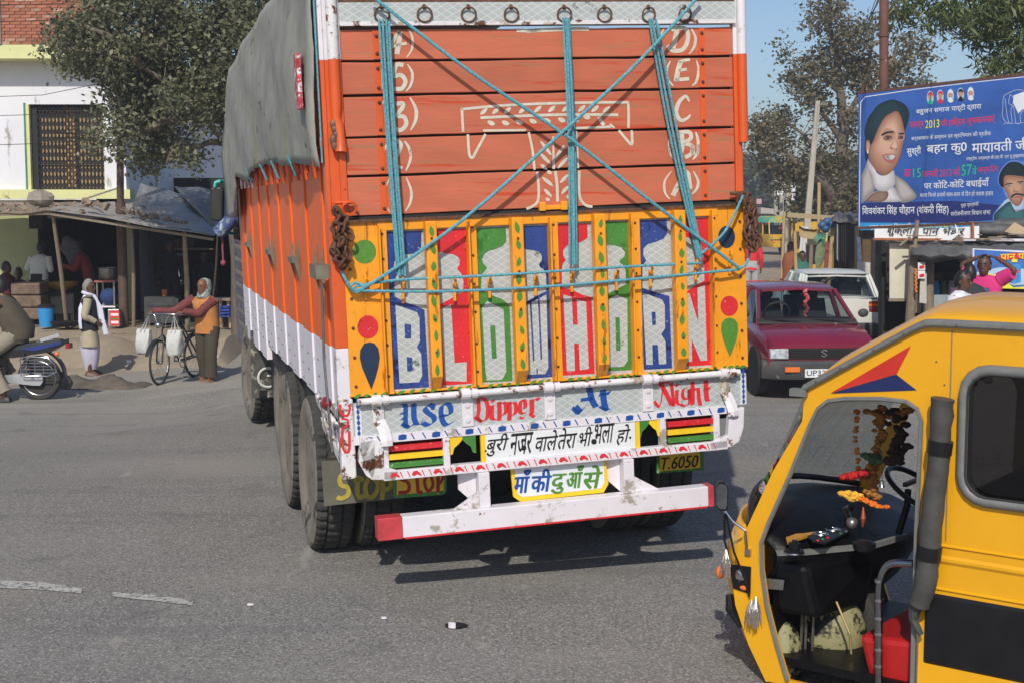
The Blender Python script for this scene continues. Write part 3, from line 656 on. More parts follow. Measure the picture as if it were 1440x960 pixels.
# ---- shop furniture and goods
def goods(name, lab, cat, fn, m, smooth=True, **k):
    mb = MB(); fn(mb); return mb.build(name, m, smooth=50 if smooth else False, label=lab, cat=cat, **k)
def at(px, D, up=0): g = GD(px, D); return Vector((g.x, D, FZ+.04+up))
T_ = lambda v: Matrix.Translation(v)
goods('clay_stove', 'squat block of crumbling clay bricks behind the motorcycle', 'stove', lambda mb: [mb.box(at(42, 27.9, .22+.25*k)+Vector((random.uniform(-.02, .02), 0, 0)), (.66-.04*k, .6, .23)) for k in range(3)], mat('burnt clay', (.17, .12, .09), .95, var=.4, sc=6, bump=.5, bsc=20), False, bevel=.03)
bk = thing('bucket', 'bright blue plastic bucket with black lid standing in front of the clay stove', 'bucket', at(63, 27.2))
mb = MB(); mb.lathe([(.13, 0), (.16, .38)], 20, T_(at(63, 27.2, .0))); mb.build('tub', mat('sky blue plastic', (.03, .27, .62), .35, var=.05), bk, world=True, smooth=40)
mb = MB(); mb.lathe([(.175, .38), (.175, .41), (.12, .44), (.0, .45)], 16, T_(at(63, 27.2))); mb.build('lid', m_blk, bk, world=True)
mb = MB(); put_text(mb, 'sheela', [at(63, 27.2)+Vector((-.08, -.158, .2)), at(63, 27.2)+Vector((.08, -.158, .2)), at(63, 27.2)+Vector((.08, -.163, .27)), at(63, 27.2)+Vector((-.08, -.163, .27))]); 
tn = thing('oil_tin', 'square oil tin with red and white print standing at the foot of the rusty pole', 'tin', at(160, 27.3))
mb = MB(); mb.box(at(160, 27.3, .17), (.22, .22, .34)); mb.build('can', m_tin, tn, world=True, bevel=.01)
mb = MB(); mb.box(at(159.5, 27.185, .17), (.19, .006, .29)); mb.build('print', m_rplain, tn, world=True)
for z_, h_, m_ in ((.24, .05, m_wb), (.16, .03, m_lgr), (.09, .05, m_wb)): mb = MB(); mb.box(at(159.5, 27.18, z_), (.15, .005, h_)); mb.build('print_band', m_, tn, world=True)
goods('wok', 'wide black pan with a yellow rim on the stove behind the man in the scarf', 'pan', lambda mb: mb.lathe([(.05, 0), (.2, .05), (.3, .14), (.33, .2), (.3, .2), (.18, .07), (0, .03)], 24, T_(at(87, 28.3, .62))), mat('yellow brass rim', (.4, .24, .03), .4, .5, var=.3, sc=5))
goods('pan_stand', 'dark iron stand carrying the yellow rimmed pan', 'stand', lambda mb: [mb.bx(at(87, 28.3)+Vector((sx_*.26-.03, sy*.2-.03, 0)), at(87, 28.3)+Vector((sx_*.26+.03, sy*.2+.03, .62))) for sx_ in (-1, 1) for sy in (-1, 1)]+[mb.box(at(87, 28.3, .4), (.6, .5, .42))], m_shade_blk, False)
goods('griddle', 'black round griddle leaning low beside the blue bucket', 'griddle', lambda mb: mb.lathe([(.0, .0), (.24, .02), (.3, .1), (.27, .1), (.0, .05)], 22, T_(at(90, 27.0, .02))), m_iron)
tbv = thing('work_table', 'narrow table with rusty legs and a blue bundle on its shelf behind the scarf man', 'table', at(152, 28))
for sx_ in (-1, 1):
    for sy in (-1, 1): mb = MB(); mb.bx(at(152, 28)+Vector((sx_*.17-.015, sy*.2-.015, 0)), at(152, 28)+Vector((sx_*.17+.015, sy*.2+.015, .85))); mb.build('leg', m_gun, tbv, world=True)
mb = MB(); mb.box(at(152, 28, .86), (.42, .5, .04)); mb.build('top', mat('red white oilcloth', (.4, .1, .08), .5, var=.4, sc=9, spots=('cccccc', .4, 9)), tbv, world=True)
mb = MB(); mb.box(at(152, 28, .35), (.38, .46, .03)); mb.build('shelf', m_wb, tbv, world=True)
goods('cloth_bundle', 'dark blue cloth bundle on the lower shelf of the narrow table', 'bundle', lambda mb: mb.sph(at(152, 27.9, .55), .17, 12, 8, (1.1, .8, 1), noise=.06), mat('dark blue cloth', (.02, .05, .16), .9, var=.3, sc=9))
goods('steel_pot', 'large dull steel cooking pot on the narrow table', 'pot', lambda mb: mb.lathe([(.17, 0), (.185, .02), (.185, .22), (.2, .23), (.2, .24), (.17, .24), (.165, .03)], 22, T_(at(152, 28, .885))), m_gun)
ct = thing('counter', 'grey wooden counter box in the dark part of the shop behind the bicycle', 'counter', at(230, 27.8))
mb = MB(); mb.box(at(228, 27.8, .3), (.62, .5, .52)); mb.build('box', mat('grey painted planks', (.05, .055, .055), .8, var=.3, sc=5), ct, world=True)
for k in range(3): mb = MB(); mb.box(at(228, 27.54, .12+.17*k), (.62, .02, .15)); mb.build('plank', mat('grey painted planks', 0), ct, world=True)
goods('clay_cup', 'small terracotta cup standing on the grey counter', 'cup', lambda mb: mb.lathe([(.05, 0), (.07, .13), (.06, .13), (.04, .02)], 14, T_(at(231, 27.7, .57))), mat('terracotta', (.36, .10, .06), .7))
bt = thing('bench', 'rough wooden bench with pale legs right of the man with the bicycle', 'bench', at(308, 27))
mb = MB(); mb.box(at(306, 27, .56), (.55, .35, .05)); mb.build('seat', m_wood, bt, world=True)
for dx in (-.2, .04, .22): mb = MB(); mb.cyl(at(307, 26.95)+Vector((dx, 0, 0)), at(307, 26.95)+Vector((dx*.8, 0, .54)), .035, 8); mb.build('leg', m_bam, bt, world=True)
goods('crate', 'blue plastic crate pushed under the end of the rough bench', 'crate', lambda mb: [mb.box(at(316, 26.9, .42-.06*k), (.2, .25, .035)) for k in range(4)]+[mb.box(at(316, 27, .33), (.17, .2, .2))], mat('blue crate', (.03, .07, .35), .5), False)
goods('cloth_heap', 'pale cloth dropped on the ground at the front of the tea shop', 'cloth', lambda mb: mb.sph(G(318, 488)+Vector((0, 0, .08)), .1, 9, 6, (1.2, .8, .9), noise=.12), mat('orange rag', (.6, .32, .16), .8, var=.3))
# kerb of earth and stones, rubble heap
random.seed(21)
mb = MB()
for k in range(26):
    px = random.uniform(95, 330); py = random.uniform(476, 512); c = G(px, py); s_ = random.uniform(.03, .11); mb.sph(c+Vector((0, 0, s_*.3)), s_, 7, 5, (1.3, 1, .7), noise=.12)
mb.build('gravel', mat('earthy stones', (.33, .26, .18), .95, var=.3, sc=4), kind='stuff')
mb = MB(); rows = []
for j in range(14):
    t = j/13; row = []
    for k in range(40):
        x = -10.2+5.6*k/39; y = 22.6+2.6*t; h = (.24+.1*math.sin(x*2.3)+.06*math.sin(x*6.1))*math.sin(math.pi*t)+random.uniform(-.015, .015); row.append((x, y, gz(x, y)-.03+max(0, h)*(1 if 1 < k < 38 else 0)))
    rows.append(row)
mb.grid(rows); mb.build('earth_bank', m_dirt, smooth=True, kind='structure')
c = G(128, 549); mb = MB(); rows = []
for j in range(12):
    t = j/11; row = []
    for k in range(26):
        u = k/25; h = .17*math.sin(math.pi*t)**.7*(math.sin(math.pi*u)**.6)*(1+.3*math.sin(u*17+t*5))+random.uniform(-.02, .02); row.append((c.x-.95+1.7*u, c.y+.05+.75*t, c.z+max(-.01, h-.02)))
    rows.append(row)
mb.grid(rows); mb.build('asphalt_lump', mat('broken asphalt', (.12, .10, .08), .95, var=.35, sc=6, bump=.8, bsc=25), smooth=35, label='low lump of broken asphalt on the road edge at the scarf man\'s feet', cat='rubble heap')
# ================================================================ TREES
def leaves(name, centers, n, size, m, parent, asp=.5, droop=0., seed=1, cl=9, spread=.16, hang=0.):
    """centers: list of (Vector, radius). leaves in small clumps, one diamond each"""
    rg = np.random.default_rng(seed); C_ = np.array([tuple(c) for c, r in centers]); Rr = np.array([r for c, r in centers]); wgt = Rr**2; wgt = wgt/wgt.sum()
    nc = n//cl; idx = rg.choice(len(C_), nc, p=wgt); d = rg.normal(size=(nc, 3)); d /= np.linalg.norm(d, axis=1)[:, None]; rad = rg.random(nc)**.45
    cc = C_[idx]+d*(Rr[idx]*rad)[:, None]*np.array([1, 1, .8]); ctone = rg.random(nc)
    P_ = np.repeat(cc, cl, 0)+rg.normal(size=(nc*cl, 3))*spread*np.array([1, 1, .8]); tone = np.repeat(ctone, cl)*.55+rg.random(nc*cl)*.45
    N = len(P_); a = rg.normal(size=(N, 3)); a[:, 2] = a[:, 2]*.5-droop; a /= np.linalg.norm(a, axis=1)[:, None]
    b = rg.normal(size=(N, 3)); b[:, 2] += .0; b = np.cross(a, b); b /= np.linalg.norm(b, axis=1)[:, None]
    s_ = (size*(.6+.8*rg.random(N)))[:, None]; nrm = np.cross(a, b)
    if hang: P_[:, 2] -= hang*rg.random(N)
    V = np.stack([P_-a*s_*.5, P_+b*s_*asp*.5+nrm*s_*.08, P_+a*s_*.5, P_-b*s_*asp*.5+nrm*s_*.08], 1).reshape(-1, 3)
    Iv = np.array(mw(parent).inverted()); V = V@Iv[:3, :3].T+Iv[:3, 3]
    me = bpy.data.meshes.new(name); me.vertices.add(N*4); me.vertices.foreach_set('co', V.ravel()); me.loops.add(N*4); me.loops.foreach_set('vertex_index', np.arange(N*4)); me.polygons.add(N); me.polygons.foreach_set('loop_start', np.arange(N)*4)
    me.polygons.foreach_set('loop_total', np.full(N, 4)); me.update(); me.validate()
    at_ = me.attributes.new('tone', 'FLOAT', 'FACE'); at_.data.foreach_set('value', tone.astype(np.float32))
    me.materials.append(m); o = bpy.data.objects.new(name, me); COL.objects.link(o); o.parent = parent; return o
def limb(parent, pts, r0, r1, m, name='branch', k=5):
    P_ = smooth_pts([tuple(p) for p in pts], k); n = len(P_); mb = MB(); mb.tube([(p[0]+random.uniform(-1, 1)*r0*.15, p[1], p[2]) for p in P_], [r0+(r1-r0)*i/(n-1) for i in range(n)], 8); return mb.build(name, m, parent, world=True, smooth=True)
m_bark = mat('grey brown bark', (.13, .105, .08), .9, var=.3, sc=6, stretch=(3, 3, .6), bump=.6, bsc=25)
m_leafA = leafmat('dark dusty leaves', (.065, .078, .042), (.24, .24, .135), (.42, .39, .24))
tr = thing('leafy_tree', 'big dense dark leaved tree over the tea shop behind the tarpaulin', 'tree', GD(330, 24.5))
base = GD(335, 24.5)
limb(tr, [base, W(334, 330, 24.5), W(330, 215, 24.4), W(322, 120, 24.3), W(315, 20, 24.2), W(312, -90, 24.2)], .17, .06, m_bark, 'trunk')
LB = [[(330, 225, 24.4), (312, 195, 24), (285, 165, 23.7), (250, 130, 23.4), (200, 95, 23.2), (140, 75, 23), (90, 70, 23)], [(326, 200, 24.4), (300, 150, 24), (240, 90, 23.6), (190, 20, 23.5), (150, -30, 23.5)], [(318, 140, 24.3), (280, 80, 24), (240, 20, 24), (230, -60, 24)], [(320, 150, 24.3), (350, 90, 24.5), (385, 30, 24.6), (420, -50, 24.6)], [(285, 165, 23.7), (240, 170, 23.5), (190, 190, 23.4), (165, 205, 23.4)], [(326, 205, 24.4), (300, 200, 24), (270, 210, 23.8), (235, 228, 23.7)], [(200, 95, 23.2), (160, 55, 23), (110, 35, 23), (85, 25, 23)], [(315, 60, 24.2), (350, 20, 24.5), (360, -60, 24.6)]]
cen = []
for b_ in LB:
    limb(tr, [W(*q) for q in b_], .075, .014, m_bark)
random.seed(4)
reg = [((300, 60), (150, 75), 70), ((200, 60), (95, 55), 36), ((330, -20), (140, 70), 46), ((180, -10), (70, 30), 20), ((225, 135), (75, 45), 24), ((180, 185), (38, 26), 10), ((110, 50), (32, 24), 9), ((105, 95), (26, 14), 6), ((88, 68), (20, 8), 3), ((250, 215), (28, 14), 5), ((212, 225), (14, 12), 3), ((205, 150), (35, 22), 8), ((330, 120), (60, 40), 16), ((300, 155), (40, 20), 6)]
for (cx, cy), (rx, ry), n in reg:
    for _ in range(n):
        a_ = random.uniform(0, 6.28); q = random.random()**.5; px, py = cx+rx*q*math.cos(a_), cy+ry*q*math.sin(a_)
        cen.append((W(px, py, random.uniform(22.9, 25.2)), random.uniform(.22, .42)))
leaves('foliage', cen, 40000, .09, m_leafA, tr, asp=.55, droop=.5, spread=.115)
for k in range(40):
    c = random.choice(cen)[0]; j = random.choice(LB); e = W(*random.choice(j[2:])); limb(tr, [e, e.lerp(c, .5)+Vector((0, 0, .08)), c], .02, .006, m_bark, 'twig', 3)
# ================================================================ TRUCK
TC = Matrix.Translation((.24, 8.35, 0)) @ Matrix.Rotation(R(15.3), 4, 'Z')
TB = TC @ Matrix.Translation((0, 0, .9)) @ Matrix.Rotation(R(-2.3), 4, 'Y') @ Matrix.Translation((0, 0, -.9))
FB = Frame(TB); FC = Frame(TC)
def rp(px, py, off=0.):             # rear plane, off metres towards the camera; world point
    return TB @ FB.hit(px, py, 1, -off)
def rl(px, py, off=0.): return FB.hit(px, py, 1, -off)
def zoomf(ox, oy, sx, sy=None):
    sy = sy or sx
    return lambda x, y: (ox+x/sx, oy+y/sy)
za = zoomf(480, 300, 3.69, 3.6923); zb = zoomf(660, 300, 3.69, 3.6923); zc = zoomf(860, 280, 3.69, 3.6923)
zd = zoomf(640, 130, 5.3346, 5.333); ze = zoomf(490, 540, 5.332, 5.333); zf = zoomf(670, 560, 6.)
def zp(z, pts, off): return [rp(*z(*p), off) for p in pts]
# reflective sheeting with embossed diamonds
def tape(name, col, px=.034, pz=.021, tile=.5):
    m = mat(name, col, .35, var=.1, sc=9, spots=('5f6a66', .16, 9))
    nt = m.node_tree; L = nt.links; p = nt.nodes['Principled BSDF']; base = p.inputs['Base Color'].links[0].from_socket
    tc = _n(nt, 'ShaderNodeTexCoord'); sx = _n(nt, 'ShaderNodeSeparateXYZ'); L.new(tc.outputs['Object'], sx.inputs[0])
    def mth(op, a, b=None):
        n = _n(nt, 'ShaderNodeMath', operation=op)
        for i, q in enumerate((a, b)):
            if q is None: continue
            if isinstance(q, (int, float)): n.inputs[i].default_value = q
            else: L.new(q, n.inputs[i])
        return n.outputs[0]
    X = mth('MULTIPLY', sx.outputs['X'], 1/px/2); Z = mth('MULTIPLY', sx.outputs['Z'], 1/pz/2)
    u = mth('PINGPONG', mth('ADD', X, Z), .5); v = mth('PINGPONG', mth('SUBTRACT', X, Z), .5)
    k = mth('MINIMUM', u, v); f = mth('LESS_THAN', k, .055)
    mx = _n(nt, 'ShaderNodeMix'); mx.data_type = 'RGBA'; L.new(mth('MULTIPLY', f, .42), mx.inputs[0]); L.new(base, mx.inputs[6]); mx.inputs[7].default_value = (.78, .82, .82, 1)
    L.new(mx.outputs[2], p.inputs['Base Color'])
    b = _n(nt, 'ShaderNodeBump'); b.inputs['Strength'].default_value = .3; b.inputs['Distance'].default_value = .002; L.new(k, b.inputs['Height']); L.new(b.outputs[0], p.inputs['Normal'])
    return m
m_tape = tape('silver reflective sheeting', (.42, .455, .455))
truck = thing('truck', 'big orange cargo truck seen from behind with BLOW HORN painted on its yellow tailgate', 'truck', TC)
BP = lambda: MB(TB)
def tb(mb, name, m, parent=truck, **k):
    if name in ('painted_dashes', 'painted_leaves', 'painted_beads', 'rivets'): k['kind'] = 'stuff'      # too small to pick apart singly
    return mb.build(name, m, parent, world=True, **k)
# ---- tailgate: eight sheet panels between stiffeners (x at pixel row 430)
X = lambda px: rl(px, 430, 0).x
zt = rl(600, 322, -.02).z; zbt = rl(600, 546, -.02).z
TOPZ, BOTZ = 2.295, 1.283
cols = [(546.6, 597.5, m_blue), (615, 661, m_red), (673, 717, m_grn), (735.7, 775, m_blue), (787, 832, m_red), (850, 888, m_grn), (901.5, 943, m_blue), (961, 999, m_red)]
panels = []
for i, (a, b, c) in enumerate(cols):
    mb = BP(); mb.bx((X(a)-.03, .02, zbt-.01), (X(b)+.03, .035, zt+.01)); panels.append(tb(mb, 'panel', m_tape))
# traced paint: list of (panel, material, zoom, [pts]) colour fields, then letters, then counters
O1, O2, O3 = -.018, -.0165, -.015
fields = [
 (0, za, [(232, 97), (416, 92), (414, 178), (395, 196), (372, 210), (330, 214), (290, 232), (275, 252), (272, 275), (284, 297), (300, 308), (288, 322), (276, 345), (277, 432), (330, 462), (380, 478), (431, 502), (455, 900), (268, 912)]),
 (1, za, [(480, 86), (648, 80), (684, 880), (512, 893), (494, 482), (560, 448), (632, 406), (634, 352), (622, 312), (606, 296), (602, 285), (613, 268), (614, 240), (600, 222), (576, 212), (545, 209), (510, 200), (485, 188)]),
 (2, zb, [(33, 78), (188, 72), (192, 146), (170, 172), (140, 184), (100, 196), (78, 212), (66, 236), (72, 262), (92, 282), (86, 292), (64, 318), (60, 400), (110, 424), (170, 446), (208, 476), (224, 868), (64, 875)]),
 (3, zb, [(262, 68), (410, 64), (440, 846), (286, 858), (276, 470), (320, 446), (400, 404), (398, 320), (386, 292), (366, 280), (362, 266), (376, 244), (376, 220), (360, 200), (330, 192), (298, 188), (268, 176)]),
 (4, zb, [(447, 58), (612, 54), (614, 126), (588, 146), (548, 160), (505, 168), (486, 192), (488, 222), (500, 244), (484, 262), (480, 300), (480, 384), (540, 402), (590, 424), (634, 436), (650, 830), (478, 840)]),
 (5, zc, [(-66, 120), (90, 116), (116, 884), (-50, 892), (-58, 520), (0, 482), (74, 444), (74, 368), (58, 340), (42, 330), (44, 318), (68, 298), (70, 276), (50, 250), (10, 240), (-30, 236), (-64, 226)]),
 (6, zc, [(128, 112), (286, 106), (290, 176), (270, 206), (230, 222), (190, 234), (166, 256), (164, 290), (180, 320), (168, 336), (160, 350), (160, 462), (220, 482), (300, 504), (314, 876), (152, 884)]),
 (7, zc, [(356, 100), (500, 98), (522, 858), (366, 868), (372, 492), (430, 452), (482, 424), (480, 340), (468, 310), (450, 280), (430, 250), (420, 215), (400, 200), (380, 196), (358, 182)]),
]
for i, z, pts in fields:
    mb = MB(); mb.poly(zp(z, pts, O1)); tb(mb, 'painted_field', cols[i][2], panels[i])
letters = [
 (0, za, [[(280, 474), (392, 514), (405, 540), (408, 662), (392, 694), (414, 728), (420, 840), (404, 874), (302, 880)]], [[(328, 574), (362, 578), (362, 650), (330, 650)], [(340, 744), (368, 748), (370, 818), (342, 818)]]),
 (1, za, [[(514, 498), (570, 472), (588, 776), (650, 770), (650, 872), (538, 868)]], []),
 (2, zb, [[(66, 492), (92, 456), (178, 500), (192, 820), (170, 862), (92, 866), (84, 820)]], [[(108, 582), (134, 582), (142, 752), (118, 752)]]),
 (3, zb, [[(284, 484), (400, 422), (410, 800), (394, 832), (304, 836), (296, 800)]], [[(314, 462), (322, 458), (338, 762), (330, 768)], [(356, 440), (364, 436), (378, 754), (370, 760)], [(348, 806), (356, 806), (354, 838), (350, 838)]]),
 (4, zb, [[(488, 422), (532, 436), (538, 578), (562, 580), (558, 448), (606, 462), (620, 806), (574, 812), (568, 676), (544, 674), (548, 816), (506, 818)]], []),
 (5, zc, [[(-46, 540), (26, 498), (82, 520), (84, 836), (64, 868), (-30, 872), (-42, 840)]], [[(20, 614), (42, 614), (46, 784), (24, 786)]]),
 (6, zc, [[(160, 486), (262, 522), (276, 552), (278, 670), (258, 702), (280, 738), (284, 854), (246, 856), (240, 756), (212, 756), (214, 858), (180, 858)]], [[(208, 586), (228, 586), (230, 652), (212, 656)]]),
 (7, zc, [[(374, 500), (404, 488), (450, 640), (446, 462), (484, 446), (496, 836), (462, 838), (416, 730), (418, 842), (380, 844)]], []),
]
for i, z, L, Cn in letters:
    mb = MB(); [mb.poly(zp(z, p, O2)) for p in L]; tb(mb, 'letter', m_tape, panels[i])
    if Cn:
        for p in Cn: mb = MB(); mb.poly(zp(z, p, O3)); tb(mb, 'letter_counter', cols[i][2], panels[i])
# frame of the tailgate
mb = BP()
mb.bx((X(540), -.005, zt), (X(1012), .05, TOPZ)); tb(mb, 'tailgate_top_rail', m_yo, bevel=.004)
mb = BP(); mb.bx((X(500)-.03, -.018, TOPZ-.002), (X(1047), .06, TOPZ+.014)); tb(mb, 'tailgate_lip', m_rust)
mb = BP(); mb.bx((X(485), -.008, BOTZ), (X(1050), .05, zbt)); brail = tb(mb, 'tailgate_bottom_rail', m_yo, bevel=.004)
def leaf2d(mb, c, d, l, w, off, P):
    """painted leaf outline centred c=(x,z) pointing d"""
    dx, dz = math.cos(d), math.sin(d); pts = []
    for t, s in ((-1, 0), (-.5, .8), (0, 1), (.5, .65), (1, 0), (.5, -.65), (0, -1), (-.5, -.8)):
        pts.append(P(c[0]+dx*t*l/2-dz*s*w/2, c[1]+dz*t*l/2+dx*s*w/2, off))
    mb.poly(pts)
PB = lambda x, z, off: TB @ Vector((x, -off, z))
mb = MB()
for (a, b) in ((490, 540), (550, 612), (622, 672), (678, 730), (740, 782), (792, 842), (853, 895), (905, 950), (962, 1008), (1012, 1046)):
    n = 4
    for k in range(n):
        x = X(a)+(X(b)-X(a))*(k+.5)/n; leaf2d(mb, (x, (BOTZ+zbt)/2+random.uniform(-.004, .004)), random.uniform(.1, .6), .045*random.uniform(.7, 1.2), .02, .0095, PB)
tb(mb, 'painted_leaves', m_lgr, brail)
# side plates of the tailgate
for a, b, sgn in ((486, 541, -1), (1009, 1050.5, 1)):
    mb = BP(); mb.bx((X(a), .005, zbt), (X(b), .03, TOPZ)); pl = tb(mb, 'tailgate_side_plate', m_yo)
    mb = MB()
    if sgn < 0:
        for (z, c, rx, ry, m) in ((za, (121, 200), 60, 62, m_lgr), (za, (138, 590), 55, 60, m_red)):
            q = MB(); q.poly([rp(*z(c[0]+rx*math.cos(t/24*2*math.pi), c[1]+ry*math.sin(t/24*2*math.pi)), -.003) for t in range(24)]); tb(q, 'painted_dot', m, pl)
        dr = [(146, 668), (172, 674), (192, 700), (200, 745), (192, 800), (178, 850), (156, 914), (130, 852), (108, 800), (96, 750), (98, 710), (118, 676)]
        mb.poly(zp(za, dr, -.003)); tb(mb, 'painted_drop', m_navy, pl)
    else:
        for (z, c, rx, ry, m) in ((zc, (597, 198), 44, 58, m_navy), (zc, (611, 555), 46, 52, m_red)):
            q = MB(); q.poly([rp(*z(c[0]+rx*math.cos(t/24*2*math.pi), c[1]+ry*math.sin(t/24*2*math.pi)), -.003) for t in range(24)]); tb(q, 'painted_dot', m, pl)
        dr = [(613, 616), (638, 622), (654, 644), (657, 682), (648, 730), (634, 770), (614, 820), (594, 770), (578, 724), (569, 682), (572, 644), (588, 622)]
        mb.poly(zp(zc, dr, -.003)); tb(mb, 'painted_drop', m_lgr, pl)
# flanges and T bars
for px in (541, 1004.5):
    mb = BP(); x = X(px); mb.bx((x-.022, -.004, BOTZ+.004), (x+.03, .03, TOPZ-.004)); mb.bx((x-.022, -.05, BOTZ+.02), (x-.014, -.004, TOPZ-.02)); tb(mb, 'stiffener', m_yo)
for a, b in ((661, 673), (775, 787), (888, 901.5)):
    mb = BP(); mb.bx((X(a)-.004, -.004, BOTZ+.004), (X(b)+.004, .03, TOPZ-.004)); mb.bx((X(a)-.004, -.05, BOTZ+.01), (X(a)+.006, -.004, TOPZ-.02)); tb(mb, 'stiffener', m_yo)
for a, b in ((597, 615.4), (716.7, 735.7), (831.7, 850), (942.8, 961)):
    mb = BP(); x0, x1 = X(a), X(b); zl = zbt-.012
    # box section with a sloped foot
    prof = [(0, zl), (-.075, zl+.09), (-.075, TOPZ-.012), (0, TOPZ-.012)]
    mb.prism([(x0+.012, y, z) for y, z in prof], (x1-x0-.012, 0, 0)); st = tb(mb, 'stiffener', m_yo, bevel=.006)
    mb = MB(); xc = (x0+x1)/2+.006; n = 9
    for k in range(n):
        z = TOPZ-.07-(TOPZ-zl-.2)*k/(n-1); leaf2d(mb, (xc+random.uniform(-.006, .006), z), R(90)+random.uniform(-.3, .3), .07*random.uniform(.75, 1.15), .034*random.uniform(.7, 1.1), .077, PB)
    tb(mb, 'painted_leaves', m_lgr, st)
# rivets on the tailgate
mb = BP()
for px in (541, 667, 781, 895, 1006):
    for z in np.linspace(BOTZ+.1, TOPZ-.06, 6): mb.sph((X(px)+.004, -.006, z+random.uniform(-.02, .02)), .008, 6, 4)
for px in (606, 726, 841, 952):
    for z in np.linspace(BOTZ+.22, TOPZ-.12, 4): mb.sph((X(px)+.006, -.077, z+random.uniform(-.02, .02)), .008, 6, 4)
for px in (495, 1043):
    for z in np.linspace(BOTZ+.06, TOPZ-.1, 6): mb.sph((X(px), .003, z), .01, 6, 4)
tb(mb, 'rivets', m_rust, kind='stuff')
# hooks on the tailgate
for px, py in ((567, 405), (640, 403), (689, 398), (754, 395), (805, 390), (868, 388), (916, 385), (980, 378), (514, 400), (1028, 365)):
    c = rl(px, py, .03); mb = BP(); mb.box((c.x, -.006, c.z-.035), (.016, .012, .11))
    mb.tube([(c.x, -.01, c.z), (c.x, -.04, c.z+.005), (c.x, -.05, c.z+.03), (c.x, -.035, c.z+.055), (c.x, -.018, c.z+.045)], .008, 6)
    tb(mb, 'rope_hook', m_yo, smooth=True)
# ---- five drop boards
bz = [3.392]+[rl(800, y, 0).z for y in (82.5, 129, 185.5, 238)]+[2.325]
BX0, BX1 = -1.165, 1.25
boards = []
for i in range(5):
    mb = BP(); z1, z0 = bz[i]-.006, bz[i+1]+.007
    n = 14; top = []; bot = []
    for k in range(n+1):
        x = BX0+(BX1-BX0)*k/n+(0 if k else random.uniform(-.004, .004)); top.append((x, z1+random.uniform(-.003, .002))); bot.append((x, z0+random.uniform(-.002, .003)))
    mb.prism([(x, 0, z) for x, z in top]+[(x, 0, z) for x, z in bot[::-1]], (0, .035, 0))
    b = tb(mb, 'board', m_brd, bevel=.004); boards.append(b)
    for px in (530.5, 987):
        x = rl(px, 90 if px < 600 else 80).x
        q = BP(); q.bx((x-.02, -.006, z0+.004), (x+.018, 0, z1-.004)); s_ = tb(q, 'board_strap', m_or, b)
        q = BP()
        for zz in (z0+.035, z1-.035): q.sph((x, -.008, zz), .011, 8, 5)
        tb(q, 'bolt', m_rust, b)
mb = BP(); mb.bx((BX0, .036, bz[5]), (BX1, .05, bz[0]-.012)); tb(mb, 'board_backing', m_dark)
mb = BP(); mb.bx((BX0-.02, .0, 2.30), (BX1+.02, .05, 2.325)); tb(mb, 'board_sill', m_dark)
# board lettering (chalk white brush)
PX = lambda off: (lambda x, y: rp(x, y, off))
g1 = zoomf(440, 0, 4.3625); g2 = zoomf(740, 0, 4.364); g3 = zoomf(440, 200, 4.3625); g4 = zoomf(740, 200, 4.364)
def sm(z, pts, w, mb, k=4): stroke(mb, PX(.0018), [z(*p) for p in smooth_pts(pts, k)], w)
def wave(n, a, b): return [a+(b-a)*math.sin(math.pi*i/(n-1)) for i in range(n)]
L_ = [[] for _ in range(5)]
def put(i, z, pts, w, taper=True):
    k = 4; n = (len(pts)-1)*k+1; L_[i].append((z, pts, wave(n, w*.35, w) if taper else w))
put(0, g1, [(585, 180), (610, 230), (608, 300), (575, 355)], 3.4); put(0, g1, [(430, 190), (418, 250), (428, 300)], 3)
put(0, g1, [(530, 190), (500, 240), (478, 290)], 5, 0); put(0, g1, [(480, 292), (530, 275), (575, 268)], 4, 0); put(0, g1, [(535, 195), (528, 260), (515, 335)], 7, 0)
put(1, g1, [(455, 385), (415, 450), (420, 520), (450, 565)], 4.5); put(1, g1, [(580, 395), (610, 450), (602, 520), (570, 563)], 4)
put(1, g1, [(556, 402), (515, 398), (500, 440), (495, 470), (540, 462), (568, 500), (545, 545), (500, 545)], 6, 0)
put(2, g1, [(450, 598), (410, 670), (412, 740), (430, 790)], 4.2); put(2, g1, [(595, 598), (632, 670), (630, 740), (600, 800)], 5)
put(2, g1, [(510, 640), (550, 635), (548, 665), (515, 710), (560, 720), (572, 765), (540, 800), (505, 790)], 6, 0)
put(3, g1, [(470, 868), (436, 920), (425, 960)], 4); put(3, g1, [(562, 866), (590, 910), (598, 960)], 4)
put(3, g3, [(428, 60), (425, 110), (445, 185)], 4); put(3, g3, [(598, 40), (598, 110), (570, 178)], 4)
put(3, g3, [(478, 20), (510, -8), (540, 20), (510, 90), (475, 150)], 6, 0); put(3, g3, [(460, 155), (510, 150), (550, 158)], 4, 0)
put(4, g3, [(468, 228), (440, 300), (445, 380), (475, 435)], 3.4); put(4, g3, [(572, 215), (603, 300), (598, 370), (568, 425)], 4)
put(4, g3, [(500, 290), (498, 320)], 2, 0)
put(0, g2, [(890, 185), (930, 170), (985, 185), (990, 250), (960, 305), (900, 312), (868, 280)], 6, 0); put(0, g2, [(925, 182), (915, 240), (898, 305)], 7, 0); put(0, g2, [(1010, 172), (1038, 230), (1030, 290), (998, 335)], 4); put(0, g2, [(850, 170), (828, 210), (826, 240)], 3)
put(1, g2, [(885, 375), (862, 430), (870, 490), (905, 530)], 4); put(1, g2, [(1045, 372), (1058, 430), (1045, 500), (1018, 528)], 4); put(1, g2, [(948, 378), (930, 440), (920, 500)], 7, 0); put(1, g2, [(935, 382), (970, 372), (1005, 368)], 4, 0); put(1, g2, [(935, 435), (960, 430), (985, 426)], 4, 0); put(1, g2, [(915, 492), (960, 488), (1000, 484)], 5, 0)
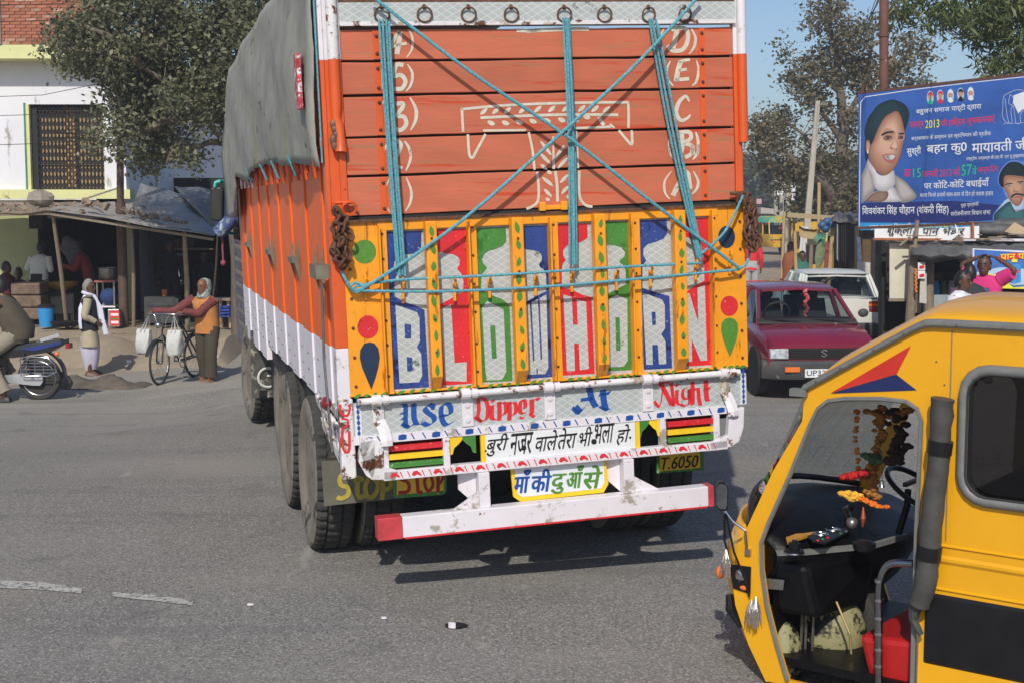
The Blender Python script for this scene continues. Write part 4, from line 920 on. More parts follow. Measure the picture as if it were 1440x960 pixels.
put(2, g2, [(1000, 625), (980, 592), (940, 625), (920, 690), (945, 738), (985, 730), (1008, 705)], 6)
put(3, g2, [(905, 815), (878, 870), (880, 950)], 3.4); put(3, g2, [(1040, 810), (1055, 870), (1050, 950)], 4); put(3, g2, [(955, 820), (958, 900), (945, 955)], 6, 0); put(3, g2, [(940, 815), (1000, 812), (1010, 850), (970, 880), (1015, 895), (1025, 950)], 5.5, 0)
put(3, g4, [(880, 10), (880, 60), (905, 105)], 3.4); put(3, g4, [(1058, 10), (1050, 70), (1022, 108)], 4); put(3, g4, [(1022, 20), (1015, 70), (975, 95)], 5.5, 0)
put(4, g4, [(892, 178), (850, 240), (852, 310), (882, 352)], 3.4); put(4, g4, [(1025, 178), (1055, 240), (1045, 290), (1015, 320)], 4)
put(4, g4, [(900, 330), (940, 250), (985, 185), (1000, 250), (1005, 290)], 7, 0); put(4, g4, [(915, 285), (960, 272), (1000, 268)], 3.5, 0)
# wheat and pitcher motif
def wz(i, pts, w): L_[i].append((zd, pts, w))
wz(2, [(60, 298), (55, 200), (50, 122)], 3.6); wz(2, [(46, 128), (300, 104), (600, 88), (1000, 78), (1300, 76)], 3.6); wz(2, [(1298, 78), (1302, 180), (1300, 268)], 3.4)
wz(2, [(190, 192), (500, 178), (850, 168), (1224, 170)], 3.8); wz(2, [(210, 288), (400, 286), (530, 284)], 3.2); wz(2, [(895, 270), (1050, 264), (1170, 258)], 3.2); wz(2, [(1160, 240), (1195, 268)], 3)
for cx, cy in ((215, 145), (305, 140), (392, 138), (505, 135), (620, 128), (725, 126), (830, 122), (950, 122), (1050, 125), (1135, 132)): L_[2].append((zd, [(cx-26, cy+22), (cx, cy), (cx+26, cy-24)], wave(9, 1.2, 5.6)))
for cx, cy in ((270, 228), (378, 228), (482, 222), (585, 215), (690, 210), (800, 205), (985, 182), (900, 205)): L_[2].append((zd, [(cx-26, cy-10), (cx, cy+4), (cx+28, cy+12)], wave(9, 1.6, 6.4)))
wz(2, [(1080, 185), (1095, 220), (1118, 248)], 5)
wz(3, [(96, 316), (100, 400), (108, 470), (130, 492), (160, 440), (228, 314)], 3.6); wz(3, [(1228, 286), (1290, 360), (1325, 392), (1328, 340), (1324, 286)], 3.6)
wz(3, [(552, 300), (580, 430), (596, 582)], 3.4); wz(3, [(906, 292), (915, 430), (922, 570)], 3.4); wz(3, [(735, 330), (738, 450), (740, 575)], [2+2*i/8 for i in range(9)])
wz(4, [(616, 598), (628, 740), (618, 820), (580, 856), (535, 874)], 3.6); wz(4, [(932, 590), (930, 740), (945, 810), (985, 850), (1030, 858)], 3.6); wz(4, [(752, 592), (765, 700), (768, 820)], 4)
for i, l in ((3, [(640, 366, 722, 472), (630, 452, 718, 540), (642, 542, 690, 580), (820, 396, 752, 500), (842, 492, 770, 570)]), (4, [(655, 638, 735, 704), (668, 726, 724, 784), (850, 616, 788, 680), (850, 704, 798, 762), (690, 592, 725, 610), (680, 796, 710, 812), (842, 770, 855, 800)])):
    for a, b, c, d in l: L_[i].append((zd, [(a, b), ((a+c)/2, (b+d)/2), (c, d)], wave(9, 1.2, 5)))
put(0, g1, [(1250, 188), (1330, 190), (1396, 186)], 5, 0); put(0, g2, [(0, 192), (130, 185), (300, 178), (385, 180)], 5.5, 0)
for i in range(5):
    grp = {}
    for z, pts, w in L_[i]: px_ = z(*pts[0])[0]; grp.setdefault('numeral' if px_ < 600 else 'letter' if px_ > 905 else 'motif', []).append((z, pts, w))
    for g_, l_ in grp.items():
        mb = MB(); [sm(z, pts, w, mb) for z, pts, w in l_]; tb(mb, 'painted_'+g_, m_cream, boards[i])
# orange catch on the sill
c0 = rl(757, 296); c1 = rl(796, 283); mb = BP(); mb.bx((c0.x, -.035, c0.z-.005), (c0.x+.04, 0, c1.z)); mb.bx((c1.x-.04, -.035, c0.z-.005), (c1.x, 0, c1.z)); mb.bx((c0.x+.02, -.02, c0.z), (c1.x-.02, 0, c1.z-.02)); tb(mb, 'board_catch', m_yo, bevel=.004)
# ---- corner posts, upper ones and pipes
def zlocal(py, x=-1.24): return rl(465 if x < 0 else 1040, py).z
Zs = 3.22   # colour change height
for sx, xo, xi in ((-1, -1.29, -1.168), (1, 1.335, 1.252)):
    for (z0, z1, m) in ((2.31, Zs, m_or), (Zs, 4.1, m_wh)):
        mb = BP(); a, b = min(xo, xi), max(xo, xi)
        if sx < 0:
            mb.bx((-1.287, .012, z0), (-1.262, .12, z1)); mb.bx((-1.262, .02, z0), (-1.19, .04, z1)); mb.bx((-1.206, -.01, z0), (-1.168, .04, z1))
        else:
            mb.bx((1.252, -.01, z0), (1.296, .04, z1)); mb.bx((1.296, .02, z0), (1.315, .12, z1))
        tb(mb, 'upper_post', m, bevel=.003)
# left corner post lower part (orange over white)
zw = rl(480, 490).z
for z0, z1, m in ((zw, 2.33, m_or), (BOTZ-.02, zw, m_wh)):
    mb = BP(); mb.bx((-1.285, .0, z0), (-1.21, .1, z1)); tb(mb, 'corner_post', m, bevel=.004)
for sx, px, zb_, pxr in ((-1, 470, 215, .033), (1, 1043.5, 200, .03)):
    x = rl(px, 100, .02).x; zend = rl(px, zb_, .02).z
    mb = BP(); mb.tube([(x, -.02, Zs), (x, -.02, 4.1)], pxr, 14); tb(mb, 'tube_post', m_whr if sx < 0 else m_wh, smooth=True)
    mb = BP()
    if sx < 0:
        mb.tube([(x, -.02, Zs), (x, -.02, zend+.27), (x-.004, -.022, zend+.2), (x+.006, -.016, zend+.15), (x+.014, -.03, zend+.1), (x+.016, -.03, zend+.03), (x+.012, -.035, zend)], [pxr, pxr, pxr*.8, pxr*1.05, pxr*.8, pxr, pxr*1.1], 14, flat=1)
    else: mb.tube([(x, -.02, Zs), (x, -.02, zend)], pxr, 14)
    tb(mb, 'tube_post', m_or, smooth=True)
mb = BP(); x = rl(471, 190, .05).x; zz = rl(471, 190, .05).z
for k in range(5): mb.sph((x+random.uniform(-.01, .012), -.036, zz+.06-k*.03), random.uniform(.02, .026), 8, 6, (1, .5, 1.3), noise=.12)
tb(mb, 'bare_metal_dent', mat('scraped rusty metal', (.16, .09, .06), .5, .4, var=.4, sc=20), smooth=True)
# right side of tailgate posts below
mb = BP(); mb.bx((1.252, .06, BOTZ), (1.30, .12, 2.33)); tb(mb, 'corner_post', m_or)
# pegs either side of the gate
for px, py in ((488, 285), (1042, 272)):
    c = rl(px, py, .04); mb = BP(); mb.tube([(c.x-.07, -.04, c.z), (c.x+.03, -.04, c.z+.002)], .011, 8); mb.ring((c.x+.01, -.045, c.z-.035), .04, .009, (0, 1, .3), 12, 5); tb(mb, 'gate_pin', m_or if px < 600 else m_rust, smooth=True)
# ---- cross bar with rings
z0, z1 = rl(760, 29, .03).z, rl(760, 3, .03).z
mb = BP(); mb.bx((-1.17, -.03, z0), (1.262, .05, z1)); cb = tb(mb, 'cross_bar', m_tape, bevel=.003)
mb = BP(); mb.bx((-1.17, -.034, z0-.024), (1.262, .05, z0)); tb(mb, 'rusty_edge', m_whr, cb)
mb = BP(); mb.bx((-1.17, -.02, z1+.002), (1.262, .05, z1+.03)); tb(mb, 'rusty_edge', m_rust, cb)
mb = BP(); mb.bx((-1.17, -.025, z1+.03), (1.262, .05, z1+.2)); tb(mb, 'upper_cross_bar', m_tape)
for px in (537, 597, 659, 719, 793.5, 850, 912, 963):
    c = rl(px, 21, .04); mb = BP(); r = .042
    mb.ring((c.x, -.045, c.z-.0), r, .0055, (random.uniform(-.15, .15), 1, .18), 18, 6); mb.sph((c.x, -.04, c.z+r+.004), .012, 8, 5, (1, .9, 1.2)); tb(mb, 'ring', m_rust, cb, smooth=True)
# ---- hinge tube and reflective beam
zh0 = BOTZ-.01; hp = lambda px, py, off=.03: rl(px, py, off)
a = hp(503, 565); b = hp(1040, 523)
mb = BP(); mb.tube([(a.x, -.03, a.z), ((a.x+b.x)/2, -.03, (a.z+b.z)/2), (b.x, -.03, b.z)], .021, 12); tb(mb, 'hinge_rod', m_whr, smooth=True)
ZH = (a.z+b.z)/2
beamtop = ZH-.012; beambot = rl(770, 591, 0).z
xl, xr = rl(496, 600).x, rl(1050, 560).x
mb = BP(); mb.bx((xl, .002, beambot), (xr, .05, beamtop)); beam = tb(mb, 'tail_beam', m_tape)
mb = BP(); mb.bx((xl, -.01, beambot-.048), (xr-.07, .05, beambot+.002)); tb(mb, 'painted_edge_strip', m_wh, beam)
for px in (532, 657, 773, 911, 1020):
    x = rl(px, 560).x; mb = BP()
    mb.tube([(x-.045, -.03, ZH), (x+.01, -.03, ZH)], .034, 14); mb.tube([(x+.022, -.03, ZH), (x+.055, -.03, ZH)], .03, 14)
    if px in (532, 1020):
        mb.tube([(x-.01, -.012, ZH), (x-.005, -.014, ZH-.08), (x-.004, -.01, ZH-.12), (x+.02, -.03, ZH-.18), (x+.03, -.05, ZH-.24), (x+.03, -.05, ZH-.27)], .034, 4, flat=.3); tb(mb, 'hinge', m_whr)
    else:
        mb.bx((x-.038, -.014, ZH-.2), (x+.03, 0, ZH)); h = tb(mb, 'hinge', m_wh)
        for zz in (-.07, -.16): q = BP(); q.cyl((x-.004, -.022, ZH+zz), (x-.004, -.014, ZH+zz), .014, 6); q.cyl((x-.004, -.018, ZH+zz), (x-.004, -.013, ZH+zz), .02, 12); tb(q, 'bolt', m_wh, h)
# blackletter words on the beam
def words(lst, m, off=-.0005):
    mb = MB()
    for z, pts, w, ang in lst: nib(mb, PX(off), [z(*p) for p in smooth_pts(pts, 3)], w, ang)
    tb(mb, 'painted_lettering', m, beam)
use = [(ze, [(395, 150), (428, 160), (430, 300), (470, 312), (500, 290)], 7, 20), (ze, [(385, 222), (420, 212)], 5, 45), (ze, [(395, 260), (425, 250)], 5, 45), (ze, [(490, 145), (492, 250), (515, 300), (535, 296)], 8, 10), (ze, [(478, 150), (500, 140)], 5, 40), (ze, [(400, 292), (430, 315), (460, 320)], 6, 45),
       (ze, [(640, 168), (605, 150), (572, 180), (600, 215), (640, 245), (640, 285), (595, 305), (555, 285)], 8, 35), (ze, [(545, 280), (560, 270)], 6, 50), (ze, [(640, 165), (630, 190)], 5, 0),
       (ze, [(690, 235), (760, 225), (768, 180), (745, 145), (700, 160), (695, 230), (715, 290), (745, 305), (775, 282)], 8, 30)]
atw = [(zf, [(810, 75), (870, 120), (960, 0), (1000, -60)], 6, 60), (zf, [(835, 65), (880, 110)], 8, 45), (zf, [(950, -100), (975, 10), (1010, 70)], 9, 20), (zf, [(880, 10), (960, 0), (985, -5)], 5, 80), (zf, [(1068, -75), (1075, 20), (1095, 90), (1125, 88)], 9, 12), (zf, [(1040, 65), (1100, 100)], 5, 30), (zf, [(1035, -35), (1085, -38), (1128, -52)], 5.5, 62), (zf, [(905, -75), (950, -100)], 6, 30)]
words(use, m_bplain); words(atw, m_bplain)
dp = [(zf, [(15, -5), (20, 100), (10, 160), (45, 190), (88, 165), (95, 60), (70, 5), (30, -10)], 6, 20), (zf, [(-20, 155), (45, 195)], 5, 45),
      (zf, [(130, 55), (128, 160), (160, 180)], 7, 10), (zf, [(130, 15), (150, 22)], 6, 40)]
for x0 in (190, 275): dp += [(zf, [(x0, 25), (x0+5, 110), (x0+2, 185)], 6.5, 10), (zf, [(x0+5, 50), (x0+40, 28), (x0+58, 60), (x0+55, 120), (x0+20, 145)], 6, 15), (zf, [(x0-8, 195), (x0+18, 180)], 4, 30)]
dp += [(zf, [(372, 95), (410, 75), (408, 20), (385, 10), (370, 40), (368, 105), (390, 130), (410, 115)], 6, 20), (zf, [(365, 155), (395, 165), (420, 145)], 4, 45), (zf, [(465, 5), (468, 110), (450, 135)], 7, 15), (zf, [(468, 30), (500, 0), (530, 8)], 6, 40), (zf, [(455, 130), (490, 155)], 5, 45)]
z6 = zoomf(740, 400, 4.364)
ng = [(z6, [(785, 715), (820, 745), (838, 640), (840, 600)], 5, 60), (z6, [(820, 600), (850, 650), (895, 740)], 7, 10), (z6, [(890, 600), (900, 680), (905, 745)], 5, 10),
      (z6, [(925, 645), (925, 720), (948, 738)], 5, 10), (z6, [(918, 612), (932, 620)], 5, 40),
      (z6, [(995, 630), (965, 640), (962, 690), (995, 700), (998, 640), (1002, 720), (975, 745), (945, 730)], 5, 25), (z6, [(1020, 595), (1022, 720), (1012, 738)], 6, 10), (z6, [(1025, 650), (1052, 632), (1060, 700), (1070, 740)], 5.5, 10), (z6, [(1102, 585), (1108, 700), (1128, 712)], 7, 10), (z6, [(1085, 645), (1132, 632)], 4, 60), (z6, [(810, 600), (880, 598)], 3, 60)]
words(dp, m_rplain); words(ng, m_rplain)
# blue dashes along the edge strip, blue beads at the ends, red dashes on the lower rail
mb = MB(); q = .0115
n = 34
for k in range(n):
    x = xl+.06+(xr-xl-.2)*k/n; zc_ = beambot-.022
    if k % 3 == 0:
        pts = [(x, zc_-.014), (x+.004, zc_+.012), (x+.03, zc_+.017), (x+.052, zc_+.012), (x+.05, zc_-.014), (x+.02, zc_-.018)]
    else: pts = [(x+.008, zc_+.018), (x+.016, zc_+.018), (x+.034, zc_-.018), (x+.026, zc_-.018)]
    mb.poly([PB(a_, b_, q) for a_, b_ in pts])
tb(mb, 'painted_dashes', m_bplain, beam)
for x in (xl+.035, xr-.022):
    mb = BP(); mb.bx((x-.02, -.002, beambot), (x+.02, .003, beamtop-.02)); tb(mb, 'end_strip', m_wh, beam)
    mb = MB()
    for k in range(7): leaf2d(mb, (x, beambot+.02+k*.032), R(90), .036, .02, .0035, PB)
    tb(mb, 'painted_beads', m_bplain, beam)
# ---- lower white tail frame (slats, writing board)
lz0 = rl(760, 655, .02).z; lz1 = lz0+.056
fl = rl(527, 660, .02).x; fr = rl(1035, 620, .02).x
mb = BP(); mb.bx((fl+.05, -.03, lz0), (fr-.06, .03, lz1)); lr = tb(mb, 'lower_rail', m_wh, bevel=.004)
mb = MB()
for k in range(48):
    x = fl+.09+(fr-fl-.22)*k/48; zc_ = (lz0+lz1)/2
    if k % 3 == 0: pts = [(x-.004, zc_-.004), (x+.008, zc_+.016), (x+.03, zc_+.018), (x+.05, zc_), (x+.058, zc_-.018), (x+.03, zc_-.004), (x+.01, zc_-.014)]
    else: pts = [(x+.012, zc_+.02), (x+.019, zc_+.02), (x+.034, zc_-.02), (x+.028, zc_-.018)]
    mb.poly([PB(a_, b_, .0315) for a_, b_ in pts])
tb(mb, 'painted_dashes', m_rplain, lr)
# curved end brackets
for pts in ([(507, 622), (527, 618), (527, 660), (524, 674), (515, 668), (505, 650), (505, 640)], ):
    mb = MB(); mb.prism([rp(x, y, .03) for x, y in pts], TB.to_3x3() @ Vector((0, .05, 0)))
    tb(mb, 'end_bracket', m_whr)
mb = MB(); mb.prism([rp(x, y, .03) for x, y in [(506, 612), (528, 618), (540, 622), (540, 655), (562, 662), (556, 675), (524, 674), (512, 656), (506, 636)]], TB.to_3x3() @ Vector((0, .05, 0))); tb(mb, 'end_bracket', m_whr, bevel=.004)
mb = MB(); mb.prism([rp(x, y, .03) for x, y in [(1026, 580), (1047, 572), (1046, 600), (1040, 620), (1028, 628), (1000, 632), (998, 622), (1014, 617), (1024, 612)]], TB.to_3x3() @ Vector((0, .05, 0))); tb(mb, 'end_bracket', m_wh, bevel=.004)
for px in (541.5, 628, 932.5, 1008):
    x = rl(px, 630 if px < 700 else 600, .02).x; mb = BP(); mb.bx((x-.02, -.022, lz1), (x+.02, .02, beambot-.05)); tb(mb, 'frame_upright', m_wh, bevel=.003)
for x0, x1 in ((547, 623), (940, 1005)):
    xa = rl(x0, 630 if x0 < 700 else 600, .01).x; xb = rl(x1, 630 if x0 < 700 else 600, .01).x; H_ = beambot-.05-lz1
    for f, m in ((.78, m_red), (.47, m_yel), (.17, m_grn)):
        mb = BP(); mb.bx((xa-.005, -.012, lz1+H_*f-.016), (xb+.005, .01, lz1+H_*f+.016)); tb(mb, 'slat', m)
    mb = BP(); mb.bx((xa-.005, .07, lz1-.02), (xb+.005, .12, beambot-.05)); tb(mb, 'lamp_housing', mat('dark red lens', (.12, .006, .006), .25, var=.5, sc=12))
# dark niches with pointed arch, green and yellow quarters
for x0, x1, y0 in ((632, 670, 640), (897, 929, 600)):
    xa = rl(x0, y0, .005).x; xb = rl(x1, y0, .005).x; H_ = beambot-.05-lz1; xm = (xa+xb)/2; zt_ = beambot-.05
    for sgn, mA in ((-1, m_yel if x0 < 700 else m_grn), (1, m_grn if x0 < 700 else m_yel)):
        xe = xa if sgn < 0 else xb; h = abs(xe-xm)
        pts = [(xm, zt_), (xm, zt_-H_*.12), (xm+sgn*h*.3, zt_-H_*.28), (xm+sgn*h*.62, zt_-H_*.4), (xm+sgn*h*.75, zt_-H_*.62), (xe, zt_-H_*.66), (xe, zt_)]
        mb = MB(); mb.prism([PB(a_, b_, .004) for a_, b_ in pts], TB.to_3x3() @ Vector((0, .01, 0))); tb(mb, 'niche_spandrel', mA)
# writing board
xa, xb = rl(683, 625, .01).x, rl(893, 612, .01).x; z1_ = beambot-.052; z0_ = lz1+.001
mb = BP(); mb.bx((xa, -.012, z0_), (xb, .01, z1_)); wb = tb(mb, 'writing_board', m_wb)
for x in (xa-.03, xb+.002): mb = BP(); mb.bx((x, -.01, z0_), (x+.03, .01, z1_)); tb(mb, 'yellow_edge', m_yel, wb)
mb = MB(); P_ = PX(.0135)
def tq(x0, x1, yt0, yt1, yb0, yb1, off): return [rp(x0, yb0, off), rp(x1, yb1, off), rp(x1, yt1, off), rp(x0, yt0, off)]
for s_, x0, x1, yt, yb, bo in (('बुरी', 85, 275, 310, 490, .02), ('नजर', 290, 480, 300, 480, .025), ('वाले', 500, 690, 280, 450, .02), ('तेरा', 690, 850, 255, 430, .02), ('भी', 870, 980, 245, 405, .025), ('भला', 1000, 1165, 220, 385, .02), ('हो', 1185, 1300, 225, 395, .03)):
    a_ = zf(x0, 0)[0]; b_ = zf(x1, 0)[0]; sl_ = -.10*(x1-x0)
    yy = lambda v: zf(0, v)[1]
    mb = MB(); put_text(mb, s_, tq(a_, b_, yy(yt), yy(yt+sl_), yy(yb), yy(yb+sl_), .0135), bold=2, shear=.3); tb(mb, 'painted_word', m_blk, wb)
mb = MB()
for c in ((78, 440, 9), (400, 415, 22), (992, 362, 24), (1297, 328, 10)): mb = MB(); mb.poly([rp(*zf(c[0]+c[2]*math.cos(t*.52), c[1]+c[2]*math.sin(t*.52)), .0138) for t in range(12)]); tb(mb, 'painted_dot', m_blk, wb)
# ---- plate hanging on the frame
m_plate = mat('pale sign face', (.72, .76, .82), .35, var=.05, sc=8)
mb = MB(); off = -.02
outer = [(718, 657), (852, 645), (856, 680), (849, 692), (732, 705), (722, 698)]
mb.prism([rp(x, y, off) for x, y in outer], TB.to_3x3() @ Vector((0, .02, 0))); pl = tb(mb, 'hanging_plate', m_yel, bevel=.003)
mb = MB(); mb.poly([rp(x, y, off+.002) for x, y in [(723, 655), (849, 646), (850, 678), (845, 686), (735, 698), (728, 694)]]); tb(mb, 'sign_face', m_plate, pl)
mb = MB(); yy = lambda v: zf(0, v)[1]
for s_, x0, x1, yt, yb in (('माँ', 325, 460, 605, 800), ('की', 470, 632, 600, 790)):
    put_text(mb, s_, tq(zf(x0, 0)[0], zf(x1, 0)[0], yy(yt), yy(yt-8), yy(yb), yy(yb-10), off+.004), bold=4, shear=.2); tb(mb, 'painted_word', m_bplain, pl); mb = MB()
mb = MB()
for s_, x0, x1, yt, yb in (('दु', 630, 760, 640, 805), ('आँ', 765, 905, 570, 760), ('से', 910, 1060, 570, 765)):
    put_text(mb, s_, tq(zf(x0, 0)[0], zf(x1, 0)[0], yy(yt), yy(yt-8), yy(yb), yy(yb-12), off+.004), bold=4, shear=.2); tb(mb, 'painted_word', m_lgr, pl); mb = MB()
# ---- bumper bar (hangs from chassis)
def cl(px, py, off): return FC.hit(px, py, 1, -off)
BO = .08
a = FB.hit(566, 735, 1, -BO); b = FB.hit(996.5, 697, 1, -BO); e0 = FB.hit(531, 738, 1, -BO); e1 = FB.hit(1004, 695, 1, -BO)
zc_ = (FB.hit(760, 738, 1, -BO).z+FB.hit(760, 705, 1, -BO).z)/2; hh = abs(FB.hit(760, 738, 1, -BO).z-FB.hit(760, 707, 1, -BO).z)/2-.004
mb = BP(); mb.bx((a.x, -BO, zc_-hh), (b.x, .02, zc_+hh)); bump = tb(mb, 'bumper_bar', m_wh, bevel=.006)
for x0, x1 in ((e0.x, a.x), (b.x, e1.x)): mb = BP(); mb.bx((x0, -BO-.003, zc_-hh-.003), (x1, .023, zc_+hh+.003)); tb(mb, 'red_end', mat('red reflective tape', (.5, .05, .06), .4, var=.25, sc=9, spots=('8a7a78', .2, 12)), bump, bevel=.004)
mb = BP(); mb.bx((a.x+.01, -BO-.003, zc_-hh-.006), (b.x-.01, -BO+.002, zc_-hh+.004)); tb(mb, 'red_edge', m_red, bump)
for px in (681, 884):
    x = rl(px, 690, .02).x; mb = BP(); mb.bx((x-.038, -.05, zc_+hh), (x+.03, .09, lz0-.002)); br = tb(mb, 'bumper_bracket', m_wh, bevel=.004)
    sg = -1 if px < 700 else 1
    mb = BP(); mb.prism([(x+sg*.035-.002, -.03, zc_+hh+.001), (x+sg*.2, -.03, zc_+hh+.001), (x+sg*.035, -.03, zc_+hh+.1)], (0, .012, 0)); tb(mb, 'gusset', m_wh, br)
    mb = BP(); mb.prism([(x-.04, .02, zc_+hh+.001), (x-.14, .06, zc_+hh+.1), (x-.14, .06, lz0), (x-.04, .02, lz0)], (0, .02, 0)); tb(mb, 'side_web', m_wh, br)
# ---- mud flap and sign plates under the tail
m_flap = mat('dusty grey rubber', (.13, .125, .10), .85, var=.2, sc=4, bump=.2, bsc=12, spots=('554f45', .25, 5))
def fq(pts, off): return [rp(x, y, off) for x, y in pts]
mb = MB(); mb.prism(fq([(452, 648), (575, 640), (590, 697), (456, 711)], -.75), TB.to_3x3() @ Vector((0, .012, 0))); fp = tb(mb, 'mud_flap', m_flap)
mb = MB(); s5 = zoomf(440, 560, 4.3625)
for pts in ([(235, 425), (200, 440), (165, 490), (175, 530), (215, 545), (215, 590), (170, 612), (148, 600)], [(280, 470), (272, 560), (285, 605), (320, 590)], [(250, 500), (315, 490)], [(345, 480), (322, 540), (335, 600), (375, 595), (400, 540), (385, 495), (345, 480)], [(430, 490), (430, 560), (422, 620)], [(435, 500), (470, 490), (475, 540), (440, 560)]):
    stroke(mb, PX(-.744), [s5(*p) for p in smooth_pts(pts, 4)], 6.5)
tb(mb, 'painted_lettering', mat('faded yellow lettering', (.42, .33, .05), .7, var=.2, sc=20), fp)
m_ydk = mat('yellow plate paint', (.8, .5, .02), .5, var=.1, sc=10)
mb = MB(); mb.prism(fq([(553, 658), (628, 652), (628, 690), (624, 695), (558, 700), (554, 697)], -.3), TB.to_3x3() @ Vector((0, .015, 0))); fp = tb(mb, 'stop_plate', m_grn)
mb = MB(); mb.poly(fq([(558, 662), (624, 656), (624, 689), (558, 695)], -.298)); tb(mb, 'sign_face', m_ydk, fp)
mb = MB(); stroke_l = [([(572, 662), (560, 664), (562, 672), (574, 678), (574, 690), (560, 692)], 5), ([(586, 656), (588, 690), (594, 690)], 5), ([(580, 668), (592, 666)], 3), ([(604, 664), (597, 676), (602, 690), (609, 680), (604, 664)], 4.5), ([(616, 658), (616, 692)], 5), ([(616, 662), (625, 666), (618, 680)], 4)]
for pts, w_ in stroke_l: stroke(mb, PX(-.296), smooth_pts(pts, 4), w_)
tb(mb, 'painted_lettering', mat('dark red lettering', (.35, .015, .01), .5, var=.2, sc=20), fp)
mb = MB(); mb.prism(fq([(924, 637), (989, 632), (990, 660), (924, 665)], -.3), TB.to_3x3() @ Vector((0, .015, 0))); fp = tb(mb, 'number_plate', m_grn)
mb = MB(); mb.poly(fq([(928, 637), (984, 633), (985, 657), (928, 662)], -.298)); tb(mb, 'sign_face', m_ydk, fp)
mb = MB()
put_text(mb, 'T.6050', tq(930, 982, 643, 639, 660, 656, -.296), bold=3, shear=.25)
tb(mb, 'painted_lettering', m_blk, fp)
# ---- rear corner side frame with red marks
mb = MB(); cnr = [(475, 562), (497, 566), (497, 610), (494, 640), (485, 657), (476, 648), (473, 625)]
mb = BP(); zt1 = 1.275
mb.bx((-1.285, -.01, .80), (-1.2, .07, zt1)); cn = tb(mb, 'corner_plate', m_whr, bevel=.01)
mb = MB()
for pts, w_ in (([(478, 568), (480, 580), (488, 584), (492, 574), (490, 568)], 3.5), ([(480, 588), (489, 590), (488, 598), (482, 600)], 3), ([(482, 600), (481, 622), (485, 634), (491, 632), (491, 606)], 4)): stroke(mb, PX(.0115), smooth_pts(pts, 4), w_)
tb(mb, 'painted_lettering', m_rplain, cn)
# ---- left side: ribbed sheet, hooks, white skirt  (x=-1.25 plane, y forward 0..8)
BL = 7.6
def sidey(px, py=400): return FB.hit(px, py, 0, -1.25).y
zst, zwb = 2.74, 1.53   # top of side sheets, orange/white boundary
nr = 17; ys = [.1+(BL-.1)*i/nr for i in range(nr+1)]
wsh = mat('white skirt paint', (.75, .72, .78), .45, var=.06, sc=4, spots=('8a7a6a', .12, 10))
for i in range(nr):
    y0, y1 = ys[i], ys[i+1]; out = .013 if i % 2 else .0; x = -1.235-out
    for z0, z1, m in ((zwb, zst, m_ors), (1.12 if i < 11 else .97, zwb, wsh)):
        mb = BP(); mb.bx((x, y0, z0), (-1.18, y1, z1)); q = tb(mb, 'side_rib', m, bevel=.003)
    mb = BP()
    for zz in (1.16, 1.27, 1.38): mb.sph((x-.002, (y0+y1)/2, zz), .009, 6, 4)
    tb(mb, 'rivets', m_gun, q)
    # tie hook at the top
    if i % 2 == 0 or 1:
        mb = BP(); yh = (y0+y1)/2; xx = -1.30
        mb.tube([(xx, yh-.03, 2.60), (xx-.01, yh-.03, 2.69), (xx-.012, yh, 2.72), (xx-.01, yh+.03, 2.69), (xx, yh+.03, 2.56)], .011, 6); tb(mb, 'tie_hook', m_whr if i > 9 else m_or, smooth=True)
    if i in (1, 4, 8, 13, 18):
        mb = BP(); mb.bx((-1.30, y0+.03, 1.99), (-1.26, y0+.33, 2.03)); mb.prism([(-1.25, y0+.02, 1.86), (-1.288, y0+.02, 2.0), (-1.25, y0+.02, 2.15)], (0, .012, 0)); mb.prism([(-1.25, y0+.33, 1.86), (-1.288, y0+.33, 2.0), (-1.25, y0+.33, 2.15)], (0, .012, 0)); tb(mb, 'step_bracket', mat('grey olive paint', (.15, .15, .11), .6, var=.3, sc=9))
for z in (2.74,):
    mb = BP(); mb.bx((-1.3, .1, z), (-1.18, BL, z+.05)); tb(mb, 'side_top_rail', m_or)
mb = BP(); mb.bx((-1.2, .1, .95), (1.2, BL, 1.3)); tb(mb, 'body_floor', m_dark)
mb = BP(); mb.bx((1.2, .1, .95), (1.27, BL, 2.78)); tb(mb, 'side_wall', m_or)
mb = BP(); mb.bx((-1.17, BL-.06, 1.3), (1.2, BL, 3.7)); tb(mb, 'front_bulkhead', m_or)
mb = BP(); mb.tube([(-1.33, .12, 1.93), (-1.335, .15, 1.5), (-1.32, .12, .95)], .008, 6); tb(mb, 'side_rod', m_gun)
mb = BP(); mb.bx((-1.36, .12, 1.97), (-1.27, .42, 2.05)); tb(mb, 'step_bracket', mat('grey olive paint', 0))
# side marker lamp and side truss at the rear corner
mb = BP(); mb.sph((-1.33, .2, 1.23), .05, 12, 8, (.7, 1.5, .8)); tb(mb, 'side_lamp', mat('red lens', (.22, .01, .015), .2, var=.2, coat=.5), smooth=True)
mb = BP()
for a_, b_ in (((-1.24, .02, .98), (-1.24, 1.35, 1.1)), ((-1.24, .02, .82), (-1.24, 1.25, 1.0)), ((-1.24, .3, .86), (-1.24, .5, 1.05)), ((-1.24, .75, .93), (-1.24, .6, 1.07)), ((-1.24, .05, 1.12), (-1.24, .8, 1.17)), ((-1.24, .9, .95), (-1.24, 1.1, 1.1))): mb.bar(a_, b_, .03, .05)
tb(mb, 'side_under_frame', m_whr)
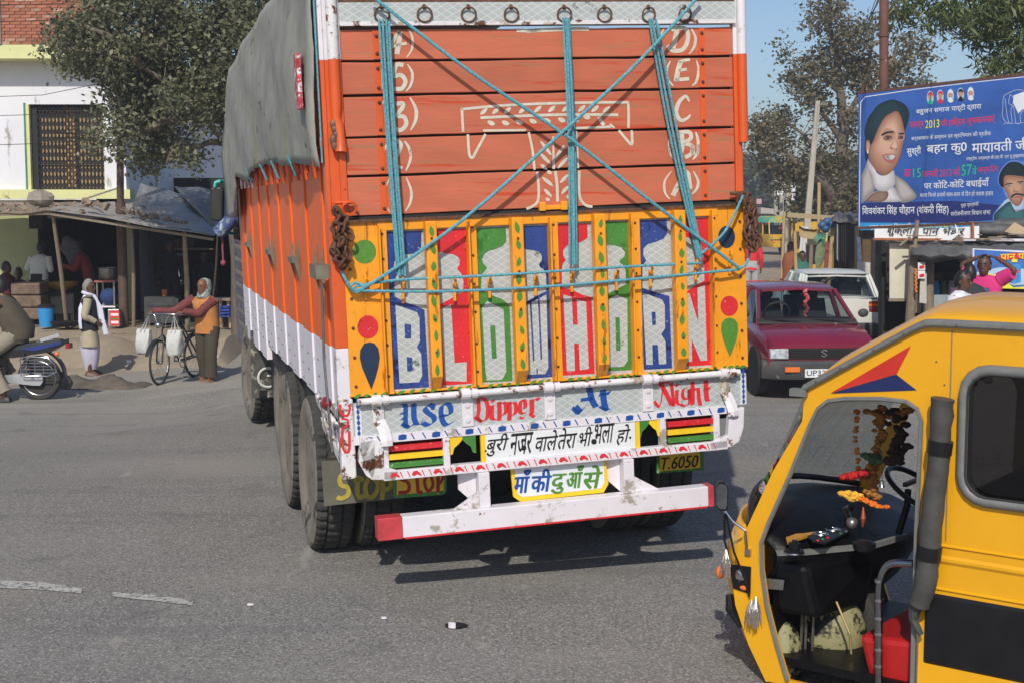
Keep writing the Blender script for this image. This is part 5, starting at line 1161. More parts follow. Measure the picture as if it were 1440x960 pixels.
# ---- undercarriage
mb = MB(TC)
for x in (-.42, .42): mb.bx((x-.05, .42, .72), (x+.05, 9.6, .98))
tb(mb, 'chassis_rail', m_dark)
for y in (1.42, 2.81):
    mb = MB(TC); mb.cyl((-1, y, .53), (1, y, .53), .08, 10); mb.sph((0, y, .53), .24, 12, 8); tb(mb, 'axle', m_dark, smooth=True)
mb = MB(TC); mb.bx((-1.0, .32, .86), (1.0, .4, 1.0)); tb(mb, 'tail_cross_member', m_dark)
mb = BP(); mb.bx((-1.1, .95, .50), (1.1, 1.0, 1.0)); tb(mb, 'rear_shield', m_dark)
mb = BP(); mb.bx((-1.15, .42, .78), (-.75, .46, .96)); tb(mb, 'rear_shield', mat('red oxide metal', (.22, .05, .03), .6, var=.3, sc=8))
# wheels
def tyre_mesh(rad=.525, wd=.26, n=135):
    mb = MB(); prof = []
    hw = wd/2
    prof = [(.30, -hw*.75), (.36, -hw*.95), (.42, -hw*1.02), (.48, -hw), (rad-.018, -hw*.94), (rad, -hw*.8), (rad, -hw*.44), (rad-.014, -hw*.40), (rad-.014, -hw*.34), (rad+.002, -hw*.30), (rad+.002, hw*.30), (rad-.014, hw*.34), (rad-.014, hw*.40), (rad, hw*.44), (rad, hw*.8), (rad-.018, hw*.94), (.48, hw), (.42, hw*1.02), (.36, hw*.95), (.30, hw*.75)]
    vs = []; fs = []; m_ = len(prof)
    for k in range(n):
        a = 2*math.pi*k/n
        for j, (r, x) in enumerate(prof):
            g = 0
            if 5 <= j <= 14 and (k % 3) == (0 if j < 8 or j > 11 else 1) : g = .02
            aa = a + (.006 if (k % 3) else -.0)
            vs.append((x, (r-g)*math.cos(aa), (r-g)*math.sin(aa)))
    for k in range(n):
        for j in range(m_-1): fs.append((k*m_+j, k*m_+j+1, ((k+1) % n)*m_+j+1, ((k+1) % n)*m_+j))
    mb.add(vs, fs); mb.mi = [0 if 4 <= (i % (m_-1)) <= 14 else 1 for i in range(len(fs))]
    return mb
def rim_mesh(rr=.31, dish=.09, hub=True):
    mb = MB(); prof = [(rr, .10), (rr-.01, .085), (rr-.03, .07), (rr-.045, -dish+.04), (rr-.09, -dish+.02), (.13, -dish+.04), (.12, .02), (.09, .05), (.0, .06)]
    vs = []; n = 28
    M = Matrix.Rotation(R(-90), 4, 'Y')
    mb.lathe(prof, n, M)
    for k in range(8):
        a = 2*math.pi*k/8; mb.cyl((-.05+.09, .17*math.cos(a), .17*math.sin(a)), (-.05+.05, .17*math.cos(a), .17*math.sin(a)), .018, 6)
    return mb
tm = tyre_mesh().build('tyre', [m_tyre, m_tyred], smooth=30); rm = rim_mesh().build('rim', m_rim, smooth=30)
tme, rme = tm.data, rm.data; bpy.data.objects.remove(tm); bpy.data.objects.remove(rm)
def wheel(x, y, steer=0, sgn=1, parent=truck, z=.53):
    w_ = bpy.data.objects.new('wheel', None); COL.objects.link(w_); w_.parent = parent; w_.location = (x, y, z); w_.rotation_euler = (random.uniform(0, 6), 0, 0)
    if steer: w_.rotation_euler = (0, 0, R(steer))
    part('tyre', tme, None, w_)
    part('rim', rme, None, w_, rot=(0, 0, 0 if sgn < 0 else math.pi))
for y in (1.42, 2.81):
    for x, sg in ((-1.19, 1), (-.87, -1), (.87, 1), (1.19, -1)): wheel(x, y, 0, -sg)
wheel(-1.04, 4.75, 0, -1); wheel(1.04, 4.75, 0, 1); wheel(-1.12, 7.3, 4, -1); wheel(1.12, 7.3, 4, 1)
mb = MB(TC); mb.bx((-1.27, 6.55, .35), (-.8, 6.58, 1.05)); fm = tb(mb, 'front_mud_flap', mat('dirty black flap', (.07, .07, .06), .8, var=.5, sc=6, spots=('9a9588', .4, 7)))
mb = MB(TC); mb.ring((-1.1, 6.535, .56), .10, .014, (0, 1, 0), 20, 5); mb.bar((-1.11, 6.535, .58), (-.95, 6.535, .58), .008, .02); mb.bar((-1.03, 6.535, .58), (-1.03, 6.535, .48), .02, .008); tb(mb, 'round_emblem', mat('grey white emblem', (.6, .6, .58), .6), fm)
mb = MB(TC)
for k in range(6): mb.cyl((-1.27, 5.6+.0*k, .5), (-1.2, 5.6, .5), .05, 8)
mb.bx((-1.1, 5.2, .5), (-.5, 6.2, .95)); tb(mb, 'battery_box', m_dark)
# ---- cab ahead of the body
m_cab = mat('dirty chrome and blue cab panel', (.06, .07, .16), .35, .3, var=.5, sc=7, spots=('a8a8a0', .3, 9))
mb = BP(); mb.hexa([(-1.2, BL+.15, .7), (1.2, BL+.15, .7), (1.2, BL+2.1, .7), (-1.2, BL+2.1, .7)], [(-1.2, BL+.15, 2.9), (1.2, BL+.15, 2.9), (1.15, BL+1.9, 2.9), (-1.15, BL+1.9, 2.9)]); cab = tb(mb, 'cab', m_cab, bevel=.04)
for z in np.linspace(1.0, 1.9, 7): mb = BP(); mb.bx((-1.225, BL+.2, z), (-1.2, BL+1.2, z+.05)); tb(mb, 'cab_trim', m_gun, cab)
mb = BP(); mb.bx((-1.225, BL+.3, 2.0), (-1.2, BL+1.2, 2.75)); tb(mb, 'door_window', mat('dark glass', (.01, .012, .014), .08, var=0), cab)
mp = FB.hit(310, 288, 1, BL+.9)
mb = MB(); c = TB @ mp; D_ = c.y
mr = [W(295, 265, D_), W(313, 263, D_), W(312, 312, D_), W(296, 311, D_)]
mb.prism([W(296, 264, D_), W(311, 263, D_), W(314, 268, D_), W(313, 308, D_), W(310, 312, D_), W(297, 311, D_), W(295, 306, D_), W(295, 268, D_)], (0, .1, 0)); mi_ = tb(mb, 'wing_mirror', m_blk, bevel=.02)
mb = MB(); mb.poly([W(297.5, 268, D_-.003), W(310, 267, D_-.003), W(310.5, 307, D_-.003), W(297.5, 307, D_-.003)]); tb(mb, 'mirror_glass', mat('mirror glass dark', (.03, .035, .03), .15, .3, var=.3), mi_)
m_teal = mat('teal tube paint', (.05, .4, .36), .4)
mb = MB(); mb.tube([W(302, 264, D_), W(303, 257, D_), W(308, 255, D_), W(322, 256, D_+.3)], .02, 7); mb.tube([W(308, 326, D_), W(320, 328, D_), W(330, 329, D_+.3)], .018, 7); tb(mb, 'mirror_arm', m_teal, smooth=True)
mb = MB(); cc = [W(305+k*3.6, 329-k*2.4-(k*k*.25), D_-.05) for k in range(7)]; mb.tube(cc, [.07, .085, .08, .085, .085, .08, .06], 10); tb(mb, 'scarf_bundle', mat('blue white check cloth', (.06, .09, .22), .8, var=.5, sc=14, spots=('9fb0b0', .35, 12)), smooth=True)
mb = MB(); mb.tube([W(313, 330, D_), W(313, 350, D_), W(314, 368, D_)], .012, 6); mb.sph(W(314, 370, D_), .035, 8, 6); tb(mb, 'hanging_tassel', mat('faded red blue cord', (.25, .05, .08), .7, var=.5, sc=30), smooth=True)
# ---- chains at both corners
def link(mb, c, ax, L=.055, r=.007, w_=.02):
    ax = Vector(ax).normalized(); s_ = ax.orthogonal().normalized(); s_ = (Matrix.Rotation(random.uniform(0, 6.3), 3, ax) @ s_); c = Vector(c); pts = []
    for k in range(12):
        t = 2*math.pi*k/12; pts.append(c+ax*(math.cos(t)*L*.5)+s_*(math.sin(t)*w_))
    mb.tube(pts, r, 6, closed=True)
random.seed(11)
for cx, pts in ((-1, [(473, 300), (478, 312), (470, 325), (476, 338), (468, 350), (474, 362), (482, 370), (488, 358), (482, 345), (489, 330), (481, 318), (486, 306)]), (1, [(1053, 278), (1051, 290), (1056, 302), (1052, 314), (1050, 328), (1055, 342), (1060, 350), (1064, 338), (1060, 325), (1063, 312), (1058, 298), (1062, 290)])):
    ch = bpy.data.objects.new('chain', None); COL.objects.link(ch); ch.parent = truck; RM[ch.name] = TC.copy()
    path = smooth_pts(pts, 4)
    for rep in range(2):
        for k in range(0, len(path)-1, 2 if rep == 0 else 3):
            p0 = rp(*path[k], .06+.025*rep+random.uniform(0, .01)); p1 = rp(*path[min(k+3, len(path)-1)], .06+.03*rep)
            if (p1-p0).length < .005: continue
            q = MB(); link(q, p0+Vector((random.uniform(-.012, .012), 0, random.uniform(-.012, .012))), p1-p0+Vector((random.uniform(-.01, .01), random.uniform(-.01, .01), 0)), .062, .0085, .021); tb(q, 'link', m_rust, ch, smooth=True)
random.seed(3)
# ---- ropes
m_rope = mat('turquoise nylon rope', (.09, .34, .42), .6, var=.3, sc=60, bump=.7, bsc=160, spots=('8fc0ca', .35, 110))
def rope(lines, r, label, off=.06):
    mb = MB()
    for pts in lines:
        P = [rp(p[0], p[1], p[2] if len(p) > 2 else off) for p in pts]
        Q = smooth_pts([tuple(v) for v in P], 5); mb.tube(Q, r, 7)
    return mb.build('rope', m_rope, smooth=True, label=label, cat='rope', group='turquoise ropes across the tailgate')
rope([[(533, 28), (545, 200), (559, 385, .05)], [(538, 27, .07), (548, 200, .07), (562, 388, .06)], [(543, 27), (553, 200), (566, 386, .05)], [(547, 30, .07), (556, 200, .07), (570, 388, .06)]], .0075, 'bundle of turquoise rope hanging over the numbers at the left end of the boards')
rope([[(792, 25), (800, 200), (801, 372, .05)], [(796, 25, .07), (803, 200, .07), (806, 374, .06)], [(800, 27), (808, 200), (811, 372, .05)], [(798, 26, .085), (805, 150, .085), (808, 372, .075)]], .0075, 'bundle of turquoise rope hanging down the middle of the boards')
rope([[(913, 27), (940, 180), (981, 362, .05)], [(917, 26, .07), (945, 180, .07), (984, 364, .06)], [(922, 27), (951, 180), (988, 362, .05)], [(925, 34, .07), (953, 190, .07), (986, 366, .065)]], .0075, 'bundle of turquoise rope slanting down beside the painted letters at the right end')
rope([[(522, -6, .1), (660, 100, .11), (800, 194, .11), (920, 287, .1), (1041, 378, .06)]], .0105, 'long turquoise rope running from upper left down to the lower right tailgate hook')
rope([[(985, -8, .1), (900, 85, .115), (800, 178, .125), (650, 310, .1), (520, 400, .06), (497, 405, .05)]], .0105, 'long turquoise rope running from upper right down to the lower left tailgate hook')
rope([[(500, 403, .05), (560, 394, .05), (700, 387, .09), (850, 377, .09), (985, 370, .05)]], .0085, 'upper turquoise rope stretched level across the BLOW HORN panels')
rope([[(500, 409, .05), (620, 410, .09), (770, 403, .09), (900, 392, .09), (1040, 379, .05)]], .0085, 'lower turquoise rope stretched level across the BLOW HORN panels')
rope([[(480, 382, .05), (490, 400, .06), (500, 411, .05), (512, 404, .06), (500, 398, .05), (492, 403, .05)]], .009, 'turquoise rope knot below the rusty chain at the left corner')
rope([[(1045, 275, .06), (1020, 325, .07), (985, 358, .06)], [(1036, 380, .05), (1050, 370, .04), (1056, 345, .02)]], .0085, 'turquoise rope rising from the right corner to the right hand bundle')
# thin blue cord under the cross bar
rope([[(484, 30, .02), (760, 29, .02), (1010, 31, .02)]], .004, 'thin blue cord stretched under the ring bar')
# ---- tarpaulin draped over the left side
m_tarp = mat('grey green canvas', (.29, .29, .255), .85, var=.22, sc=3, bump=1.0, bsc=7, spots=('8b8a74', .3, 2.5, (1, 1, .3)), spots2=('3c3f38', .2, 5))
random.seed(5)
nU, nV = 60, 26
toppx = [(0.03, 3.98), (.6, 3.96), (1.4, 3.86), (2.6, 3.86), (3.6, 3.86), (4.6, 3.84), (5.6, 3.8), (6.4, 3.78), (7.0, 3.62), (7.5, 3.4)]
botpx = [(.03, 2.66), (1, 2.70), (2, 2.76), (3, 2.74), (4, 2.76), (5, 2.66), (6, 2.72), (6.5, 2.4), (7.1, 2.32), (7.6, 2.3)]
def itp(tab, x):
    for (a, b), (c, d) in zip(tab, tab[1:]):
        if x <= c: return b+(d-b)*(x-a)/(c-a)
    return tab[-1][1]
rows = []
for i in range(nU+1):
    y = .03+7.62*i/nU; t = itp(toppx, y); b = itp(botpx, y)-.05+.02*math.sin(y*2.6)+random.uniform(-.012, .012); row = []
    fold = .012*math.sin(y*9+math.sin(y*5))+.012*abs(math.sin(y*7.3+math.sin(y*3)))**6
    for j in range(nV+1):
        s_ = j/nV
        if s_ < .22:      # over the top, inwards
            u = s_/.22; row.append((-1.15+.9*(1-u)-.16*u, y, t+.25*(1-u)**1.5*0+.22*(1-u)+.02*math.sin(y*6+u*5)))
        else:
            u = (s_-.22)/.78; z = t+(b-t)*u
            row.append((-1.285-.04*min(1, y)-.04*math.sin(u*2.6)-fold*(.3+u)*.8-.01*math.sin(u*9+y*3)-random.uniform(0, .007), y, z))
    rows.append(row)
mb = BP(); mb.grid(rows); tarp = mb.build('tarpaulin', m_tarp, smooth=80, label='grey green canvas tarpaulin draped over the left side of the truck body', cat='tarpaulin', solid=.006)
mb = BP(); rows2 = []
for i in range(nU+1):
    y = .03+7.62*i/nU; t = itp(toppx, y); rows2.append([(x, y, t+.2+.35*math.cos(x/1.3*1.57)*.4) for x in np.linspace(-.25, 1.2, 8)])
mb.grid(rows2); tb2 = mb.build('tarpaulin_top', m_tarp, tarp, world=True, smooth=80, solid=.006)
c = FB.hit(420, 115, 0, -1.37)
mb = BP(); mb.bx((-1.385, c.y-.07, c.z-.16), (-1.36, c.y+.07, c.z+.16)); tg = mb.build('maker_label', mat('red label print', (.5, .04, .06), .6, var=.5, sc=18, spots=('dcdce4', .42, 22)), tarp, world=True)
for y in (1.1, 2.2, 3.1, 4.5):
    mb = BP(); mb.tube([(-1.38, y, 2.72), (-1.33, y+.02, 2.6), (-1.32, y+.2, 2.6)], .009, 6); mb.build('tie_cord', m_rope, tarp, world=True)
mb = BP(); mb.tube([(-1.30, .03, z_) for z_ in np.linspace(2.64, 3.98, 8)], .006, 6); mb.build('edge_cord', m_rope, tarp, world=True)
# ================================================================ CARS
def car(name, lab, M, paint, sc=1., front=True):
    M = M @ Matrix.Scale(1, 4)
    t = thing(name, lab, 'car', M); Bd = lambda: MB(M @ Matrix.Scale(sc, 4))
    bd_ = lambda mb, n, m, parent=t, **k: mb.build(n, m, parent, world=True, **k)
    blk = mat('grey black bumper plastic', (.055, .055, .058), .6, var=.2, sc=6, spots=('8a8880', .18, 9)); inn = mat('dark car interior', (.03, .028, .028), .8, var=.3, sc=6)
    # lower body: stations along y
    st = [(-1.62, .60, .70, .3, .62), (-1.60, .66, .85, .3, .6), (-1.5, .70, .90, .28, .62), (-.9, .715, .89, .26, .62), (0, .72, .87, .26, .62), (.7, .715, .86, .26, .6), (1.2, .70, .80, .27, .57), (1.46, .68, .73, .3, .55), (1.55, .665, .665, .33, .53)]
    rings = []
    for y, hw, zt_, zl_, zm_ in st:
        r_ = [(-hw*.93, zl_), (-hw, zl_+.1), (-hw*1.005, zm_), (-hw*.97, zt_-.06), (-hw*.90, zt_), (-hw*.4, zt_+.02), (hw*.4, zt_+.02), (hw*.90, zt_), (hw*.97, zt_-.06), (hw*1.005, zm_), (hw, zl_+.1), (hw*.93, zl_)]
        rings.append([(x, y, z) for x, z in r_])
    mb = Bd(); mb.loft(rings); body_ = bd_(mb, 'body', paint, smooth=38)
    # wheel arches and wheels
    for x in (-1, 1):
        for y in (1.0, -1.12):
            mb = Bd(); mb.cyl((x*.70, y, .30), (x*.728, y, .30), .315, 26); bd_(mb, 'wheel_arch', m_dark)
            w_ = bpy.data.objects.new('wheel', None); COL.objects.link(w_); w_.parent = t; RM[w_.name] = M.copy()
            mb = Bd(); Mr = Matrix.Translation((x*.65, y, .27)) @ Matrix.Rotation(R(90), 4, 'Y')
            mb.lathe([(.17, -.07), (.25, -.075), (.27, -.05), (.27, .05), (.25, .075), (.17, .07)], 28, Mr); bd_(mb, 'tyre', m_tyre, w_, smooth=40)
            mb = Bd(); mb.lathe([(.175, .06*x), (.16, .045*x), (.10, .03*x), (.08, .06*x), (.03, .065*x), (0, .065*x)], 22, Mr); bd_(mb, 'rim', m_gun, w_, smooth=40)
            mb = Bd()
            for k in range(8): a = k*.785; mb.box((x*.70, y+.13*math.cos(a), .27+.13*math.sin(a)), (.006, .03, .03))
            bd_(mb, 'rim_slots', m_dark, w_)
    # greenhouse
    zb, zr = .87, 1.28
    A0, A1, C0, C1 = (.62, .80), (.50, .20), (.63, -1.55), (.52, -1.22)   # (halfwidth, y) at belt / roof, front and rear
    mb = Bd(); rr = []
    for y, hw, z in ((.25, .47, zr-.03), (.16, .515, zr), (-.4, .535, zr+.03), (-1.1, .525, zr+.01), (-1.25, .5, zr-.05)): rr.append([(-hw, y, z-.05), (-hw*.96, y, z), (0, y, z+.02), (hw*.96, y, z), (hw, y, z-.05)])
    mb.grid(rr, (0, 0, -.02)); bd_(mb, 'roof', paint, smooth=40)
    for x in (-1, 1):
        for a, b, w_ in (((A0[0]*x, A0[1], zb-.02), (A1[0]*x, A1[1], zr-.03), .05), ((.665*x, -.12, zb-.02), ((.53*x), -.16, zr-.02), .06), ((.655*x, -1.1, zb), ((.53*x), -1.02, zr-.02), .07), ((C0[0]*x, C0[1], zb-.02), (C1[0]*x, C1[1], zr-.03), .09)):
            mb = Bd(); mb.bar(a, b, w_, .05, (0, 1, 0)); bd_(mb, 'pillar', paint, bevel=.01)
        mb = Bd(); mb.poly([(.672*x, .70, zb), (.672*x, -.10, zb), (.535*x, -.15, zr-.04), (.51*x, .20, zr-.04)]); bd_(mb, 'side_window', glass('car glass'))
        mb = Bd(); mb.poly([(.672*x, -.15, zb), (.665*x, -1.07, zb), (.53*x, -1.0, zr-.04), (.535*x, -.18, zr-.04)]); bd_(mb, 'side_window', glass('car glass'))
        mb = Bd(); mb.sph((.76*x, .62, .98), .07, 10, 6, (1, .5, .8)); bd_(mb, 'door_mirror', blk, smooth=True)
        mb = Bd(); mb.bar((.715*x, -.12, .30), (.72*x, -.12, .88), .008, .01); bd_(mb, 'door_seam', m_dark)
        for y in (-.02, -.75):
            mb = Bd(); mb.hexa([(x*.3-.2, y-.1, .5), (x*.3+.2, y-.1, .5), (x*.3+.2, y+.12, .5), (x*.3-.2, y+.12, .5)], [(x*.3-.17, y-.25, 1.1), (x*.3+.17, y-.25, 1.1), (x*.3+.17, y-.12, 1.12), (x*.3-.17, y-.12, 1.12)]); mb.sph((x*.3, y-.22, 1.17), .1, 10, 6, (1.1, .5, .8)); bd_(mb, 'seat', inn, smooth=50)
    mb = Bd(); mb.poly([(-A0[0], A0[1], zb), (A0[0], A0[1], zb), (A1[0], A1[1], zr-.02), (-A1[0], A1[1], zr-.02)]); bd_(mb, 'windscreen', glass('car glass'))
    mb = Bd(); mb.poly([(-C0[0], C0[1], zb), (C0[0], C0[1], zb), (C1[0], C1[1], zr-.02), (-C1[0], C1[1], zr-.02)]); rw = bd_(mb, 'rear_window', glass('car glass'))
    mb = Bd()
    for P_ in ([(-A0[0], A0[1]+.01, zb), (A0[0], A0[1]+.01, zb), (A1[0], A1[1]+.01, zr-.02), (-A1[0], A1[1]+.01, zr-.02)], [(-C0[0]+.03, C0[1]-.01, zb+.01), (C0[0]-.03, C0[1]-.01, zb+.01), (C1[0], C1[1]-.01, zr-.02), (-C1[0], C1[1]-.01, zr-.02)]): mb = Bd(); mb.tube(P_, .014, 5, closed=True); bd_(mb, 'window_seal', blk)
    mb = Bd(); mb.bx((-.62, .45, .84), (.62, .8, .92)); bd_(mb, 'dashboard', inn); mb = Bd(); mb.bx((-.63, -1.5, .82), (.63, -1.0, .9)); bd_(mb, 'parcel_shelf', inn)
    mb = Bd(); mb.ring((.3, .42, .96), .17, .014, (0, -1, .5), 18, 5); bd_(mb, 'steering_wheel', inn)
    for x0, x1 in ((-.5, -.05), (.1, .55)): mb = Bd(); mb.bar((x0, .84, .905), (x1, .80, .925), .012, .012); bd_(mb, 'wiper', m_blk)
    # front end
    mb = Bd(); mb.bx((-.42, 1.545, .52), (.42, 1.575, .635)); g_ = bd_(mb, 'grille', m_blk)
    for z in (.54, .56, .585, .61): mb = Bd(); mb.bx((-.42, 1.575, z), (.42, 1.585, z+.008)); bd_(mb, 'grille_slat', m_dark, g_)
    for x in (-1, 1):
        mb = Bd(); mb.hexa([(x*.43, 1.45, .50), (x*.66, 1.40, .50), (x*.66, 1.40, .64), (x*.43, 1.45, .64)], [(x*.43, 1.60, .51), (x*.65, 1.57, .51), (x*.65, 1.55, .63), (x*.43, 1.585, .635)]); hl = bd_(mb, 'headlight', mat('headlight glass', (.55, .57, .57), .08, .5, var=.5, sc=18, coat=1), bevel=.012)
        mb = Bd(); mb.bx((x*.40-.09, 1.655, .365), (x*.40+.09, 1.668, .425)); bd_(mb, 'indicator', mat('amber lens', (.75, .17, .02), .25, coat=.6))
        mb = Bd(); mb.bx((x*.56-.10, -1.625, .66), (x*.56+.09, -1.60, .84)); tl = bd_(mb, 'tail_light', mat('tail light red', (.30, .02, .02), .2, coat=.6, var=.2), bevel=.01)
        mb = Bd(); mb.bx((x*.56-.10, -1.63, .76), (x*.56+.09, -1.624, .80)); bd_(mb, 'amber_band', mat('amber lens', 0), tl); mb = Bd(); mb.bx((x*.56-.10, -1.63, .72), (x*.56+.09, -1.624, .74)); bd_(mb, 'clear_band', m_gun, tl)
    for y0, s_ in ((1.5, 1), (-1.55, -1)):
        mb = Bd(); rr = []
        for x in np.linspace(-.73, .73, 13):
            c = (1-(abs(x)/.73)**4)*.16*s_; rr.append([(x, y0-.05*s_+c*0, .27), (x, y0+c-.02*s_, .27), (x, y0+c+.0, .32), (x, y0+c, .46), (x, y0+c-.03*s_, .49), (x, y0-.1*s_, .49)])
        mb.loft(rr); bd_(mb, 'bumper', blk, smooth=40)
    mb = Bd(); mb.bx((-.25, 1.655, .33), (.25, 1.668, .36)); bd_(mb, 'bumper_slot', m_dark)
    if front:
        mb = Bd(); mb.bx((-.21, 1.665, .30), (.25, 1.675, .40)); np_ = bd_(mb, 'number_plate', m_wb)
        mb = Bd(); put_text(mb, 'UP33 C 8', [Vector((.23, 1.677, .32)), Vector((-.19, 1.677, .32)), Vector((-.19, 1.677, .385)), Vector((.23, 1.677, .385))], 2); bd_(mb, 'plate_lettering', m_blk, np_)
        mb = Bd(); P_ = lambda x, y: Vector((-x, 1.59, y)); stroke(mb, P_, [(.035, .605), (0, .62), (-.035, .598), (.0, .578), (.035, .558), (0, .538), (-.035, .552)], .014); bd_(mb, 'emblem', mat('chrome', (.7, .7, .7), .1, 1, var=0), g_)
    return t
def heading(cx, cy, hx, hy): 
    y = Vector((hx, hy, 0)).normalized(); x = Vector((y.y, -y.x, 0)); return Matrix(((x.x, y.x, 0, cx), (x.y, y.y, 0, cy), (0, 0, 1, .005), (0, 0, 0, 1)))
m_marn = mat('maroon car paint', (.19, .008, .032), .25, 0, var=.1, sc=3, coat=.8, spots=('4a2030', .15, 3))
m_wcar = mat('white car paint', (.62, .62, .58), .35, 0, var=.06, sc=3, coat=.4, spots=('a09880', .12, 4))
MR = heading(3.66, 18.1, .05, -1)
car('parked_car', 'small maroon hatchback parked facing the camera just right of the truck', MR, m_marn)
car('parked_car', 'small white hatchback parked behind the maroon car and seen from the rear', heading(5.28, 23.6, .03, 1), m_wcar, .97, False)
mb = MB(MR)
for k in range(16): mb.sph((-.08+.02*math.sin(k), .42, 1.26-k*.022), .024+.006*(k % 2), 6, 4)
mb.build('garland', mat('red white tinsel', (.45, .03, .04), .6, var=.4, sc=40, spots=('dcc8c0', .35, 60)), label='red and white garland hanging behind the windscreen of the maroon car', cat='garland')
# ================================================================ RIGHT: BILLBOARD
bA = W(1207, 322, 22.5); bB = W(1440, 312, 20.7); bT = W(1207, 130, 22.5)
ex = (bB-bA).normalized(); nn = ex.cross((bT-bA).normalized()).normalized(); ez = nn.cross(ex)*-1
if ez.z < 0: ez = -ez
ny = ez.cross(ex).normalized()        # points away from camera or towards; make +y away
if ny.y < 0: ny = -ny
MBd = Matrix(((ex.x, ny.x, ez.x, bA.x), (ex.y, ny.y, ez.y, bA.y), (ex.z, ny.z, ez.z, bA.z), (0, 0, 0, 1))); FBd = Frame(MBd)
bb = thing('billboard', 'large blue political billboard with a smiling woman portrait and Hindi slogans', 'billboard', MBd)
q_ = lambda px, py, off=0.: MBd @ FBd.hit(px, py, 1, -off*.5)
zz_ = zoomf(1180, 90, 3.692)
def bl_(mb, n, m, parent=bb, **k): return mb.build(n, m, parent, world=True, **k)
m_bb = mat('printed blue vinyl', (.035, .105, .38), .45, var=.3, sc=1.3, bump=.15, bsc=3)
m_bw = mat('printed white', (.72, .74, .78), .5, var=.05); m_bpk = mat('printed pink red', (.62, .04, .12), .5, var=.1); m_bg = mat('printed green', (.02, .45, .22), .5); m_byl = mat('printed yellow', (.8, .72, .04), .5)
pw = FBd.hit(1500, 200, 1, 0).x; outline = [(1207, 322), (1320, 323), (1352, 312), (1440, 312), (1520, 308), (1520, 94), (1440, 103), (1207, 130)]
mb = MB(); mb.prism([q_(*p) for p in outline], ny*.012); sheet = bl_(mb, 'printed_sheet', m_bb)
wav = zz_
def shp(pts, m, name, off, z=zz_, parent=None):
    if name in ('print_coat', 'print_hair', 'print_face', 'print_scarf', 'print_feature', 'print_elephant'): pts = smooth_pts(list(pts)+[pts[0]], 4)[:-1]
    mb = MB(); mb.poly([q_(*z(*p), off) for p in pts]); return bl_(mb, name, m, parent or sheet)
shp([(110, 724), (600, 712), (840, 735), (800, 812), (590, 826), (112, 822)], mat('printed dark blue', (.02, .03, .16), .5), 'print_band', .002)
shp([(110, 826), (590, 830), (800, 814), (830, 800), (960, 815), (960, 826), (740, 828), (590, 858), (108, 864)], mat('printed cyan', (.03, .30, .62), .5), 'print_band', .003)
mb = MB(); stroke(mb, lambda x, y: q_(*zz_(x, y), .003), [(104, 860), (108, 500), (112, 200), (135, 172), (400, 132), (700, 96), (960, 68)], 4); bl_(mb, 'print_border', m_bw, sheet)
sk_ = mat('printed skin', (.50, .27, .17), .5, var=.08, sc=9); sk2 = mat('printed skin shade', (.33, .15, .09), .5); hr = mat('printed dark hair', (.01, .03, .05), .5, var=.4, sc=6); jk = mat('printed grey beige', (.42, .38, .36), .5, var=.15, sc=8)
# portraits: tones laid in nested coats
def grad(pts, c0, c1, name, off, z, n=6, ctr=None, sm_=4):
    pts = smooth_pts(list(pts)+[pts[0]], sm_)[:-1]; cx = sum(p[0] for p in pts)/len(pts) if ctr is None else ctr[0]; cy = sum(p[1] for p in pts)/len(pts) if ctr is None else ctr[1]
    c0, c1 = Vector(c0), Vector(c1)
    for k in range(n):
        f = 1-.62*k/n; c = c0.lerp(c1, k/max(1, n-1)); mb = MB(); mb.poly([q_(*z(cx+(x-cx)*f, cy+(y-cy)*f), off+k*.0004) for x, y in pts])
        bl_(mb, name, mat('print tone %02d%02d%02d' % tuple(int(99*q) for q in c), tuple(c), .5, var=0), sheet)
zh = zoomf(1205, 130, 6.); zm = zoomf(1390, 220, 9.6)
HR, HR2, SK0, SK1, WH0, WH1, CT0, CT1 = (.008, .025, .035), (.014, .045, .06), (.30, .13, .08), (.62, .38, .27), (.42, .40, .42), (.66, .64, .66), (.22, .20, .19), (.46, .42, .41)
grad([(40, 700), (70, 630), (95, 585), (130, 680), (150, 790), (140, 850), (60, 922), (38, 922)], CT0, CT1, 'print_coat', .004, zh); grad([(310, 690), (400, 745), (460, 810), (505, 880), (450, 922), (360, 924), (320, 800)], CT0, CT1, 'print_coat', .004, zh)
grad([(68, 400), (100, 420), (95, 500), (92, 580), (72, 570), (66, 480)], HR, HR, 'print_hair', .004, zh, 1)
grad([(55, 922), (140, 845), (255, 825), (300, 790), (345, 860), (362, 924)], WH0, WH1, 'print_scarf', .0045, zh, 3); grad([(60, 922), (140, 850), (250, 832), (262, 885), (205, 926)], (.2, .12, .09), (.26, .17, .13), 'print_collar', .006, zh, 2)
grad([(92, 560), (130, 640), (200, 700), (270, 690), (310, 660), (322, 760), (300, 800), (250, 835), (180, 830), (145, 790), (125, 700), (88, 620)], WH0, WH1, 'print_scarf', .008, zh)
grad([(75, 400), (62, 340), (75, 270), (95, 215), (130, 170), (170, 115), (230, 80), (300, 62), (365, 80), (410, 110), (438, 160), (440, 215), (425, 270), (402, 330), (380, 330), (300, 300), (190, 330), (140, 430), (100, 425)], HR, HR2, 'print_hair', .011, zh, ctr=(250, 150))
grad([(130, 430), (150, 380), (195, 275), (240, 208), (285, 178), (340, 160), (375, 215), (394, 290), (403, 340), (398, 400), (385, 460), (365, 540), (335, 610), (300, 660), (250, 700), (210, 695), (160, 660), (115, 590), (98, 520), (110, 460)], SK0, SK1, 'print_face', .0145, zh, 8, (275, 360))
grad([(78, 410), (100, 405), (112, 440), (108, 500), (92, 522), (76, 480)], SK0, (.5, .28, .19), 'print_ear', .0175, zh, 3)
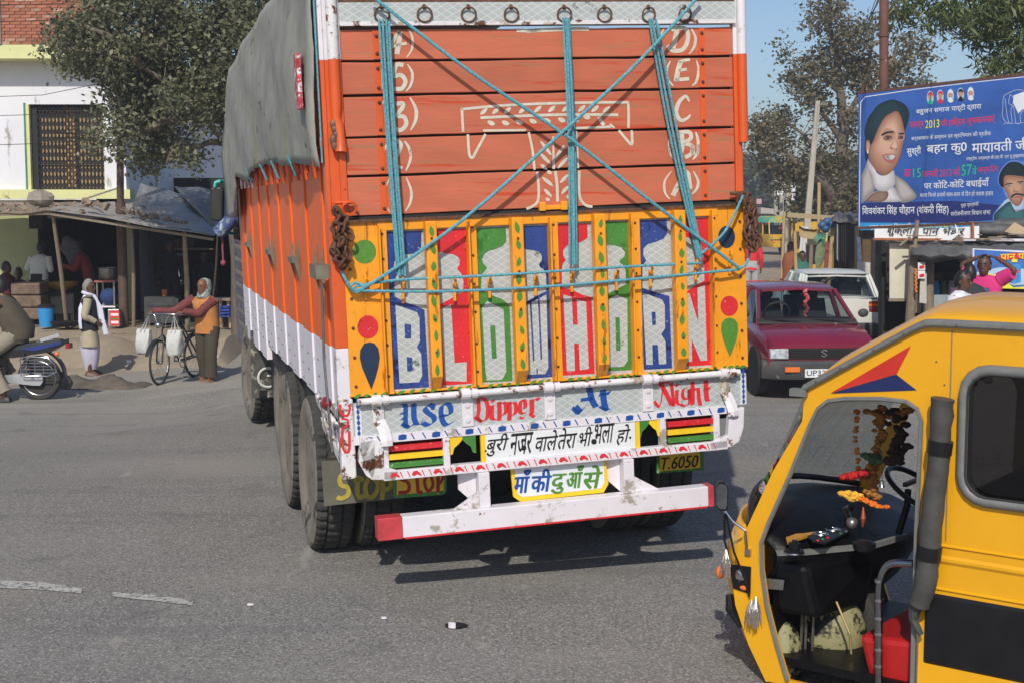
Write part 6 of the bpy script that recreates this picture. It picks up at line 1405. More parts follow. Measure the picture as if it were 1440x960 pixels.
grad([(205, 330), (240, 300), (300, 318), (330, 345), (300, 410), (230, 410)], (.50, .28, .19), (.40, .2, .13), 'print_shade', .0182, zh, 4); grad([(340, 340), (395, 335), (398, 400), (350, 405)], (.48, .26, .17), (.38, .19, .12), 'print_shade', .0182, zh, 3)
grad([(318, 360), (335, 410), (348, 455), (338, 488), (305, 486), (275, 465), (290, 440), (312, 410)], (.45, .23, .15), (.66, .42, .31), 'print_nose', .0185, zh, 4, (318, 450))
for pts, c in (([(203, 360), (240, 336), (300, 328), (314, 342), (262, 346), (215, 368)], HR), ([(348, 346), (390, 340), (398, 356), (356, 354)], HR), ([(222, 388), (250, 366), (285, 370), (298, 390), (262, 402), (232, 400)], (.10, .05, .04)), ([(232, 388), (244, 378), (250, 396)], (.5, .5, .5)), ([(278, 378), (292, 388), (276, 396)], (.5, .5, .5)), ([(343, 384), (365, 366), (392, 374), (388, 394), (352, 396)], (.10, .05, .04)), ([(350, 384), (358, 376), (360, 392)], (.5, .5, .5)), ([(280, 470), (292, 464), (300, 474), (290, 480)], (.15, .06, .04)), ([(322, 478), (336, 474), (336, 484)], (.15, .06, .04)),
    ([(212, 530), (262, 518), (322, 524), (332, 542), (312, 596), (264, 594), (228, 566)], (.38, .13, .12)), ([(226, 536), (266, 528), (320, 532), (308, 566), (262, 568), (238, 556)], (.72, .72, .72)), ([(188, 500), (200, 560), (226, 610), (206, 570), (192, 530)], (.34, .15, .10)), ([(84, 486), (96, 484), (98, 512), (86, 516)], (.6, .58, .5))): grad(pts, c, c, 'print_feature', .0205, zh, 1, sm_=3)
grad([(66, 905), (60, 800), (118, 712), (180, 668), (262, 600), (225, 540), (190, 440), (135, 385), (122, 320), (140, 230), (190, 145), (265, 72), (340, 52), (430, 68), (530, 150), (560, 890)], (.10, .22, .55), (.40, .55, .72), 'print_glow', .004, zm, 4, (330, 480))
grad([(82, 892), (75, 800), (135, 725), (280, 612), (330, 690), (400, 770), (540, 700), (560, 885)], (.015, .06, .07), (.05, .16, .17), 'print_coat', .007, zm, 4)
grad([(140, 330), (150, 250), (200, 160), (270, 92), (340, 76), (420, 90), (490, 140), (540, 220), (540, 330), (300, 330), (205, 420), (150, 380)], (.008, .015, .02), (.015, .03, .036), 'print_hair', .0095, zm, 4, (330, 170))
grad([(205, 300), (230, 262), (300, 256), (400, 266), (495, 290), (512, 400), (488, 520), (435, 640), (380, 672), (330, 640), (280, 580), (240, 480), (208, 420)], SK0, (.52, .31, .2), 'print_face', .012, zm, 6, (350, 420))
for pts, c in (([(212, 388), (250, 368), (322, 360), (322, 372), (250, 384)], HR), ([(368, 354), (420, 338), (468, 340), (466, 352), (400, 356)], HR), ([(242, 404), (270, 384), (308, 390), (300, 408), (260, 412)], (.3, .27, .25)), ([(262, 402), (276, 388), (290, 402), (274, 410)], HR), ([(392, 372), (420, 358), (454, 364), (446, 380), (404, 382)], (.3, .27, .25)), ([(412, 372), (424, 360), (438, 372), (424, 380)], HR), ([(298, 552), (330, 514), (395, 498), (475, 516), (470, 534), (400, 522), (350, 534), (316, 562)], HR), ([(345, 545), (400, 532), (440, 542), (400, 562), (360, 560)], (.36, .14, .11)), ([(330, 480), (345, 440), (360, 470), (400, 470), (405, 486), (350, 492)], (.34, .17, .11))): grad(pts, c, c, 'print_feature', .015, zm, 1, sm_=3)
sk_ = mat('printed skin', (.45, .24, .15), .5, var=.08)
for k, (x, y) in enumerate(((473, 176), (525, 170), (578, 166), (631, 160), (683, 155))):
    shp([(x+18*math.cos(t*.5), y+36*math.sin(t*.5)) for t in range(12)], mat('printed pale oval', (.42, .55, .62), .5), 'print_oval', .004)
    shp([(x+12*math.cos(t*.7), y-4+16*math.sin(t*.7)) for t in range(9)], sk_, 'print_face', .005)
    shp([(x-15, y+28), (x, y+8), (x+15, y+28), (x, y+36)], (m_bg, m_rplain, m_bw, m_blk, m_bw)[k], 'print_coat', .006); shp([(x-14, y-8), (x-8, y-26), (x+8, y-28), (x+14, y-10), (x, y-16)], (m_rplain, m_rplain, m_bw, m_blk, m_bw)[k], 'print_hair', .007)
# elephant emblem
mb = MB(); P_ = lambda x, y: q_(*zz_(x, y), .004)
for pts, w_ in (([(960, 138), (920, 136), (885, 150), (855, 170), (850, 230), (848, 270), (862, 300), (880, 306)], 1.6), ([(862, 180), (868, 240), (880, 300), (898, 305), (892, 240), (905, 215)], 1.6), ([(905, 215), (915, 290), (918, 308), (940, 308), (942, 262), (960, 240)], 1.6), ([(888, 160), (880, 200), (898, 215), (905, 180), (888, 160)], 1.6), ([(850, 312), (900, 310), (960, 306)], 1.2)): stroke(mb, P_, smooth_pts(pts, 4), w_)
mb.poly([P_(*p) for p in [(905, 165), (960, 145), (985, 160), (985, 250), (955, 235), (930, 258), (905, 205)]]); bl_(mb, 'print_elephant', m_bw, sheet)
TX = [('बहुजन समाज पार्टी द्वारा', 400, 232, 268, 738, 200, 242, m_bw, 2), ('नववर्ष', 366, 305, 348, 440, 298, 340, m_bpk, 3), ('2013', 448, 296, 336, 520, 289, 330, m_byl, 2), ('की हार्दिक शुभकामनाएं', 528, 288, 335, 808, 258, 315, m_bpk, 3),
 ('सर्वसमाज के सम्मान एवं स्वाभिमान की प्रतीक', 375, 375, 405, 788, 345, 378, m_bw, 1), ('सुश्री', 352, 430, 485, 425, 425, 477, m_bw, 3), ('बहन कु0', 455, 422, 480, 662, 408, 470, m_bw, 4), ('मायावती जी', 690, 398, 465, 985, 380, 445, m_bw, 4),
 ('राष्ट्रीय अध्यक्ष बी.एस.पी. एवं पू.मुख्यमंत्री', 660, 482, 507, 975, 462, 490, m_bw, 1), ('का', 338, 550, 590, 372, 548, 588, m_bpk, 3), ('15', 384, 545, 592, 425, 542, 590, m_bg, 3), ('जनवरी 2013 को', 432, 548, 592, 628, 533, 582, m_bpk, 2), ('57', 636, 528, 584, 688, 522, 578, m_bg, 3), ('वें', 692, 530, 580, 714, 528, 576, m_bg, 2), ('जन्म-दिन', 720, 530, 578, 826, 523, 570, m_bpk, 2),
 ('पर कोटि-कोटि बधाईयाँ', 440, 612, 655, 778, 590, 640, m_bw, 3), ('बहना जिओ हजारों साल-साल के दिन हो पचास हजार', 420, 667, 696, 800, 655, 688, m_bw, 1), ('शिवशंकर सिंह चौहान (शंकरी सिंह)', 120, 738, 794, 568, 726, 788, m_bw, 2), ('पूर्व प्रत्याशी', 632, 722, 750, 724, 714, 742, m_bw, 1), ('सरोजनीनगर विधान सभा', 580, 763, 790, 786, 752, 782, m_bw, 1),
 ('सूर्य कुमार त्रिपाठी', 155, 834, 862, 375, 826, 860, m_bw, 2), ('एवं विधान सभा सचिव', 405, 832, 860, 595, 826, 858, m_byl, 1), ('शिवशंकर सिंह', 828, 770, 788, 935, 752, 772, m_bpk, 1), ('उपाध्यक्ष', 880, 796, 812, 960, 782, 800, m_bpk, 1)]
for s_, xl_, a, b, xr_, c, d, m_, bo in TX:
    mb = MB(); put_text(mb, dv(s_), [q_(*zz_(xl_, b), .006), q_(*zz_(xr_, d), .006), q_(*zz_(xr_, c), .006), q_(*zz_(xl_, a), .006)], bo, st=.006); bl_(mb, 'print_line', m_, sheet)
mb = MB(); u_ = MBd.to_3x3()
for px in (1215, 1290, 1360, 1430): mb.bar(q_(px, 318, -.05), q_(px, 120, -.05), .04, .04, ex)
mb.bar(q_(1207, 131, -.03), q_(1510, 97, -.03), .04, .04); mb.bar(q_(1207, 321, -.03), q_(1510, 309, -.03), .04, .04); bl_(mb, 'frame', m_rust)
mb = MB(); pg = GD(1243.5, 23.); mb.tube([pg, W(1243, 200, 23), W(1243, -60, 23)], .075, 14); mb.tube([W(1243, 52, 23), W(1243, 48, 23)], .09, 14); mb.tube([W(1243, 84, 23), W(1243, 82, 23)], .084, 14)
mb.build('iron_pole', mat('reddish rusty pipe', (.15, .062, .045), .7, var=.25, sc=4, spots=('c0b8ae', .13, 13, (1, 1, .4))), smooth=40, label='tall reddish iron pole standing behind the blue billboard', cat='pole')
# shop sign under the billboard
z8 = zoomf(1230, 300, 5.647)
def slab(name, m, pts, D, th, lab=None, cat=None, parent=None, z=None, **k):
    mb = MB(); P3 = [W(*(z(*p) if z else p), D) for p in pts]; mb.prism(P3, (0, th, 0)); return mb.build(name, m, parent, world=parent is not None, label=lab, cat=cat, **k)
ks = thing('paan_kiosk', 'ramshackle kiosk with torn tarpaulin roof below the billboard', 'kiosk', GD(1340, 19.6))
kp = lambda name, m, pts, D, th, **k: slab(name, m, pts, D, th, parent=ks, **k)
m_orail = mat('orange rusty angle', (.35, .12, .04), .7, var=.3, sc=9)
sg = slab('shop_sign', m_wb, [(1230, 322), (1230, 335), (1377, 337), (1377, 318), (1340, 321)], 19.6, .03, 'long white shop sign with black Hindi lettering under the billboard', 'sign')
for s_, x0, x1, yt, yb in (('शुक्ला', 1248, 1284, 320.5, 332), ('पान', 1298, 1321, 321.5, 330), ('भंडार', 1327, 1357, 319, 330)):
    mb = MB(); put_text(mb, s_, [W(x0, yb, 19.58), W(x1, yb, 19.58), W(x1, yt, 19.58), W(x0, yt, 19.58)], 3, .2); mb.build('painted_lettering', m_blk, sg, world=True)
kp('fascia_rail', m_orail, [(1228, 335), (1228, 338), (1384, 339), (1384, 336)], 19.55, .05); kp('fascia_rail', m_wh, [(1355, 336), (1355, 339), (1470, 340), (1470, 336)], 19.5, .05)
kp('orange_upright', m_orail, [(1367, 314), (1367, 336), (1370, 336), (1370, 314)], 19.5, .05)
kp('cream_panel', mat('cream cloth panel', (.62, .60, .48), .8, var=.1, sc=5, bump=.2), [(1251, 342), (1251, 420), (1279, 421), (1281, 343)], 19.7, .02); kp('panel_rail', m_wood, [(1250, 420), (1250, 424), (1280, 424), (1280, 420)], 19.65, .06)
kp('side_screen', m_shade_blk, [(1252, 424), (1252, 500), (1300, 500), (1300, 424)], 20.4, .03); kp('back_wall', m_shade_blk, [(1240, 335), (1240, 520), (1520, 520), (1520, 335)], 20.9, .05); kp('kiosk_side', m_shade_blk, [(1240, 338), (1240, 520), (1246, 520), (1246, 338)], 20.2, .2)
for pts, r_ in (([(1290, 310, 19.4), (1287, 345, 19.4)], .03), ([(1285, 345, 19.4), (1283, 400, 19.4), (1279, 460, 19.5)], .07), ([(1294, 372, 19.5), (1290, 440, 19.5)], .05), ([(1307, 365, 19.6), (1306, 450, 19.6)], .07), ([(1265, 346, 19.3), (1280, 334, 19.3)], .02)):
    mb = MB(); mb.tube([W(*p) for p in pts], r_, 8); mb.build('wooden_post', m_wood, ks, world=True, smooth=True)
mb = MB(); P_ = [[W(1280+k*9.2, a+2.5*math.sin(k*1.9+j*2)+random.uniform(-1, 1), D_) for k in range(19)] for j, (a, D_) in enumerate(((337, 20.6), (339, 20.2), (342, 19.6), (350, 19.2), (360, 19.1), (368, 19.15)))]
P_[-1] = [p+Vector((0, 0, .04*math.sin(i*1.3))) for i, p in enumerate(P_[-1])]
for j in range(6): P_[j][0] = P_[j][0].lerp(W(1284, 352, 19.3), .4)
mb.grid(P_); m_btarp = mat('black grey tarpaulin', (.10, .10, .10), .6, var=.45, sc=4, bump=.6, bsc=8, spots=('5a5a5a', .3, 5)); mb.build('tarp_roof', m_btarp, ks, world=True, smooth=70, solid=.01)
random.seed(33)
mb = MB()
for k in range(46):
    c = W(random.uniform(1262, 1440), 338-random.random()*14*(1 if k % 2 else .4), random.uniform(19.3, 20.5)); a = random.uniform(-.35, .35); l = random.uniform(.15, .5); mb.bar(c-Vector((l/2, 0, -a*l/2)), c+Vector((l/2, random.uniform(-.1, .1), a*l/2)), random.uniform(.01, .08), .015)
mb.build('roof_clutter', mat('dry sticks and bark', (.26, .20, .15), .9, var=.5, sc=9), kind='stuff')
mb = MB()
for c, s_ in (((1400, 324), .3), ((1425, 316), .25), ((1435, 328), .3), ((1385, 330), .2)): mb.sph(W(*c, 19.9), s_, 9, 6, (1.5, .8, .35), noise=.15)
mb.build('crumpled_tarp', m_btarp, smooth=60, label='crumpled dark tarpaulin and sacking piled on the kiosk roof at the right', cat='tarpaulin')
slab('torn_card', mat('torn cardboard', (.45, .34, .22), .9, var=.2), [(1413, 326), (1427, 313), (1440, 320), (1446, 328), (1430, 331)], 19.5, .01, 'torn brown cardboard on the kiosk roof at the right edge', 'cardboard')
slab('torn_sheet', m_wb, [(1321, 338), (1345, 328), (1343, 315), (1348, 322), (1347, 331), (1338, 338)], 19.45, .005, 'torn white sheet corner hanging over the shop sign', 'sheet')
mb = MB()
for k in range(9): a = W(1348, 330, 19.4); mb.bar(a, a+Vector((-.10+.025*k, 0, -.16)), .012, .004)
mb.build('broom_head', m_wood, label='dry broom head hanging below the shop sign', cat='broom')
for k, (y0, lab) in enumerate(((369, 'upper red and white packet strip hanging at the kiosk post'), (381, 'lower red and white packet strip hanging at the kiosk post'))):
    s_ = slab('packet_strip', m_wb, [(1291, y0), (1291, y0+11), (1301, y0+11), (1301, y0)], 19.2, .02, lab, 'packets'); slab('red_print', m_rplain, [(1293, y0+5), (1293, y0+9), (1300, y0+8), (1300, y0+4)], 19.19, .004, parent=s_)
slab('newspaper_sheet', mat('grey paper', (.5, .48, .44), .8, var=.2, sc=20), [(1294, 393), (1293, 426), (1303, 427), (1303, 384)], 19.25, .01, 'pale paper sheet hanging under the packet strips', 'paper')
mb = MB()
for k in range(12): mb.box(W(1287.5+(k % 2), 379+k*2.8, 19.25), (.03, .02, .024))
mb.build('sachet_chain', mat('yellow orange sachets', (.7, .2, .03), .5, var=.5, sc=30), label='string of yellow and orange sachets down the bent kiosk post', cat='sachets')
for k, (px, lab, m_) in enumerate(((1316, 'bright blue jar on the kiosk counter', mat('blue jar', (.03, .16, .4), .3)), (1327, 'dark green jar on the kiosk counter beside the blue jar', mat('green jar', (.03, .07, .03), .3)), (1337, 'dim grey jar on the kiosk counter next to the green jar', m_tin2))):
    mb = MB(); c = W(px, 414, 19.8); mb.lathe([(.045, 0), (.05, .02), (.05, .14), (.035, .16), (.035, .19), (0, .19)], 14, T_(c)); mb.build('jar', m_, smooth=40, label=lab, cat='jar')
kp('counter', mat('pale blue counter', (.30, .36, .38), .8, var=.2, sc=5), [(1312, 415), (1312, 520), (1338, 520), (1338, 415)], 19.7, .5); kp('counter_front', m_shade_blk, [(1338, 418), (1338, 520), (1500, 520), (1500, 418)], 19.9, .3)
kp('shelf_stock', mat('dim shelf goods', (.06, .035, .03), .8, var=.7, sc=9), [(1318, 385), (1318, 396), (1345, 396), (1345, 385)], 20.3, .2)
# soft drink style banner
bn = slab('banner', mat('banner blue', (.05, .16, .5), .5, var=.3, sc=2), [(1368, 350), (1368, 404), (1520, 410), (1520, 355)], 18.9, .01, 'blue and yellow printed banner with red ribbon lettering on the kiosk front', 'banner')
sb_ = lambda n, m, pts, o: slab(n, m, pts, 18.9-o, .002, parent=bn, z=z8)
sb_('white_edge', m_bw, [(778, 280), (778, 596), (790, 598), (790, 288), (1300, 320), (1300, 305)], .004); sb_('print_field', m_byl, [(790, 560), (870, 520), (1000, 500), (1100, 590), (1300, 575), (1300, 605), (790, 592)], .006); sb_('print_field', m_byl, [(880, 470), (980, 500), (930, 560), (840, 560)], .008)
sb_('print_sky', mat('printed pale sky', (.4, .55, .7), .5, var=.2, sc=4), [(800, 470), (1000, 430), (1300, 450), (1300, 560), (1100, 575), (1000, 520), (800, 520)], .005)
sb_('print_ribbon', m_rplain, [(980, 350), (1010, 330), (1100, 315), (1300, 318), (1300, 365), (1100, 362), (1020, 375), (1000, 400)], .010)
sb_('print_can', mat('printed blue can', (.04, .25, .55), .5, var=.4, sc=20), [(1062, 405), (1160, 405), (1162, 545), (1110, 558), (1060, 545)], .012); sb_('print_label', m_bpk, [(1075, 455), (1148, 450), (1148, 475), (1075, 480)], .014); sb_('print_can_top', m_byl, [(1088, 365), (1132, 365), (1132, 390), (1088, 390)], .012)
mb = MB(); put_text(mb, 'पान पराग', [W(*z8(1000, 372), 18.885), W(*z8(1290, 362), 18.885), W(*z8(1290, 318), 18.885), W(*z8(1000, 328), 18.885)], 3); mb.build('painted_lettering', m_byl, bn, world=True)
# ================================================================ RIGHT: BAMBOO STALLS
stl = thing('bamboo_stall', 'bamboo roadside stall hung with belts under a black tarpaulin', 'stall', GD(1180, 28.5))
kp = lambda name, m, pts, D, th, **k: slab(name, m, pts, D, th, parent=stl, **k)
for pts, r_, m_ in (([(1152, 257, 28), (1151, 330, 28), (1149, 400, 28)], .035, m_bam), ([(1172, 303, 28), (1169, 350, 28), (1165, 405, 28)], .045, m_bam), ([(1118, 325, 29), (1120, 400, 29)], .035, m_bam), ([(1141, 345, 28.5), (1139, 400, 28.5)], .04, m_wood), ([(1205, 318, 27), (1204, 420, 27)], .04, m_wood), ([(1228, 335, 25), (1226, 430, 25)], .04, m_wood)):
    mb = MB(); mb.tube([W(*p) for p in pts], r_, 7); mb.build('stall_post', m_, stl, world=True, smooth=True)
kp('shelf_plank', m_wood, [(1139, 379), (1139, 386), (1205, 386), (1205, 379)], 28, .3)
mb = MB(); mb.grid([[W(1170+k*5, a+2*math.sin(k*2+j), D_) for k in range(9)] for j, (a, D_) in enumerate(((303, 29.5), (299, 28.8), (303, 28), (312, 27.6)))]); mb.build('tarp_roof', m_btarp, stl, world=True, smooth=70, solid=.01)
kp('back_cloth', m_shade_blk, [(1173, 312), (1173, 400), (1236, 420), (1236, 318)], 28.6, .04)
for k in range(12):
    px = 1174+k*2.9; m_ = m_blk if k != 1 else mat('white spotted belt', (.3, .3, .3), .7, var=.8, sc=60)
    kp('belt', m_, [(px, 316), (px-.3, 366+random.uniform(-8, 10)), (px+1.6, 368), (px+1.7, 316)], 27.6+random.uniform(-.1, .1), .015)
kp('hanging_cloth', mat('brown cloth', (.12, .07, .03), .9, var=.3, sc=9), [(1212, 337), (1211, 371), (1228, 374), (1227, 337)], 26.5, .02); kp('hanging_cloth', mat('blue white cloth', (.4, .45, .55), .9, var=.4, sc=12), [(1205, 333), (1207, 385), (1213, 384), (1210, 334)], 26.4, .02)
slab('wicker_basket', mat('white wicker', (.55, .52, .48), .8, var=.4, sc=40, bump=.5), [(1211, 369), (1211, 392), (1226, 396), (1226, 370)], 26, .3, 'white woven basket in front of the dark stall cloth behind the white car', 'basket')
cn_ = thing('canopy_stall', 'stall under flat yellowish canopy sheets left of the bamboo stall', 'stall', GD(1130, 31))
kp = lambda name, m, pts, D, th, **k: slab(name, m, pts, D, th, parent=cn_, **k)
m_can = mat('tan canopy sheet', (.45, .34, .16), .8, var=.15, sc=3)
mb = MB(); mb.grid([[W(1107+k*13, a+k*.9, D_) for k in range(6)] for a, D_ in ((299, 33), (300.5, 31), (305, 30))]); mb.build('canopy', m_can, cn_, world=True, solid=.01)
mb = MB(); mb.grid([[W(1124+k*7, a+(k*.8)+(3 if 0 < k < 4 else 0), D_) for k in range(5)] for a, D_ in ((318, 31), (323, 30), (331, 29.6))]); mb.build('canopy', m_can, cn_, world=True, solid=.01)
for pts in ([(1103, 298, 31), (1099, 392, 31)], [(1110, 300, 32), (1112, 370, 32)], [(1116, 305, 33), (1118, 370, 33)]): mb = MB(); mb.tube([W(*p) for p in pts], .03, 6); mb.build('stall_post', m_bam, cn_, world=True)
kp('counter', m_wood, [(1137, 345), (1137, 372), (1152, 372), (1152, 345)], 31, .3); kp('cream_box', mat('cream box', (.6, .5, .3), .7), [(1139, 328), (1139, 346), (1150, 346), (1150, 328)], 31, .3)
mb = MB()
for c in ((1157, 317), (1164, 312), (1170, 315), (1161, 322)): mb.sph(W(*c, 27.8), .1, 9, 6, (1, .7, .8), noise=.12)
mb.build('plastic_bundle', mat('blue plastic bundle', (.03, .09, .22), .5, var=.5, sc=9), smooth=60, label='blue plastic bundle tied at the top of the bamboo posts', cat='bundle')
mb = MB(); mb.tube([W(1157, 333, 27.7), W(1155, 345, 27.7), W(1152, 365, 27.7), W(1150, 381, 27.7)], [.05, .1, .1, .02], 9, flat=.4); mb.build('striped_scarf', mat('green striped cloth', (.16, .2, .11), .8, var=.5, sc=14, stretch=(1, 1, 4)), smooth=60, label='green striped cloth hanging from a bamboo post', cat='cloth')
mb = MB(); mb.tube([W(1163, 340, 28), W(1164, 355, 28), W(1162, 378, 28)], [.03, .06, .05], 8, flat=.4); mb.build('red_cloth', mat('dull red cloth', (.25, .06, .05), .8, var=.4, sc=9), smooth=60, label='dull red cloth hanging beside the green striped cloth', cat='cloth')
mb = MB()
for k in range(26): a = random.uniform(0, 6.28); c = W(1158, 334, 27.6); mb.tube([c, c+Vector((.12*math.cos(a), -.03, .06*math.sin(a)+.02)), c+Vector((.2*math.cos(a), 0, .1*math.sin(a)-.03))], .006, 4)
mb.build('net_bundle', mat('teal net cord', (.08, .35, .28), .7), label='tuft of teal net cord tied on the bamboo post', cat='net')
# poles with wires
m_conc = mat('concrete pole', (.40, .37, .31), .9, var=.15, sc=3, bump=.3, bsc=20)
def cpole(px0, py0, px1, D, w0, w1, lab):
    b = GD(px1, D); t_ = W(px0, py0, D); mb = MB(); ax = (t_-b)
    r_ = lambda c, w: [c+Vector((-w, -w*.8, 0)), c+Vector((w, -w*.8, 0)), c+Vector((w, w*.8, 0)), c+Vector((-w, w*.8, 0))]
    mb.hexa(r_(b, w1), r_(t_, w0)); 
    for f in (.88, .8): c = b+ax*f; mb.box(c, (w0*5, .04, .05))
    for f, s_ in ((.9, -1), (.9, 1), (.82, -1), (.82, 1)): mb.sph(b+ax*f+Vector((s_*w0*2.2, 0, .06)), w0*.45, 6, 4)
    return mb.build('concrete_pole', m_conc, label=lab, cat='pole', group='concrete poles along the side street')
cp = cpole(1150, 142, 1128, 42, .065, .105, 'nearest leaning concrete pole with white painted foot above the stalls')
cpole(1111, 208, 1106, 60, .09, .14, 'second concrete pole left of the nearest one, in front of the white board'); cpole(1099, 233, 1098, 75, .09, .13, 'third concrete pole down the side street'); cpole(1090, 243, 1091, 92, .09, .13, 'farthest concrete pole down the side street')
b = GD(1128, 42); t_ = W(1150, 142, 42); mb = MB(); f0, f1 = 0, .3; q0 = b; q1 = b.lerp(t_, .31); mb.tube([q0, q1], .115*1.42, 4); c = mb.build('white_painted_foot', mat('whitewash', (.62, .6, .58), .9, var=.15, sc=4, spots=('555a70', .25, 5)), cp, world=True)
mb = MB()
for a, bb_ in (((1235, -10, 20.3), (1196, 68, 42)), ((1240, -10, 20.3), (1150, 150, 42)), ((1236, -5, 20), (1190, 100, 42)), ((1090, 246, 92), (1052, 250, 140)), ((1150, 146, 42), (1111, 210, 60)), ((1111, 212, 60), (1098, 236, 75)), ((1150, 150, 42), (1040, 168, 60)), ((1150, 154, 42), (1040, 180, 60)), ((1296, 14, 24), (1390, 74, 16)), ((1090, 250, 92), (1040, 210, 70))):
    A, B = W(*a), W(*bb_); mb.tube([A.lerp(B, k/6)-Vector((0, 0, .5*math.sin(math.pi*k/6)*(A-B).length*.02)) for k in range(7)], .0045*max(1.6, A.y/16), 3)
mb.build('overhead_wire', m_blk, label='sagging wires strung between the concrete poles of the side street', cat='wires')
for pts, D, lab in (([(1103, 256), (1103, 281), (1118, 282), (1119, 256)], 62, 'larger white board fixed behind the second concrete pole'), ([(1093, 266), (1093, 275), (1103, 275), (1103, 266)], 74, 'small white board on the third concrete pole'), ([(1064, 280), (1064, 287), (1071, 287), (1071, 280)], 110, 'small pinkish board far down the street beside the truck chain')):
    slab('sign_board', m_wb if D < 100 else mat('pinkish board', (.5, .3, .3), .8), pts, D, .06, lab, 'sign')
# far three-wheelers
def far_auto(M, lab, m1, m2):
    t = thing('auto_rickshaw', lab, 'auto rickshaw', M); o = lambda mb, n, m, p=t, **k: mb.build(n, m, p, world=True, **k); B_ = lambda: MB(M)
    mb = B_(); mb.loft([[(x*s_, y, z) for x, z in ((-.55, .35), (.55, .35), (.66, .6), (.66, .95), (-.66, .95), (-.66, .6))] for y, s_ in ((.95, .72), (.8, .9), (.3, 1), (-1.3, 1))]); o(mb, 'body', m1, smooth=30)
    mb = B_(); mb.loft([[(x*s_, y, z) for x, z in ((-.66, 1.5), (.66, 1.5), (.6, 1.72), (.35, 1.8), (-.35, 1.8), (-.6, 1.72))] for y, s_ in ((.62, .88), (.4, 1), (-1.3, 1))]); o(mb, 'canopy', m2, smooth=30)
    for x in (-1, 1): mb = B_(); mb.bar((x*.6, .8, .95), (x*.56, .58, 1.52), .05, .05); mb.bar((x*.62, -.2, .95), (x*.62, -.2, 1.52), .06, .06); mb.bar((x*.62, -1.25, .95), (x*.62, -1.25, 1.52), .06, .06); o(mb, 'pillar', m1)
    mb = B_(); mb.poly([(-.58, .8, .97), (.58, .8, .97), (.54, .6, 1.5), (-.54, .6, 1.5)]); o(mb, 'windscreen', glass('car glass'))
    mb = B_(); mb.box((0, -.4, 1.0), (1.1, .5, .7)); mb.sph((.1, .2, 1.25), .13, 8, 6); mb.box((.1, .15, 1.0), (.4, .25, .4)); o(mb, 'seats', m_dark)
    mb = B_(); mb.box((-.05, .66, 1.25), (.35, .02, .12)); o(mb, 'windscreen_garland', m_bpk)
    for x, y in ((0, .85), (-.55, -1), (.55, -1)): mb = B_(); mb.lathe([(.1, -.06), (.2, -.07), (.24, -.04), (.24, .04), (.2, .07), (.1, .06)], 16, Matrix.Translation((x, y, .24)) @ Matrix.Rotation(R(90), 4, 'Y')); o(mb, 'wheel', m_tyre)
    for x in (-1, 1): mb = B_(); mb.sph((x*.42, .93, .6), .08, 8, 6, (1, .5, 1)); o(mb, 'headlight', mat('amber lens', 0)); mb = B_(); mb.bx((x*.45-.12, .86, .72), (x*.45+.12, .9, .84)); o(mb, 'lamp_panel', mat('faded teal patch', (.1, .4, .33), .7))
    mb = B_(); mb.bx((-.55, .93, .68), (.55, .96, .72)); o(mb, 'front_trim', m_blk)
def hM(px, D, hx, hy): g = GD(px, D); return heading(g.x, g.y, hx, hy)
m_fy = mat('faded yellow auto paint', (.62, .36, .03), .6, var=.15, sc=3); m_fgt = mat('patched yellow teal canopy', (.55, .38, .05), .7, var=.1, sc=3, spots=('3fae9a', .5, 2.2))
far_auto(hM(1091, 66, .12, -1), 'yellow auto rickshaw with patchy teal canopy driving up the dirt side street', m_fy, m_fgt)
far_auto(hM(1146, 44, -.6, -1), 'yellow auto rickshaw half hidden behind the stalls at the leaning pole', m_fy, m_fy)
far_auto(hM(1073, 82, .1, -1), 'dark auto rickshaw behind the yellow one with the teal canopy', m_tin2, m_dark)
# ================================================================ RIGHT: TREES
m_leafB = leafmat('sparse brownish leaves', (.10, .10, .05), (.21, .17, .10), (.34, .22, .15)); m_bark2 = mat('brown grey bark', (.15, .12, .10), .9, var=.3, sc=5, bump=.5, bsc=15)
t2 = thing('sparse_tree', 'tall half bare tree with brownish leaves behind the stalls and the iron pole', 'tree', GD(1190, 50))
g0 = GD(1183, 50); g1 = GD(1196, 50)
limb(t2, [g0, W(1184, 340, 50), W(1180, 300, 50), W(1160, 262, 49.5), W(1130, 238, 49), W(1105, 215, 49), W(1085, 200, 49)], .34, .06, m_bark2, 'trunk')
limb(t2, [g1, W(1192, 340, 50), W(1186, 290, 50), W(1184, 220, 50), W(1186, 170, 50), W(1180, 110, 50), W(1172, 60, 50), W(1165, 25, 50)], .36, .05, m_bark2, 'trunk')
limb(t2, [W(1190, 320, 50), W(1212, 290, 50), W(1232, 240, 50), W(1240, 180, 50), W(1250, 110, 50), W(1262, 60, 50)], .26, .05, m_bark2)
br2 = [[(1184, 200, 50), (1150, 150, 49.6), (1125, 120, 49.5), (1110, 95, 49.5)], [(1186, 170, 50), (1215, 120, 50), (1225, 70, 50), (1228, 40, 50)], [(1160, 262, 49.5), (1150, 220, 49.5), (1130, 190, 49), (1100, 170, 49)], [(1240, 180, 50), (1262, 160, 50), (1275, 130, 50)], [(1180, 130, 50), (1160, 110, 50), (1140, 85, 50)], [(1236, 150, 50), (1215, 130, 50), (1208, 95, 50)], [(1176, 90, 50), (1190, 60, 50), (1202, 35, 50)], [(1130, 238, 49), (1110, 240, 49), (1080, 232, 49)], [(1245, 120, 50), (1268, 90, 50), (1282, 60, 50)]]
for b_ in br2: limb(t2, [W(*p) for p in b_], .11, .03, m_bark2)
random.seed(9); cen = []
